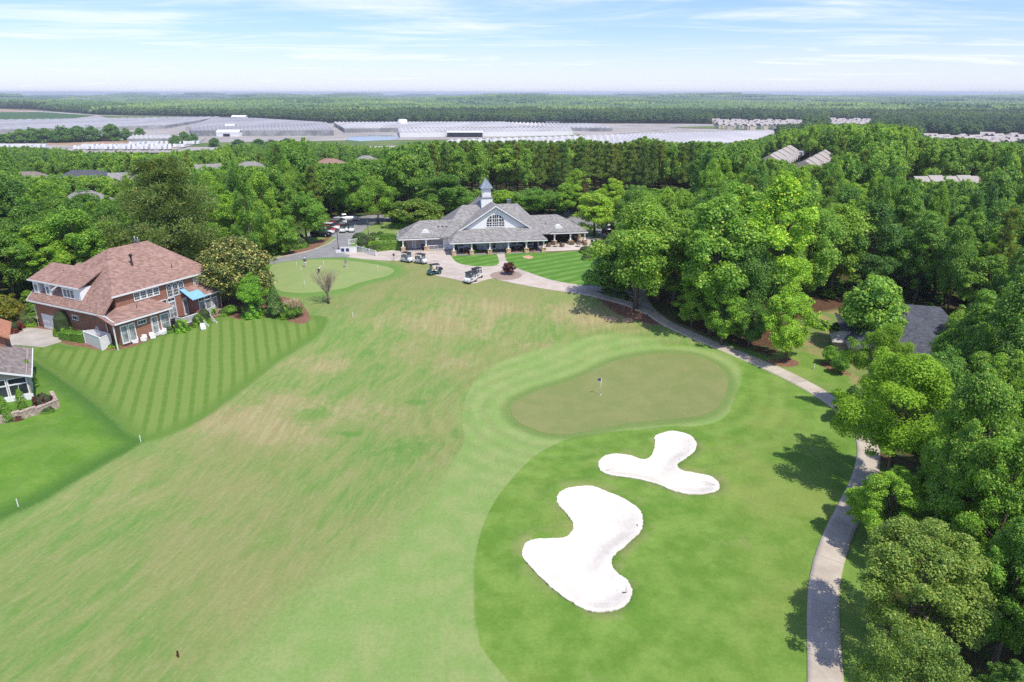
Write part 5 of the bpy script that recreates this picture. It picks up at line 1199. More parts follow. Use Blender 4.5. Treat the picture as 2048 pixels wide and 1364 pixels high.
# dark trees standing alone in the fields
for i, (px, py, tp, wd_) in enumerate([(15,286,268,40),(40,286,259,44),(70,286,257,44),(98,286,257,46),(128,286,254,46),(156,285,253,46),(188,284,253,36),(229,283,249,44),(254,281,257,26),(282,277,256,26),(352,291,271,26),(372,289,264,30),(388,288,268,22),(430,294,276,26),(478,294,279,30),(520,294,278,30),(545,294,280,30),(572,294,277,26)]):
    p = FP((px, py))[0]; zc = project(p)[0][2]
    put_tree(MDB[i % 2], p, (py-tp)*zc/1320, wd_*zc/F/2, 'dark tree in the clump by the farmhouse and trailers' if i < 10 else 'dark bushy tree alone on the field edge by the dirt track' if i < 13 else 'dark field tree left of the pond', (.62, .72, .9), 'dark clump of trees by the farmhouse' if i < 10 else 'bushy trees by the dirt track' if i < 13 else 'field trees left of the pond')
# ------------------------------------------------------------------ shrubs and hedges
def shrub_mesh(seed, shape, n, size, mat, lump=.10):
    """leafy shell round a shape function giving the surface point for a unit direction"""
    rg = np.random.default_rng(seed); d = unit(rg.normal(size=(n, 3))); d[:, 2] = np.abs(d[:, 2])*1.0-.12
    p, nr = shape(d); q = p*(1+lump*np.sin(d[:, :1]*7+d[:, 1:2]*5+seed)*np.sin(d[:, 2:]*8)+rg.uniform(-.10, .03, (n, 1)))
    q[:, 2] = np.maximum(q[:, 2], .02)
    v, f = leaf_quads(q, unit(nr+rg.normal(size=(n, 3))*.45), size*rg.uniform(.6, 1.4, n), rg)
    return raw_mesh('leaves', v, f, mat)
def ballsh(d): return d*np.array([1, 1, 1.0])*np.array([.5, .5, 1]), d
def boxsh(d):
    m_ = np.abs(d).max(1, keepdims=True); q = d/m_; q = q*.9+unit(d)*.12; return q*np.array([.5, .5, 1]), np.sign(q)*(np.abs(q) > .85)+d*.5
def eggsh(d): return d*np.array([.5, .5, 1])*np.clip(1.05-.35*np.maximum(d[:, 2:], 0), .3, 1), d
SH = {'ball': shrub_mesh(1, ballsh, 2600, .11, M_hedge), 'box': shrub_mesh(2, boxsh, 5200, .085, M_hedge, .03), 'egg': shrub_mesh(3, eggsh, 3600, .10, M_hedge),
      'purple': shrub_mesh(4, ballsh, 1500, .17, M_purple, .25), 'pink': shrub_mesh(5, ballsh, 1600, .12, M_pink, .2), 'wild': shrub_mesh(6, ballsh, 1500, .20, M_leaf, .3), 'dark': shrub_mesh(7, ballsh, 1800, .15, M_cedar, .2)}
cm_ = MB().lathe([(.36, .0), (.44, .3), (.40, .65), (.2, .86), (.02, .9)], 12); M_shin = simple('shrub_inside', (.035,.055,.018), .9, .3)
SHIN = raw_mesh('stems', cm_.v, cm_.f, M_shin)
def shrub(kind, px, py, w, h, label, d=None, rz=0.0, tint=(1, 1, 1), cat='shrub', name='shrub', group=None):
    p = P1(px, py); o = thing(name, label, cat, p-Vector((0, 0, .05)), rz, group, (w, d or w, h))
    c = link(bpy.data.objects.new('leaves', SH[kind]), o); c.color = (*tint, 1); link(bpy.data.objects.new('stems', SHIN), o); return o
ORG = (1.5, .9, .6)
shrub('box', 780, 499, 6.6, 1.7, 'long clipped box hedge beside the clubhouse left wing', 2.0, R(6), cat='hedge', name='hedge', tint=(1.15, 1.1, 1))
shrub('box', 777, 479, 3.6, 1.3, 'short clipped hedge behind the long box hedge', 1.6, R(6), cat='hedge', name='hedge', tint=(.9, 1, .9))
shrub('ball', 721, 484, 4.0, 2.3, 'biggest round shrub at the bend of the white fence'); shrub('egg', 726, 496, 2.8, 2.2, 'clipped round shrub in front of the biggest round one', tint=(.9, 1, .9))
shrub('ball', 742, 487, 2.6, 1.8, 'round light shrub between the clipped round one and the hedge', tint=(1.3, 1.2, 1)); shrub('ball', 743, 500, 1.9, 1.2, 'low loose shrub above the white fence', tint=(1, .85, .8)); shrub('ball', 755, 502, 1.8, 1.2, 'low round shrub at the foot of the long hedge', tint=(1.2, 1.1, 1))
shrub('ball', 748, 474, 2.2, 1.2, 'small shrub by the ramp behind the round shrubs'); shrub('ball', 761, 471, 1.8, 1.1, 'small shrub left of the short clipped hedge'); shrub('box', 815, 455, 7, 1.4, 'dark clipped hedge at the car park end of the clubhouse', 2.0, R(8), (.75, .85, .8), 'hedge', 'hedge')
shrub('ball', 949, 506, 2.3, 1.1, 'dark round shrub left of the porch walk'); shrub('egg', 949, 504, 1.4, 1.7, 'taller shrub rising out of the dark round one'); shrub('ball', 1050, 503, 2.2, 1.1, 'dark round shrub right of the porch walk'); shrub('egg', 1049, 501, 1.3, 1.7, 'taller shrub rising out of the right dark one')
for x, y, l in ((967, 506, 'pink flowering azalea left of the porch steps'), (1031, 504, 'pink flowering azalea between walk and right shrub'), (1066, 503, 'bright pink azalea at the right end of the porch'), (931, 508, 'dull pink azalea at the left porch corner')): shrub('pink', x, y, 1.5, .7, l, tint=(1, .9, .85))
for i, (x, y, w_, h_, l) in enumerate([(1172, 505, 3.0, 1.5, 'round shrub at the left of the terrace bed'), (1184, 511, 3.2, 1.3, 'low round shrub at the front of the terrace bed'), (1194, 503, 2.8, 1.7, 'tallest shrub of the terrace bed'), (1205, 512, 2.6, 1.2, 'shrub at the right front of the terrace bed'), (1174, 519, 2.4, 1.1, 'lowest shrub of the terrace bed nearest the lawn')]): shrub('wild' if i % 2 else 'ball', x, y, w_, h_, l, tint=(1.15, 1.12, 1))
shrub('ball', 600, 495, 3.3, 2.4, 'round shrub at the drive under the bright maple', tint=(1.15, 1.1, .9)); shrub('ball', 611, 494, 1.6, 1.1, 'small shrub right of the round one under the maple'); shrub('ball', 558, 506, 3.0, 1.1, 'low dark shrub on the mulch by the drive', tint=(.7, .8, .8)); shrub('ball', 594, 499, 1.5, .7, 'tiny shrub at the kerb below the round one', tint=(1.2, 1.1, .8)); shrub('ball', 596, 482, 3.2, 2.0, 'shrub behind the round one under the maple', tint=(.85, .95, .9))
for x, y, l in ((1215, 587, 'dark bush at the left of the path island'), (1228, 591, 'dark bush under the low tree on the path island'), (1244, 594, 'dark bush at the right of the path island')): shrub('dark', x, y, 1.8, 1.0, l, tint=(.8, .8, .8))
# round the brick house
shrub('egg', 132, 669, 2.8, 4.0, 'tall egg-shaped clipped shrub by the garage door'); shrub('box', 139, 678, 2.3, 1.2, 'clipped low shrub in front of the egg-shaped one', 1.5, R(-20), (.85, .95, .9)); shrub('box', 163, 681, 2.2, 1.3, 'clipped low shrub beside the white enclosure', 1.6, R(-20), (.85, .95, .9)); shrub('ball', 63, 652, 2.0, 1.5, 'round yellow-green shrub left of the garage door', tint=(1.3, 1.2, .8))
shrub('purple', 20, 664, 3.0, 1.7, 'reddish shrub at the driveway edge', tint=(1.6, 1.1, 1)); shrub('purple', 40, 655, 2.2, 1.4, 'smaller reddish shrub by the driveway', tint=(1.8, 1.2, 1))
for x, y, w_, h_, l, tn in ((272, 677, 1.9, 1.3, 'yellowish shrub below the bay window', (1.5, 1.15, .6)), (256, 684, 1.6, .9, 'low blue-green shrub left of the yellowish one', (.8, 1, 1.2)), (228, 690, 2.6, .55, 'bright ground-hugging plants beside the white enclosure', (1.4, 1.25, .8)), (300, 667, 1.2, 1.2, 'thin shrub behind the white chairs', (1, .9, .7)),
     (338, 664, 1.6, 1.0, 'low shrub below the deck', (.9, .95, .9)), (363, 662, 2.0, 1.8, 'round shrub left of the deck steps', (.9, 1.05, .9)), (397, 650, 2.0, 1.8, 'flowering shrub right of the deck steps', (1.0, 1.0, .95)), (425, 632, 1.6, 1.4, 'leafy shrub beside the brown chairs', (1.2, 1.1, .9))): shrub('wild' if h_ > 1.3 else 'ball', x, y, w_, h_, l, tint=tn)
shrub('egg', 411, 646, 1.9, 2.6, 'upright shrub at the right of the deck steps', tint=(1.1, 1.1, .9)); shrub('ball', 448, 630, 1.7, 1.1, 'low round shrub left of the fountain grass', tint=(1.3, 1.2, .8))
shrub('wild', 505, 632, 3.0, 2.6, 'big leaved shrub under the magnolia', tint=(.8, 1.0, .9)); shrub('wild', 572, 634, 2.2, 2.2, 'leafy shrub between cedar and plume grass', tint=(1.1, 1.05, .8))
def grass_clump(px, py, r, h, label, mat, n=520, seed=1, plume=None):
    rg = np.random.default_rng(seed); p = P1(px, py); o = thing('ornamental_grass', label, 'ornamental grass', p); V = []; Fc = []
    for i in range(n):
        a = rg.uniform(0, 6.28); L = rg.uniform(.6, 1)*h; sp = rg.uniform(.1, 1)*r; d = np.array([math.cos(a), math.sin(a), 0]); s_ = np.array([-d[1], d[0], 0])*.035
        b0 = d*sp*.25; m_ = d*sp*.65+np.array([0, 0, L*.8]); e = d*sp*1.15+np.array([0, 0, L*(1-.45*sp/r)])
        k = len(V); V += [b0-s_, b0+s_, m_+s_, m_-s_, e+s_*.3, e-s_*.3]; Fc += [(k, k+1, k+2, k+3), (k+3, k+2, k+4, k+5)]
    link(bpy.data.objects.new('blades', raw_mesh('blades', V, Fc, mat)), o)
    if plume:
        V = []; Fc = []
        for i in range(70):
            a = rg.uniform(0, 6.28); sp = rg.uniform(.1, 1)*r; q = np.array([math.cos(a)*sp, math.sin(a)*sp, h*rg.uniform(.85, 1.25)]); s_ = np.array([-math.sin(a), math.cos(a), 0])*.09; u_ = np.array([math.cos(a)*.15, math.sin(a)*.15, .55])
            k = len(V); V += [q-s_*.4, q+s_*.4, q+u_*.5+s_, q+u_*.5-s_, q+u_]; Fc += [(k, k+1, k+2, k+3), (k+3, k+2, k+4)]
        link(bpy.data.objects.new('plumes', raw_mesh('plumes', V, Fc, M_plume)), o)
    return o
grass_clump(463, 627, 1.4, 1.5, 'fountain grass mound at the edge of the striped lawn', M_hedge, 700, 2); grass_clump(586, 636, 1.3, 2.0, 'tall grass with pale plumes at the end of the shrub bed', M_hedge, 420, 3, True); grass_clump(598, 632, 1.0, 1.8, 'plume grass at the outer tip of the shrub bed', M_hedge, 320, 4, True)
ARB = conic_proto(81, 3.6, .75, M_hedge, 3200, .12, .55, .55)
for px, py, l in ((48, 826, 'pointed arborvitae standing alone in front of the sunroom'), (16, 842, 'pointed arborvitae at the left of the sunroom bed'), (4, 838, 'pointed arborvitae cut by the left frame edge'), (66, 775, 'tall thin arborvitae at the sunroom corner')): put_tree(ARB, P1(px, py), 2.9 if px != 66 else 3.6, .72, l, (1.1, 1.1, .9), cat='shrub', name='arborvitae')
shrub('purple', 89, 816, 2.0, 1.9, 'dark purple shrub at the end of the retaining wall bed'); shrub('ball', 92, 823, 1.6, .6, 'low green plants below the purple shrub'); shrub('purple', 34, 838, 1.2, .7, 'small grey-purple plant between the arborvitae', tint=(2.2, 2.4, 2.4))
for px, py, l in ((1657, 729, 'small young crape myrtle on the left mulch patch'), (1678, 748, 'small young crape myrtle on the right mulch patch')): put_tree(ROUND, P1(px, py), 2.7, 1.15, l, (.9, 1, .9), name='sapling')
for px, py, l in ((1682, 660, 'bush in the bare yard'), (1690, 690, 'shrub beside the pale boulder'), (1640, 655, 'low bush at the back of the bare yard'), (1705, 715, 'bush below the boulder')): shrub('wild', px, py, 2.6, 1.3, l, tint=(1.1, 1.1, 1))
def boulder(px, py, r, label, seed):
    rg = np.random.default_rng(seed); b = MB().ball((0, 0, r*.4), r, 9, 6, (1.3, 1, .7)); b.v = [tuple(np.array(q)*rg.uniform(.82, 1.12)) for q in b.v]
    tag(b.build('boulder', simple('pale_rock%d' % seed, (.46,.43,.39), .9, .3, 2), None, P1(px, py)), label, 'rock')
boulder(1672, 726, 1.0, 'pale boulder beside the young crape myrtles', 1); boulder(1690, 705, .8, 'smaller boulder behind the pale one', 2)
# bare vase-shaped tree on the putting green bank
bt = thing('bare_tree', 'leafless vase-shaped tree beside the practice green', 'tree', P1(657, 607), 0, None, (1.25, 1.25, 1.12)); mb = MB(); rp = random.Random(5)
mb.path([(0, 0, -.2), (.03, 0, .8), (0, .02, 1.3)], [.19, .14, .13], 7); mb.build('trunk', M_bark, bt); mb = MB()
def twig(a, d, L, r, lev):
    b = a+d*L; mid = a.lerp(b, .5)+Vector((rp.uniform(-.05, .05), rp.uniform(-.05, .05), 0))*L; mb.path([a, mid, b], [r, r*.8, r*.55], 3 if lev > 1 else 4, False)
    if lev < 4:
        for _ in range(3 if lev < 2 else 2):
            e = (d+Vector((rp.gauss(0, .24), rp.gauss(0, .24), .12))).normalized(); twig(b if rp.random() < .6 else mid, e, L*rp.uniform(.62, .85), r*.55, lev+1)
for i in range(17):
    a = i*2.4; sp = .18+.55*((i*7 % 17)/17); twig(Vector((0, 0, 1.1+.02*i)), Vector((math.cos(a)*sp, math.sin(a)*sp, 1)).normalized(), 1.35, .055, 0)
mb.build('twigs', M_twig, bt)
jm = T(dict(ROUND, kind='round'), 1018, 550, 525, 27, 'small dark purple maple in the middle of the paved circle', (1, 1, 1), name='japanese_maple')
PMJ_ = raw_mesh('crown', *crown_broad(77, 9, 4.2, .14, 40, 220, .40, .32)[:2], M_purple)
for c in jm.children:
    if c.name.startswith('crown'): c.data = PMJ_; c.color = (1, 1, 1, 1)
# a dead grey limb standing out of the near wood
def dead_limb(px, py, z, label, sd):
    rp2 = random.Random(sd); d = rays((px, py))[0]; p = P1(px, 1100); s = math.hypot(p.x, p.y)*.93/math.hypot(d[0], d[1]); b = Vector((d[0]*s, d[1]*s, CAMZ+d[2]*s)); g_ = gz(b.x, b.y)
    m_ = MB(); m_.path([(0, 0, -.3), (.3, .1, (b.z-g_)*.5), (0, 0, b.z-g_)], [.18, .12, .03], 6)
    for i in range(9):
        q = Vector((0, 0, (b.z-g_)*(.80+.02*i))); e = Vector((rp2.uniform(-1, 1), rp2.uniform(-1, 1), rp2.uniform(.2, 1))).normalized(); e2 = (e+Vector((rp2.gauss(0, .5), rp2.gauss(0, .5), .2))).normalized()
        m_.path([q, q+e*.9, q+e*.9+e2*.8], [.035, .022, .006], 4)
    tag(m_.build('dead_tree', simple('dead_wood%d' % sd, (.27,.24,.21), .9, .2), None, (b.x, b.y, g_)), label, 'tree')
dead_limb(1985, 845, 0, 'grey dead tree top among the light green crowns', 3); dead_limb(1900, 905, 0, 'smaller grey dead tree top left of the other', 4)
# ------------------------------------------------------------------ golf things
def flagstick(px, py, h, label, flag=True):
    p = P1(px, py); o = thing('flagstick', label, 'golf flag', p+Vector((0, 0, .03)))
    MB().tube((0, 0, -.1), (0, 0, h), .028 if flag else .035, .022 if flag else .03, 8).lathe([(.0, 0), (.11, .005), (.11, .02), (0, .02)], 12).build('pole', M_white, o)
    if flag:
        vs = []; k = 7
        for i in range(k):
            u = i/(k-1); y = math.sin(u*5)*.04; vs += [(-.03-u*.42, y, h-.03), (-.03-u*.42, y, h-.38+u*.05)]
        vs += [(a, b+.012, c) for a, b, c in vs]; n = 2*k
        MB().add(vs, [(2*i, 2*i+1, 2*i+3, 2*i+2) for i in range(k-1)]+[(n+2*i, n+2*i+2, n+2*i+3, n+2*i+1) for i in range(k-1)]).build('flag', simple('flag_cloth', (.05,.06,.22), .8, .1), o)
        MB().lathe([(.06, .0), (.06, .004), (.0, .004)], 12, (0, 0, .002)).build('hole_cup', M_dark, o)
    else: MB().lathe([(.055, -.16), (.055, 0), (.02, .03)], 10, (0, 0, h)).build('marker_ball', M_white, o)
    return o
flagstick(1201, 790, 2.3, 'flagstick with dark blue flag in the putting green')
for px, py, l in ((594, 534, 'short white pin at the far left of the practice green'), (603, 545, 'short white pin in the left middle of the practice green'), (610, 574, 'short white pin nearest the bare tree'), (756, 541, 'short white pin at the right end of the practice green'), (648, 533, 'short white pin between the golfers')): flagstick(px, py, 1.0, l, False)
def rake(px, py, a, label):
    p = P1(px, py); o = thing('bunker_rake', label, 'rake', p+Vector((0, 0, .08)), a, 'rakes round the bunkers'); MB().tube((0, 0, -.03), (1.7, 0, -.05), .018, n=6).build('handle', simple('rake_handle', (.25,.22,.2), .7, .1) if 'rake_handle' not in bpy.data.materials else bpy.data.materials['rake_handle'], o)
    m_ = MB().box((0, 0, -.04), (.07, .56, .03))
    for i in range(9): m_.box((.03, -.25+.0625*i, -.05), (.06, .02, .02))
    m_.build('rake_head', M_dark, o)
for px, py, a, l in ((1205, 943, .45, 'rake lying at the left tip of the upper bunker'), (1362, 921, .6, 'rake in the inner bend of the upper bunker'), (1436, 972, 2.6, 'rake at the right tip of the upper bunker'), (1275, 1053, 0.05, 'rake across the right edge of the lower bunker'), (1252, 1186, 1.4, 'rake at the lower right of the lower bunker'), (1093, 1170, 2.5, 'rake at the lower left edge of the lower bunker')): rake(px, py, a, l)
for px, py, l in ((37, 1013, 'white boundary stake nearest the left frame edge'), (282, 884, 'white boundary stake at the corner of the striped lawn'), (706, 634, 'white boundary stake at the head of the grassy ditch'), (1628, 738, 'white boundary stake by the lone young tree')):
    tag(MB().box((0, 0, .35), (.07, .07, .8)).add([(-.035,-.035,.75),(.035,-.035,.75),(.035,.035,.75),(-.035,.035,.75),(0,0,.83)], [(0,1,4),(1,2,4),(2,3,4),(3,0,4)]).build('boundary_stake', M_white, None, P1(px, py)), l, 'stake')
tag(MB().box((0, 0, .22), (.10, .10, .5)).lathe([(.07, .45), (.08, .5), (.03, .56)], 8).build('yardage_post', simple('dark_red_post', (.10,.03,.02), .7), None, P1(357, 1314)), 'short dark post alone in the lower fairway', 'post')
# golf carts
M_cartw = simple('cart_white', (.70,.70,.69), .35, .04, 3, 0, .5); M_cartg = simple('cart_green', (.035,.10,.085), .4, .1); M_seatc = simple('cart_seat', (.55,.53,.49), .7, .06); M_roofb = simple('cart_roof_black', (.03,.03,.034), .5, .1); M_clear = glass('windscreen', (.20,.23,.25), .1)
def cart(body, roofm, label, bags=True):
    o = thing('golf_cart', label, 'golf cart')
    def prof(pts, hw, name, mat, bev=.03):
        n = len(pts); vs = [(x, -hw, z) for x, z in pts]+[(x, hw, z) for x, z in pts]
        return MB().add(vs, [tuple(range(n)), tuple(range(n, 2*n))[::-1]]+[(i, n+i, n+(i+1) % n, (i+1) % n) for i in range(n)]).build(name, mat, o, bevel=bev)
    prof([(1.18, .28), (1.22, .52), (1.05, .78), (.72, .92), (.62, .90), (.58, .36), (-.1, .34), (-.12, .68), (-.75, .70), (-.80, .82), (-1.12, .80), (-1.2, .45), (-1.15, .28)], .58, 'body', body)
    prof([(.05, .70), (.05, .82), (-.48, .84), (-.48, .70)], .54, 'seat', M_seatc, .03); prof([(-.46, .84), (-.52, 1.30), (-.62, 1.30), (-.58, .84)], .54, 'backrest', M_seatc, .03)
    MB().box((-.02, 0, 1.83), (1.75, 1.22, .07)).box((-.02, 0, 1.875), (1.55, 1.05, .04)).build('roof', roofm, o, bevel=.02)
    for s in (-1, 1):
        MB().tube((.70, s*.54, .85), (.62, s*.54, 1.82), .025, n=6).build('roof_post', M_dark, o); MB().tube((-.78, s*.54, .75), (-.72, s*.54, 1.82), .025, n=6).build('roof_post', M_dark, o)
        for x in (.80, -.80):
            w_ = MB().tube((x, s*.44, .23), (x, s*.64, .23), .23, n=14).build('wheel', M_blackp, o); MB().tube((x, s*.60, .23), (x, s*.655, .23), .11, n=10).build('rim', M_grey, w_)
        MB().ball((1.16, s*.38, .66), .08, 8, 5).build('headlight', M_clear, o)
    MB().add([(.71, -.52, .92), (.71, .52, .92), (.63, .52, 1.78), (.63, -.52, 1.78), (.69, -.52, .92), (.69, .52, .92), (.61, .52, 1.78), (.61, -.52, 1.78)], [(0,1,2,3),(7,6,5,4),(0,4,5,1),(2,6,7,3),(0,3,7,4),(1,5,6,2)]).build('windscreen', M_clear, o)
    sw = MB(); k = 14; c = Vector((.40, .28, 1.05)); ring = [c+Vector((.08*math.sin(2*math.pi*i/k), .17*math.cos(2*math.pi*i/k), .15*math.sin(2*math.pi*i/k))) for i in range(k+1)]; sw.path(ring, .014, 5); sw.tube((.62, .28, .85), c, .018, n=5); sw.build('steering_wheel', M_dark, o)
    if bags:
        for s in (-1, 1): MB().lathe([(.13, .5), (.16, .6), (.15, 1.2), (.17, 1.3)], 10, (-.98, s*.25, 0)).tube((-.98, s*.25, 1.25), (-1.02, s*.25+.05, 1.55), .02, n=5).tube((-.95, s*.25-.05, 1.25), (-.93, s*.25-.06, 1.5), .02, n=5).build('golf_bag', M_navy if s > 0 else M_dark, o)
    return o
c1 = cart(M_cartw, M_roofb, 'white golf cart with black roof, left one of the pair on the plaza'); c1.location = P1(814, 524)+Vector((0, 0, .05)); c1.rotation_euler = (0, 0, R(-35))
c2 = relabel(copy_tree(c1), 'white golf cart with black roof, right one of the pair on the plaza', P1(842, 527)+Vector((0, 0, .05)), R(-30)); c3 = relabel(copy_tree(c1), 'white golf cart parked at the plaza edge with its front to the fairway', P1(941, 565)+Vector((0, 0, .05)), R(-125)); c4 = relabel(copy_tree(c1), 'white golf cart right behind the one at the plaza edge', P1(953, 557)+Vector((0, 0, .05)), R(-125))
c5 = cart(M_cartg, M_roofb, 'dark green utility golf cart at the lawn corner of the plaza', False); c5.location = P1(869, 549)+Vector((0, 0, .05)); c5.rotation_euler = (0, 0, R(205)); MB().box((-1.0, 0, .95), (.9, 1.1, .35)).build('cargo_bed', M_dark, c5)
for i, (x, y, l) in enumerate(((688, 465, 'golf cart at the front of the cluster behind the parked cars'), (697, 463, 'golf cart in the middle of the cluster behind the parked cars'), (704, 464, 'golf cart at the right of the cluster behind the parked cars'), (700, 458, 'golf cart at the back of the cluster behind the parked cars'))): relabel(copy_tree(c1), l, P1(x, y)+Vector((0, 0, .06)), R(-100+i*9), 'golf carts in the car park')
# ------------------------------------------------------------------ cars
def paint(n, c): return simple('paint_'+n, c, .28, .03, 2, .1, .6)
PT = {k: paint(k, v) for k, v in dict(black=(.012,.012,.014), white=(.62,.62,.61), red=(.30,.025,.025), grey=(.16,.165,.17), silver=(.42,.43,.44), blue=(.05,.08,.16)).items()}
def car(col, label, L=4.7, Wd=1.85, H=1.55, pick=False):
    o = thing('pickup_truck' if pick else 'parked_car', label, 'pick-up truck' if pick else 'car'); l, w_ = L/2, Wd/2; bl = .42*H if not pick else .5*H
    st = [(-l, .30, bl+.22, .86), (-l+.12, .24, bl+.34, .97), (-l*.5, .22, bl+.36, 1), (0, .22, bl+.36, 1), (l*.45, .22, bl+.34, 1), (l-.25, .24, bl+.18, .95), (l, .32, bl+.02, .82)]
    vs = []; fs = []
    for x, z0, z1, k in st:
        q = w_*k; vs += [(x, -q, z0), (x, -q*1.0, (z0+z1)/2), (x, -q*.94, z1), (x, q*.94, z1), (x, q, (z0+z1)/2), (x, q, z0)]
    for i in range(len(st)-1):
        for j in range(6): fs.append((i*6+j, i*6+6+j, i*6+6+(j+1) % 6, i*6+(j+1) % 6))
    fs += [tuple(range(6)), tuple(range(len(vs)-6, len(vs)))[::-1]]
    b = MB().add(vs, fs, True).build('body', PT[col], o)
    zb = bl+.33; x0, x1, x2, x3 = ((-l*.84, -l*.62, l*.12, l*.50) if not pick else (-l*.12, -l*.02, l*.28, l*.52))
    g = MB().add([(x0, -w_*.90, zb), (x3, -w_*.90, zb), (x3, w_*.90, zb), (x0, w_*.90, zb), (x1, -w_*.74, H-.07), (x2, -w_*.74, H-.07), (x2, w_*.74, H-.07), (x1, w_*.74, H-.07)], [(0,1,5,4),(1,2,6,5),(2,3,7,6),(3,0,4,7),(0,3,2,1),(4,5,6,7)]).build('glazing', M_glass, o)
    MB().add([(x1-.08, -w_*.76, H-.08), (x2+.1, -w_*.76, H-.08), (x2+.1, w_*.76, H-.08), (x1-.08, w_*.76, H-.08), (x1+.05, -w_*.70, H), (x2-.05, -w_*.70, H), (x2-.05, w_*.70, H), (x1+.05, w_*.70, H)], [(0,1,5,4),(1,2,6,5),(2,3,7,6),(3,0,4,7),(0,3,2,1),(4,5,6,7)]).build('roof', PT[col], o)
    for s in (-1, 1):
        for x in (-l*.62, l*.62):
            wh = MB().tube((x, s*(w_-.20), .33), (x, s*(w_+.01), .33), .33, n=16).build('wheel', M_blackp, o); MB().tube((x, s*(w_-.02), .33), (x, s*(w_+.025), .33), .20, n=12).build('rim', M_grey, wh)
        MB().box((l-.10, s*w_*.62, bl-.02), (.14, .34, .14)).build('headlight', M_clear, o); MB().box((-l+.05, s*w_*.66, bl+.12), (.12, .28, .16)).build('tail_light', PT['red'], o)
    if pick:
        MB().box((-l*.56, 0, bl+.40), (l*.78, Wd*.80, .06)).build('truck_bed', M_dark, o)
    return o
rowp = [P1(643, 473), P1(686, 445)]
specs = [('black', 'black SUV at the near end of the parked row', 4.8, 1.75), ('white', 'white car parked beside the black SUV', 4.6, 1.5), ('red', 'dark red car in the parked row between white and grey', 4.6, 1.5), ('white', 'white SUV in the parked row beyond the dark red car', 4.7, 1.7), ('red', 'second red car in the parked row, farther from the SUV', 4.5, 1.48), ('grey', 'grey car in the back half of the parked row', 4.7, 1.55), ('silver', 'silver car next to the white pick-up', 4.7, 1.6)]
for i, (c_, l_, L_, H_) in enumerate(specs):
    o = car(c_, l_, L_, 1.85, H_); q = rowp[0].lerp(rowp[1], i/7); o.location = (q.x, q.y, gz(q.x, q.y)+.06); o.rotation_euler = (0, 0, R(-14)); o['group'] = 'cars in the parked row'
o = car('white', 'white pick-up at the far end of the parked row', 5.8, 2.0, 1.9, True); o.location = P1(692, 443)+Vector((0, 0, .06)); o.rotation_euler = (0, 0, R(-160))
o = car('silver', 'silver car half hidden behind the crape myrtle'); o.location = P1(815, 436); o.rotation_euler = (0, 0, R(20)); o = car('white', 'white car glimpsed past the left roof end of the clubhouse'); o.location = P1(826, 446); o.rotation_euler = (0, 0, R(75))
sheet('parking_lot', P([(1090,442),(1110,424),(1140,420),(1250,446),(1246,470),(1200,476),(1190,455)]), M_asph, 2, .05)
o = car('black', 'black van parked under the trees right of the terrace', 5.2, 2.0, 2.1); o.location = P1(1226, 466); o.rotation_euler = (0, 0, R(10))
# ------------------------------------------------------------------ lamps, fences, wall, post
def lamp(px, py, h, label):
    p = P1(px, py); o = thing('street_lamp', label, 'street lamp', p); MB().lathe([(.16, 0), (.16, .15), (.09, .5), (.06, .6), (.05, h-.7), (.09, h-.66)], 10).build('pole', M_dark, o)
    MB().lathe([(.10, 0), (.19, .45), (.19, .46)], 6, (0, 0, h-.66)).build('lantern', M_clear, o); MB().lathe([(.24, 0), (.20, .06), (.05, .24), (.02, .36)], 6, (0, 0, h-.2)).build('lantern_cap', M_dark, o)
lamp(677, 499, 4.3, 'black lamp post at the near side of the entrance road'); lamp(737, 471, 3.6, 'black lamp post behind the round shrubs by the ramp')
def fence(pts, label, h=1.15):
    w_ = [P1(*q) for q in pts]; o = w_[0].copy(); tag(rail_fence(MB(), [q-o for q in w_], h, .17, .06, .13, 2.0).build('picket_fence', M_white, None, o), label, 'fence')
fence([(697, 490), (716, 487)], 'short white picket fence left of the round shrubs'); fence([(714, 502), (752, 513)], 'white picket fence running down to the plaza'); fence([(790, 479), (812, 488)], 'white picket fence at the left end of the clubhouse')
a, b = P1(672, 506), P1(714, 505); an = math.atan2(b.y-a.y, b.x-a.x); mid = a.lerp(b, .5)
wl = thing('sign_wall', 'low stepped white wall with two dark round emblems', 'wall', mid, an); L_ = (b-a).length
MB().box((L_*.12, 0, .45), (L_*.76, .3, 1.3)).box((-L_*.38, 0, .2), (L_*.24, .3, .8)).box((L_*.12, 0, 1.13), (L_*.78, .38, .08)).build('wall', M_white, wl)
for s in (-1, 1): MB().box((s*.48-.2, -.17, .62), (.62, .05, .62)).build('emblem', M_navy, wl, bevel=.02)
tag(MB().tube((0, 0, -.1), (0, 0, 1.1), .04).box((0, 0, 1.25), (.34, .12, .42)).build('sign_post', M_dark, None, P1(788, 522)), 'small black post sign at the edge of the plaza', 'sign')
bx_ = cw(-15.0, 5.9); o = thing('litter_bin', 'dark blue bin under the left wing arches', 'bin', (bx_[0], bx_[1], CZ+.12)); MB().lathe([(.26, 0), (.32, .9), (.33, .95)], 12).build('bin_body', M_navy, o); MB().lathe([(.34, .95), (.30, 1.08), (.05, 1.12)], 12).build('lid', M_dark, o)
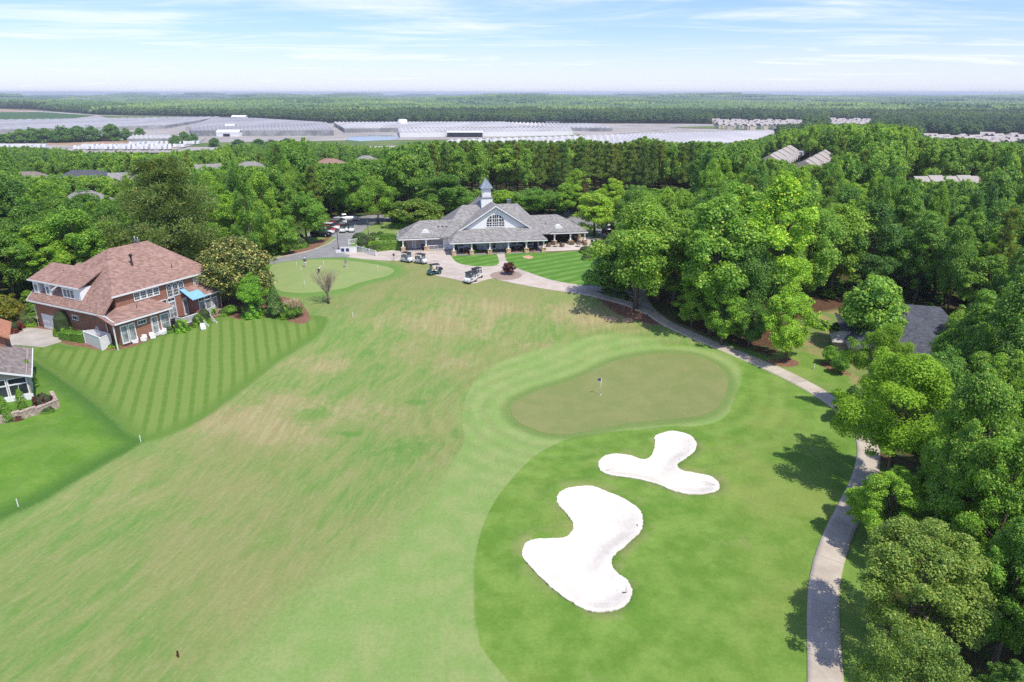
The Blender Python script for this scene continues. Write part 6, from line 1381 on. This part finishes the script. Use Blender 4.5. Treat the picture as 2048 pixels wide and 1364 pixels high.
# ------------------------------------------------------------------ furniture
def armchair(mat, cush, label, sc=1.0):
    o = thing('armchair', label, 'chair'); o.scale = (sc,)*3; MB().box((0, 0, .22), (.72, .70, .34)).build('base', mat, o, bevel=.03); MB().box((0, .02, .44), (.62, .60, .12)).build('seat', cush, o, bevel=.04)
    MB().add([(-.36, .28, .2), (.36, .28, .2), (.36, .38, .2), (-.36, .38, .2), (-.34, .42, .95), (.34, .42, .95), (.34, .50, .95), (-.34, .50, .95)], [(0,1,5,4),(1,2,6,5),(2,3,7,6),(3,0,4,7),(0,3,2,1),(4,5,6,7)]).build('backrest', mat, o, bevel=.02)
    for s in (-1, 1): MB().box((s*.36, .02, .40), (.12, .72, .50)).build('armrest', mat, o, bevel=.03)
    return o
def table(mat, label, r=.55, h=.72):
    o = thing('patio_table', label, 'table'); MB().lathe([(r, 0), (r, .05), (.02, .05)], 18, (0, 0, h-.05)).build('tabletop', mat, o)
    for i in range(4): a = R(45+90*i); MB().tube((math.cos(a)*r*.7, math.sin(a)*r*.7, 0), (math.cos(a)*r*.5, math.sin(a)*r*.5, h-.04), .025, n=6).build('leg', M_dark, o)
    return o
ac = None
for k, (px, py, rz, l) in enumerate([(1097, 494, 200, 'wicker armchair nearest the stone column on the terrace'), (1107, 490, 160, 'wicker armchair behind the first table of the terrace'), (1124, 494, 130, 'wicker armchair right of the first terrace table'), (1144, 490, 200, 'wicker armchair left of the second terrace table'), (1158, 489, 170, 'wicker armchair behind the second terrace table'), (1170, 491, 120, 'wicker armchair right of the second terrace table')]):
    if ac is None: ac = armchair(M_wick, M_cush, l); o = ac
    else: o = copy_tree(ac)
    relabel(o, l, P1(px, py)+Vector((0, 0, .07)), R(rz), 'wicker armchairs on the terrace')
tb = table(M_wick, 'first round table of the open terrace, near the stone column'); tb.location = P1(1112, 494)+Vector((0, 0, .07)); relabel(copy_tree(tb), 'second round table of the open terrace', P1(1157, 494)+Vector((0, 0, .07)))
dch = None
for k, (px, py, rz) in enumerate([(1186, 490, 30), (1193, 486, 80), (1201, 490, 140), (1206, 485, 200), (1196, 494, 260), (1212, 489, 100)]):
    l = 'dark terrace chair grouped by the tree at the terrace end'
    if dch is None: dch = armchair(M_dark, M_blackp, l); o = dch
    else: o = copy_tree(dch)
    relabel(o, l, P1(px, py)+Vector((0, 0, .07)), R(rz), 'dark chairs at the terrace end')
for u, v, l in ((11.5, 9.5, 'left'), (15, 9.0, 'middle'), (17.6, 9.8, 'right')):
    x, y = cw(u, v); o = copy_tree(tb); relabel(o, f'{l} table under the covered terrace roof'.replace('left', 'leftmost').replace('right', 'rightmost'), (x, y, CZ+.1))
    for j in range(3):
        a = R(100+j*115); l2 = f'dark chair at the {l} table under the covered terrace'.replace('left', 'leftmost').replace('right', 'rightmost')
        relabel(copy_tree(dch), l2, (x+1.0*math.cos(a), y+1.0*math.sin(a), CZ+.1), a-R(90), l2.replace('dark chair', 'dark chairs'))
for u, l in ((-6.4, 'porch table left of the porch walk'), (4.2, 'porch table right of the porch doors'), (7.0, 'porch table near the right porch end')):
    x, y = cw(u, 2.2); relabel(copy_tree(tb), 'round '+l, (x, y, CZ+.14))
    for j in range(2): x, y = cw(u-1+2*j, 2.2); relabel(copy_tree(dch), 'dark chair at the '+l, (x, y, CZ+.14), R(90-180*j)+CROT, 'chairs at the '+l)
# chairs on the lawn edge of the brick house
wc = None
for px, py, rz, l in ((272, 686, 20, 'white chair at the left end of the row by the brick house'), (289, 682, 15, 'second white chair beside the flower bed of the brick house'), (306, 677, 40, 'white lounge chair in the middle of the row by the brick house'), (315, 671, -10, 'pale chair left of the twin pair below the deck'), (327, 669, -10, 'pale chair of the pair nearest the deck'), (407, 659, 30, 'single white chair right of the deck steps')):
    if wc is None: wc = armchair(M_white, M_cush, l, .9); o = wc
    else: o = copy_tree(wc)
    relabel(o, l, P1(px, py), R(rz), 'white chairs by the brick house')
bc = armchair(M_wood, M_brown, 'brown chair left of the pair at the lawn corner', 1.1); relabel(bc, bc['label'], P1(430, 634), R(20)); relabel(copy_tree(bc), 'brown chair right of the pair at the lawn corner', P1(440, 632), R(20))
x, y = hw(10.3, -2.4); o = table(M_dark, 'dark table on the deck of the brick house', .6); o.location = (x, y, BZ+.74); x, y = hw(11.6, -2.0)
for j, (q, w_) in enumerate(((9.85*.93, -2.9), (10.9, -2.7))):
    x, y = hw(q, w_); relabel(copy_tree(dch), 'dark chair left of the deck table' if j == 0 else 'dark chair right of the deck table', (x, y, BZ+.72), R(60+j*180))
# white vinyl enclosure at the house corner
e = [P1(172, 686), P1(205, 701), P1(224, 692), P1(196, 683)]; o = e[0].copy(); m_ = MB()
for q, s in zip(e, e[1:]+e[:1]):
    a, b = q-o, s-o; L_ = (b-a).length; an = math.atan2(b.y-a.y, b.x-a.x); c_ = a.lerp(b, .5); m_.box((c_.x, c_.y, c_.z+.85), (L_-.1, .07, 1.75), an); m_.box((a.x, a.y, a.z+.85), (.16, .16, 1.9), an); m_.box((c_.x, c_.y, c_.z+1.75), (L_, .11, .1), an)
tag(m_.build('vinyl_fence', M_white, None, o), 'white solid fence enclosure at the front corner of the brick house', 'fence')
# ------------------------------------------------------------------ golfers
M_skin = simple('skin', (.45,.27,.20), .6, .05); M_hair = simple('hair', (.06,.04,.03), .8, .2); M_capw = simple('cap_white', (.75,.75,.74), .7, .05)
def skin_mesh(name, verts, edges, radii, mat, parent):
    me = bpy.data.meshes.new(name); me.from_pydata(verts, edges, []); me.update(); o = link(bpy.data.objects.new(name, me), parent); o.modifiers.new('skin', 'SKIN')
    for i, r in enumerate(radii):
        s = me.skin_vertices[0].data[i]; s.radius = (r, r) if not isinstance(r, tuple) else r; s.use_root = (i == 0)
    sd = o.modifiers.new('smooth', 'SUBSURF'); sd.levels = 1; sd.render_levels = 1; me.materials.append(mat); return o
def golfer(px, py, rz, shirt, trs, label, bend=0.0, stride=.0, cap=None, arms='putt'):
    p = P1(px, py); o = thing('person', label, 'person', p+Vector((0, 0, .03)), rz)
    hip_ = Vector((0, 0, .93-.06*bend)); f = Vector((math.sin(bend), 0, math.cos(bend)))       # faces +X
    ch = hip_+f*.36; nk = hip_+f*.56; hd = nk+Vector((math.sin(bend*1.15), 0, math.cos(bend*1.15)))*.17
    def V(a): return tuple(a)
    sh = [nk-f*.06+Vector((0, s*.19, 0)) for s in (1, -1)]
    if arms == 'putt': hands = [ch*0+Vector((nk.x+.20+.12*bend, s*.04, .78 if bend < .3 else .62)) for s in (1, -1)]
    else: hands = [Vector((.10*s*1.0+.02, s*.30, .80)) for s in (1, -1)]
    el = [sh[i].lerp(hands[i], .48)+Vector((-.05, (.10 if i == 0 else -.10), -.02)) for i in (0, 1)]
    kn = [Vector((.03+stride*s*.6, s*.11, .50)) for s in (1, -1)]; an = [Vector((-.03+stride*s, s*.12, .09)) for s in (1, -1)]; to = [a+Vector((.20, .03*(1 if i == 0 else -1), -.05)) for i, a in enumerate(an)]
    v = [hip_, ch, nk, hd-Vector((0, 0, .02)), hd+Vector((.01, 0, .10))]; e = [(0,1),(1,2),(2,3),(3,4)]; r = [(.155,.125), (.17,.125), .060, .092, .075]
    for i, s in enumerate((1, -1)):
        k = len(v); v += [sh[i], el[i], hands[i].lerp(el[i], .12)]; e += [(2,k),(k,k+1),(k+1,k+2)]; r += [.062, .046, .034]
        v += [hands[i]+Vector((.02, 0, -.04))]; e += [(k+2, k+3)]; r += [.036]
        for q in range(4):      # fingers, each its own short chain
            n = len(v); d_ = Vector((.025-.012*q, (.012*q-.018), -.055)); v += [hands[i]+Vector((.03-.016*q, (.5-q)*.004, -.07)), hands[i]+Vector((.03-.016*q, (.5-q)*.004, -.07))+d_*(1-.12*abs(q-1.3))]; e += [(k+3, n), (n, n+1)]; r += [.010, .007]
        n = len(v); v += [hands[i]+Vector((.045, -s*.02, -.05))]; e += [(k+3, n)]; r += [.010]
        k = len(v); hp_ = hip_+Vector((0, s*.095, -.05)); v += [hp_, kn[i], an[i], to[i]]; e += [(0,k),(k,k+1),(k+1,k+2),(k+2,k+3)]; r += [.092, .062, .044, .040]
    skin_mesh('body', [V(a) for a in v], e, r, M_skin, o)
    sv = [hip_+f*.0, ch, nk-f*.05]; se = [(0,1),(1,2)]; sr = [(.170,.145), (.185,.145), (.10,.085)]
    for i in (0, 1): k = len(sv); sv += [sh[i], sh[i].lerp(el[i], .75)]; se += [(2,k),(k,k+1)]; sr += [.082, .070]
    skin_mesh('shirt', [V(a) for a in sv], se, sr, shirt, o)
    tv = [hip_]; te = []; tr_ = [(.172,.150)]
    for i, s in enumerate((1, -1)): k = len(tv); tv += [hip_+Vector((0, s*.095, -.07)), kn[i], an[i]+Vector((0, 0, .06))]; te += [(0,k),(k,k+1),(k+1,k+2)]; tr_ += [.108, .082, .068]
    skin_mesh('trousers', [V(a) for a in tv], te, tr_, trs, o)
    for i in (0, 1): skin_mesh('shoe', [V(an[i]+Vector((-.04, 0, -.05))), V(an[i].lerp(to[i], .6)+Vector((0, 0, -.02))), V(to[i]+Vector((.03, 0, 0)))], [(0,1),(1,2)], [.05, .05, .04], M_capw, o)
    c = MB().ball((hd.x-.015, 0, hd.z+.065), .108, 12, 7, (1.05, .92, .85))
    if cap: c.box((hd.x+.13, 0, hd.z+.07), (.14, .15, .02))
    c.build('cap' if cap else 'hair', cap or M_hair, o)
    MB().box((hd.x+.105, 0, hd.z-.005), (.03, .025, .035)).build('nose', M_skin, o)
    if arms == 'putt':
        hx = hands[0].x+.02; g_ = o.matrix_world; c_, s_ = math.cos(rz), math.sin(rz)
        pt = thing('putter', 'putter held by the '+label.split(' ', 1)[1] if False else 'putter in the hands of the '+label, 'golf club', p+Vector((0, 0, .03)), rz)
        MB().tube((hx-.03, 0, hands[0].z+.12), (hx+.13, 0, .03), .011, n=6).build('shaft', M_grey, pt); MB().box((hx+.15, 0, .03), (.06, .12, .03)).build('club_head', M_grey, pt)
    return o
golfer(611, 534, R(-60), M_navy, simple('shorts_white', (.62,.61,.58), .8, .05), 'golfer in navy top standing', 0.05, .10, M_capw, 'hang')
golfer(638, 548, R(-20), M_white, M_dark, 'golfer in white shirt bending over', .85, .02, M_capw)
golfer(694, 535, R(-150), simple('shirt_grey', (.20,.21,.24), .8, .05), simple('trousers_pale', (.60,.57,.52), .8, .05), 'golfer in grey shirt and pale trousers', .35, .05)
# ------------------------------------------------------------------ woods
def on_poly(polys, x, y, pad):
    k = np.zeros(len(x), bool)
    for p in polys: k |= sdf(p, x, y) > -pad
    return k
W_CLUB = P([(-600,1600),(-500,700),(-60,660),(60,640),(250,575),(430,560),(500,600),(550,560),(550,520),(600,490),(612,466),(660,436),(740,428),(830,430),(900,436),
 (1130,432),(1240,440),(1225,500),(1250,560),(1300,600),(1420,690),(1560,735),(1640,720),(1640,680),(1580,640),(1640,612),(1760,625),(1930,660),(1940,740),(1790,800),(1740,850),(1775,900),(1790,1000),
 (1775,1200),(1760,1364),(1770,1700)])
ROOFS = []      # footprints of far buildings keep trees away (filled by the buildings)
ROOFS += [np.array([[x-rr, y-rr], [x+rr, y-rr], [x+rr, y+rr], [x-rr, y+rr]]) for x, y, rr in CLEAR]
SKY = np.array([(-400,292),(0,293),(110,296),(150,304),(330,308),(380,300),(430,300),(450,290),(520,288),(600,279),(700,291),(790,296),(830,286),(1000,283),(1130,284),(1160,276),(1230,292),(1290,276),(1340,286),(1400,284),(1460,286),(1520,278),
 (1570,262),(1640,250),(1760,249),(1830,258),(1900,272),(2000,285),(2100,290),(2500,290)], float)
def cand(y0, y1, sp0, sp1, xlim=1.0):
    X = []; y = y0
    while y < y1:
        sp = sp0+(sp1-sp0)*(y-y0)/(y1-y0); n = int(2*(y*xlim+25)/sp)
        xs = np.linspace(-y*xlim-25, y*xlim+25, n)+rng.uniform(-.42, .42, n)*sp
        X.append(np.stack([xs, y+rng.uniform(-.42, .42, n)*sp], 1)); y += sp*.92
    return np.concatenate(X)
c = cand(15, 620, 5.1, 7.4)
x, y = c[:, 0], c[:, 1]
gpx = np.array([(868,394),(900,386),(1100,388),(1392,394),(1386,366),(1100,360),(880,364)]); G = P(gpx)
SIGHT.append((872, 1384, 374, project(G)[:, 2].min()+1))
rad = rng.uniform(2.7, 4.7, len(x)); hh = rng.uniform(12.5, 20.5, len(x))*(1+.1*(np.hypot(x, y) > 300))
k = ~(sdf(W_CLUB, x, y) > -rad*.75) & ~on_poly(ROOFS, x, y, 2.5) & ((y > 60) | (x > 34))
tr = np.array(TREES)
d = np.sqrt((x[:, None]-tr[None, :, 0])**2+(y[:, None]-tr[None, :, 1])**2)
k &= (d > tr[None, :, 2]*.62+2.2).all(1)
x, y, rad, hh = x[k], y[k], rad[k], hh[k]; z = ground_z(x, y)
q = project(np.stack([x, y, z+hh], 1)); qb = project(np.stack([x, y, z], 1))
# wood stands in belts: each belt's far edge is where its crowns end against the fields behind
lim = np.interp(q[:, 0], SKY[:, 0], SKY[:, 1])+rng.uniform(-2, 5, len(x))
vis = (q[:, 2] > 5) & (q[:, 0] > -560) & (q[:, 0] < 2610) & (q[:, 1] < 1560)
for a_, b_, py_, zc_ in SIGHT+[s_ for s_ in SIGHT2 if s_[0] > 1840]:
    hw_ = rad*.9/np.maximum(q[:, 2], 5)*F
    lim = np.where((q[:, 0]+hw_ > a_) & (q[:, 0]-hw_ < b_) & (q[:, 2] < zc_), np.maximum(lim, py_), lim)
over = lim-q[:, 1]; fit = hh-np.maximum(over, 0)*q[:, 2]/F*1.06      # shorter trees on the belt's far edge
ok = vis & (fit > 5)
x, y, z, rad, hh = x[ok], y[ok], z[ok], rad[ok], np.minimum(hh, fit)[ok]; qb = qb[ok]
# the pine grove beyond the clubhouse
pg = (sdf(G, x, y) > -1) & (rng.random(len(x)) < .88)
piny = pg | ((rng.random(len(x)) < .10) & (qb[:, 0] > 1250) & (y < 260)) | ((rng.random(len(x)) < .07) & (y > 150))
hh = np.where(pg, rng.uniform(14.5, 23, len(x)), hh); rad = np.where(piny, rad*.78, rad)
if pg.any():
    qq = project(np.stack([x, y, z+hh], 1)); hh = np.where(pg & (qq[:, 1] < 284), hh-(284-qq[:, 1])*qq[:, 2]/F, hh)
ordr = np.argsort(np.hypot(x, y))
nb = 0; npn = 0; rest = []
def zone(xx, yy, px):
    if yy < 75: return 'the wood right of the lower cart path'
    if px > 1250 and yy < 190: return 'the tall wood right of the clubhouse'
    if px > 1250: return 'the wooded slope below the townhouses'
    if px < 560 and yy < 200: return 'the wood behind the brick house'
    if px < 860: return 'the wood beyond the car park'
    return 'the wood behind the clubhouse'
for i in ordr:
    tn = rng.random(); dd = math.hypot(x[i], y[i])
    if not (-120 < qb[i, 0] < 2170): rest.append(i); continue
    if piny[i] and npn < 130:
        npn += 1; zn = 'the pine grove behind the clubhouse' if pg[i] else zone(x[i], y[i], qb[i, 0])
        pr = PINE[npn % 3]; tint = [(1.05, 1.2, 1.1), (1.25, 1.3, 1.1), (1.45, 1.3, 1.05)][int(tn*3)]
        put_tree(pr, (x[i], y[i], z[i]), hh[i], max(rad[i], 2.8), ['dark', 'olive', 'brownish'][int(tn*3)]+' green pine in '+zn, tint, 'pines in '+zn)
    elif not piny[i] and nb < 235:
        nb += 1; zn = zone(x[i], y[i], qb[i, 0]); pr = (NEARB if dd < 78 else HD if dd < 240 else MD)[nb % (2 if dd < 78 else 5)]
        ti = int(tn*3.999); tint = [(.66, .76, .85), (.9, .95, .95), (1.1, 1.08, .95), (1.32, 1.24, .92)][ti]
        put_tree(pr, (x[i], y[i], z[i]), hh[i], rad[i], ['dark green', 'deep green', 'fresh green', 'bright yellow-green'][ti]+' broadleaf tree in '+zn, tint, 'trees of '+zn)
    else: rest.append(i)
# ---- masses far off that nobody could count: instanced on points
def scatter(name, label, pts, sc, idx, protos, cat='forest'):
    pc = bpy.data.collections.new(name+'_sources')
    for i, (me, colr) in enumerate(protos):
        o = bpy.data.objects.new(f'source_{i:02d}', me); pc.objects.link(o)
    me = bpy.data.meshes.new(name); me.vertices.add(len(pts)); me.vertices.foreach_set('co', np.asarray(pts, np.float32).ravel())
    for nm, ty, dt in (('sc', 'FLOAT_VECTOR', sc), ('rz', 'FLOAT_VECTOR', np.stack([np.zeros(len(pts))]*2+[rng.uniform(0, 6.28, len(pts))], 1))):
        a = me.attributes.new(nm, ty, 'POINT'); a.data.foreach_set('vector', np.asarray(dt, np.float32).ravel())
    a = me.attributes.new('ix', 'INT', 'POINT'); a.data.foreach_set('value', np.asarray(idx, np.int32))
    o = link(bpy.data.objects.new(name, me)); tag(o, label, cat, None, 'stuff')
    ng = bpy.data.node_groups.new(name, 'GeometryNodeTree')
    ng.interface.new_socket('Geometry', in_out='INPUT', socket_type='NodeSocketGeometry'); ng.interface.new_socket('Geometry', in_out='OUTPUT', socket_type='NodeSocketGeometry')
    N = ng.nodes; gi = N.new('NodeGroupInput'); go = N.new('NodeGroupOutput'); ip = N.new('GeometryNodeInstanceOnPoints'); ci = N.new('GeometryNodeCollectionInfo')
    ci.inputs[0].default_value = pc; ci.inputs[1].default_value = True; ci.inputs[2].default_value = True
    def na(nm, ty):
        k = N.new('GeometryNodeInputNamedAttribute'); k.data_type = ty; k.inputs[0].default_value = nm
        return next(s for s in k.outputs if s.enabled)
    ip.inputs['Pick Instance'].default_value = True
    ng.links.new(gi.outputs[0], ip.inputs['Points']); ng.links.new(ci.outputs[0], ip.inputs['Instance'])
    ng.links.new(na('ix', 'INT'), ip.inputs['Instance Index']); ng.links.new(na('sc', 'FLOAT_VECTOR'), ip.inputs['Scale'])
    e = N.new('FunctionNodeEulerToRotation'); ng.links.new(na('rz', 'FLOAT_VECTOR'), e.inputs[0]); ng.links.new(e.outputs[0], ip.inputs['Rotation'])
    ng.links.new(ip.outputs[0], go.inputs[0])
    md = o.modifiers.new('instances', 'NODES'); md.node_group = ng
    return o
def joined(pr):
    a, b = pr['crown'], pr['trunk']; bm = bmesh.new(); bm.from_mesh(a); n = len(bm.faces); bm.from_mesh(b); bm.faces.ensure_lookup_table()
    for f in bm.faces[n:]: f.material_index = 1
    me = bpy.data.meshes.new('tree'); bm.to_mesh(me); bm.free(); me.materials.append(a.materials[0]); me.materials.append(b.materials[0]); return me
MDJ = [(joined(p), None) for p in MD]; PMJ = [(joined(p), None) for p in PINEM]
rest = np.array(rest)
ixs = np.where(piny[rest], 5+rng.integers(0, 2, len(rest)), rng.integers(0, 5, len(rest)))
ph = np.where(piny[rest], 20.5, 16); pr_ = np.where(piny[rest], 3.9, 5.6)
scatter('wood', 'dense mixed broadleaf wood between the clubhouse and the greenhouses', np.stack([x[rest], y[rest], z[rest]], 1),
        np.stack([rad[rest]*1.12/pr_, rad[rest]*1.12/pr_, hh[rest]/ph], 1), ixs, MDJ+PMJ)
# undergrowth below the near wood
c2 = cand(20, 210, 3.0, 4.5); x2, y2 = c2[:, 0], c2[:, 1]
s_ = sdf(W_CLUB, x2, y2); near_road = (s_ > -1.5)
k2 = ~near_road & ~on_poly(ROOFS, x2, y2, .5) & ((y2 > 60) | (x2 > 34)) & (rng.random(len(x2)) < .55)
k2 &= ~((x2 > 20) & (x2 < 52) & (y2 > 80) & (y2 < 125) & (rng.random(len(x2)) < .93))
x2, y2 = x2[k2], y2[k2]
scatter('undergrowth', 'low leafy undergrowth on the floor of the woods', np.stack([x2, y2, ground_z(x2, y2)-.5], 1),
        np.stack([rng.uniform(.16, .34, len(x2))]*2+[rng.uniform(.09, .20, len(x2))], 1), rng.integers(0, 5, len(x2)), MDJ, 'undergrowth')
M_farleaf = leaf_mat('far_leaves', (.045,.105,.032), (.125,.215,.066), None, .1, .12, .5, .3, True)
MDF = []
for me_, _ in MDJ+PMJ:
    m2 = me_.copy(); m2.materials[0] = M_farleaf; MDF.append((m2, None))
# ---- middle distance, 600 m to 2 km, around the fields
W_FIELDS = FIELD_POLY
c3 = cand(600, 2300, 9.5, 13, .80); x3, y3 = c3[:, 0], c3[:, 1]
k3 = ~(sdf(W_FIELDS, x3, y3) > -3) & ~on_poly(ROOFS, x3, y3, 3) 
x3, y3 = x3[k3], y3[k3]; h3 = rng.uniform(11, 19, len(x3)); z3 = ground_z(x3, y3)
q3 = project(np.stack([x3, y3, z3+h3], 1)); k3 = (q3[:, 0] > -60) & (q3[:, 0] < 2110)
# nothing stands between the near belt and the fields on the left
k3 &= ~((q3[:, 0] < 1560) & (y3 < 1200) & (project(np.stack([x3, y3, z3], 1))[:, 1] > 236) & (sdf(W_FIELDS, x3, y3) > -400))
x3, y3, h3, z3, q3 = x3[k3], y3[k3], h3[k3], z3[k3], q3[k3]; lim3 = np.zeros(len(x3))
for a_, b_, py_, zc_ in SIGHT2: lim3 = np.where((q3[:, 0] > a_) & (q3[:, 0] < b_) & (q3[:, 2] < zc_), np.maximum(lim3, py_), lim3)
h3 = h3-np.maximum(lim3-q3[:, 1], 0)*q3[:, 2]/F; k3 = h3 > 3.5; x3, y3, h3, z3 = x3[k3], y3[k3], h3[k3], z3[k3]
pn = rng.random(len(x3)) < .2
scatter('forest', 'hazy forest surrounding the greenhouses and fields', np.stack([x3, y3, z3], 1),
        np.stack([np.where(pn, 1.7, 1.3)*rng.uniform(.7, 1.1, len(x3))]*2+[h3/np.where(pn, 20.5, 16)], 1),
        np.where(pn, 5+rng.integers(0, 2, len(x3)), rng.integers(0, 5, len(x3))), MDF)
# ---- the forest rolling to the horizon: patches of low crowns
def patch(seed, size=130, n=190):
    rg = np.random.default_rng(seed); bm = bmesh.new(); bmesh.ops.create_icosphere(bm, subdivisions=2, radius=1)
    bv = np.array([v.co[:] for v in bm.verts]); bf = np.array([[v.index for v in f.verts] for f in bm.faces]); bm.free()
    V = []; Fc = []; o = 0
    for i in range(n):
        r = rg.uniform(3.5, 6.5); h = rg.uniform(11, 19); c = rg.uniform(-size/2, size/2, 2)
        dn = 1+.22*rg.normal(size=(len(bv), 1))
        v = bv*dn*np.array([r, r, h*.42])+np.array([c[0], c[1], h*.60]); V.append(v); Fc.append(bf+o); o += len(bv)
    return raw_mesh('patch', np.concatenate(V), np.concatenate(Fc), M_farleaf)
pts = []; yy = 1900.0
while yy < 13800:
    st_ = 105+yy*.012; n = int(2*yy*.86/st_); xs = np.linspace(-yy*.86, yy*.86, n)+rng.uniform(-.3, .3, n)*st_
    pts.append(np.stack([xs, yy+rng.uniform(-.3, .3, n)*st_, np.full(n, st_/105)], 1)); yy += st_*.95
pts = np.concatenate(pts); x4, y4 = pts[:, 0], pts[:, 1]
k4 = ~(sdf(W_FIELDS, x4, y4) > -70) & (rng.random(len(x4)) < .97)
x4, y4, s4 = x4[k4], y4[k4], pts[k4, 2]; z4 = ground_z(x4, y4)
scatter('forest', 'blue-green forest rolling away to the horizon', np.stack([x4, y4, z4-2], 1), np.stack([s4, s4, rng.uniform(.8, 1.25, len(x4))], 1), rng.integers(0, 5, len(x4)), [(patch(90+i), None) for i in range(5)])
print('individual trees', len(TREES), 'wood', len(rest), 'mid', len(x3), 'patches', len(x4), 'broad', nb, 'pine', npn)
# ------------------------------------------------------------------ air between here and the horizon
m, t, out = new_mat('hazy_air')
pvn = t.n('ShaderNodeVolumePrincipled'); pvn.inputs['Color'].default_value = (*HAZE_COL, 1); pvn.inputs['Density'].default_value = HAZE_D; pvn.inputs['Anisotropy'].default_value = .1
t.l(pvn.outputs[0], out.inputs['Volume'])
zlo = float(GZ.min())-1.0; ztop = max(48.0, float(GZ.max())+26)
hz = MB().span((-12500, -500, zlo), (12500, 14900, ztop)).build('haze', m); hz['kind'] = 'stuff'
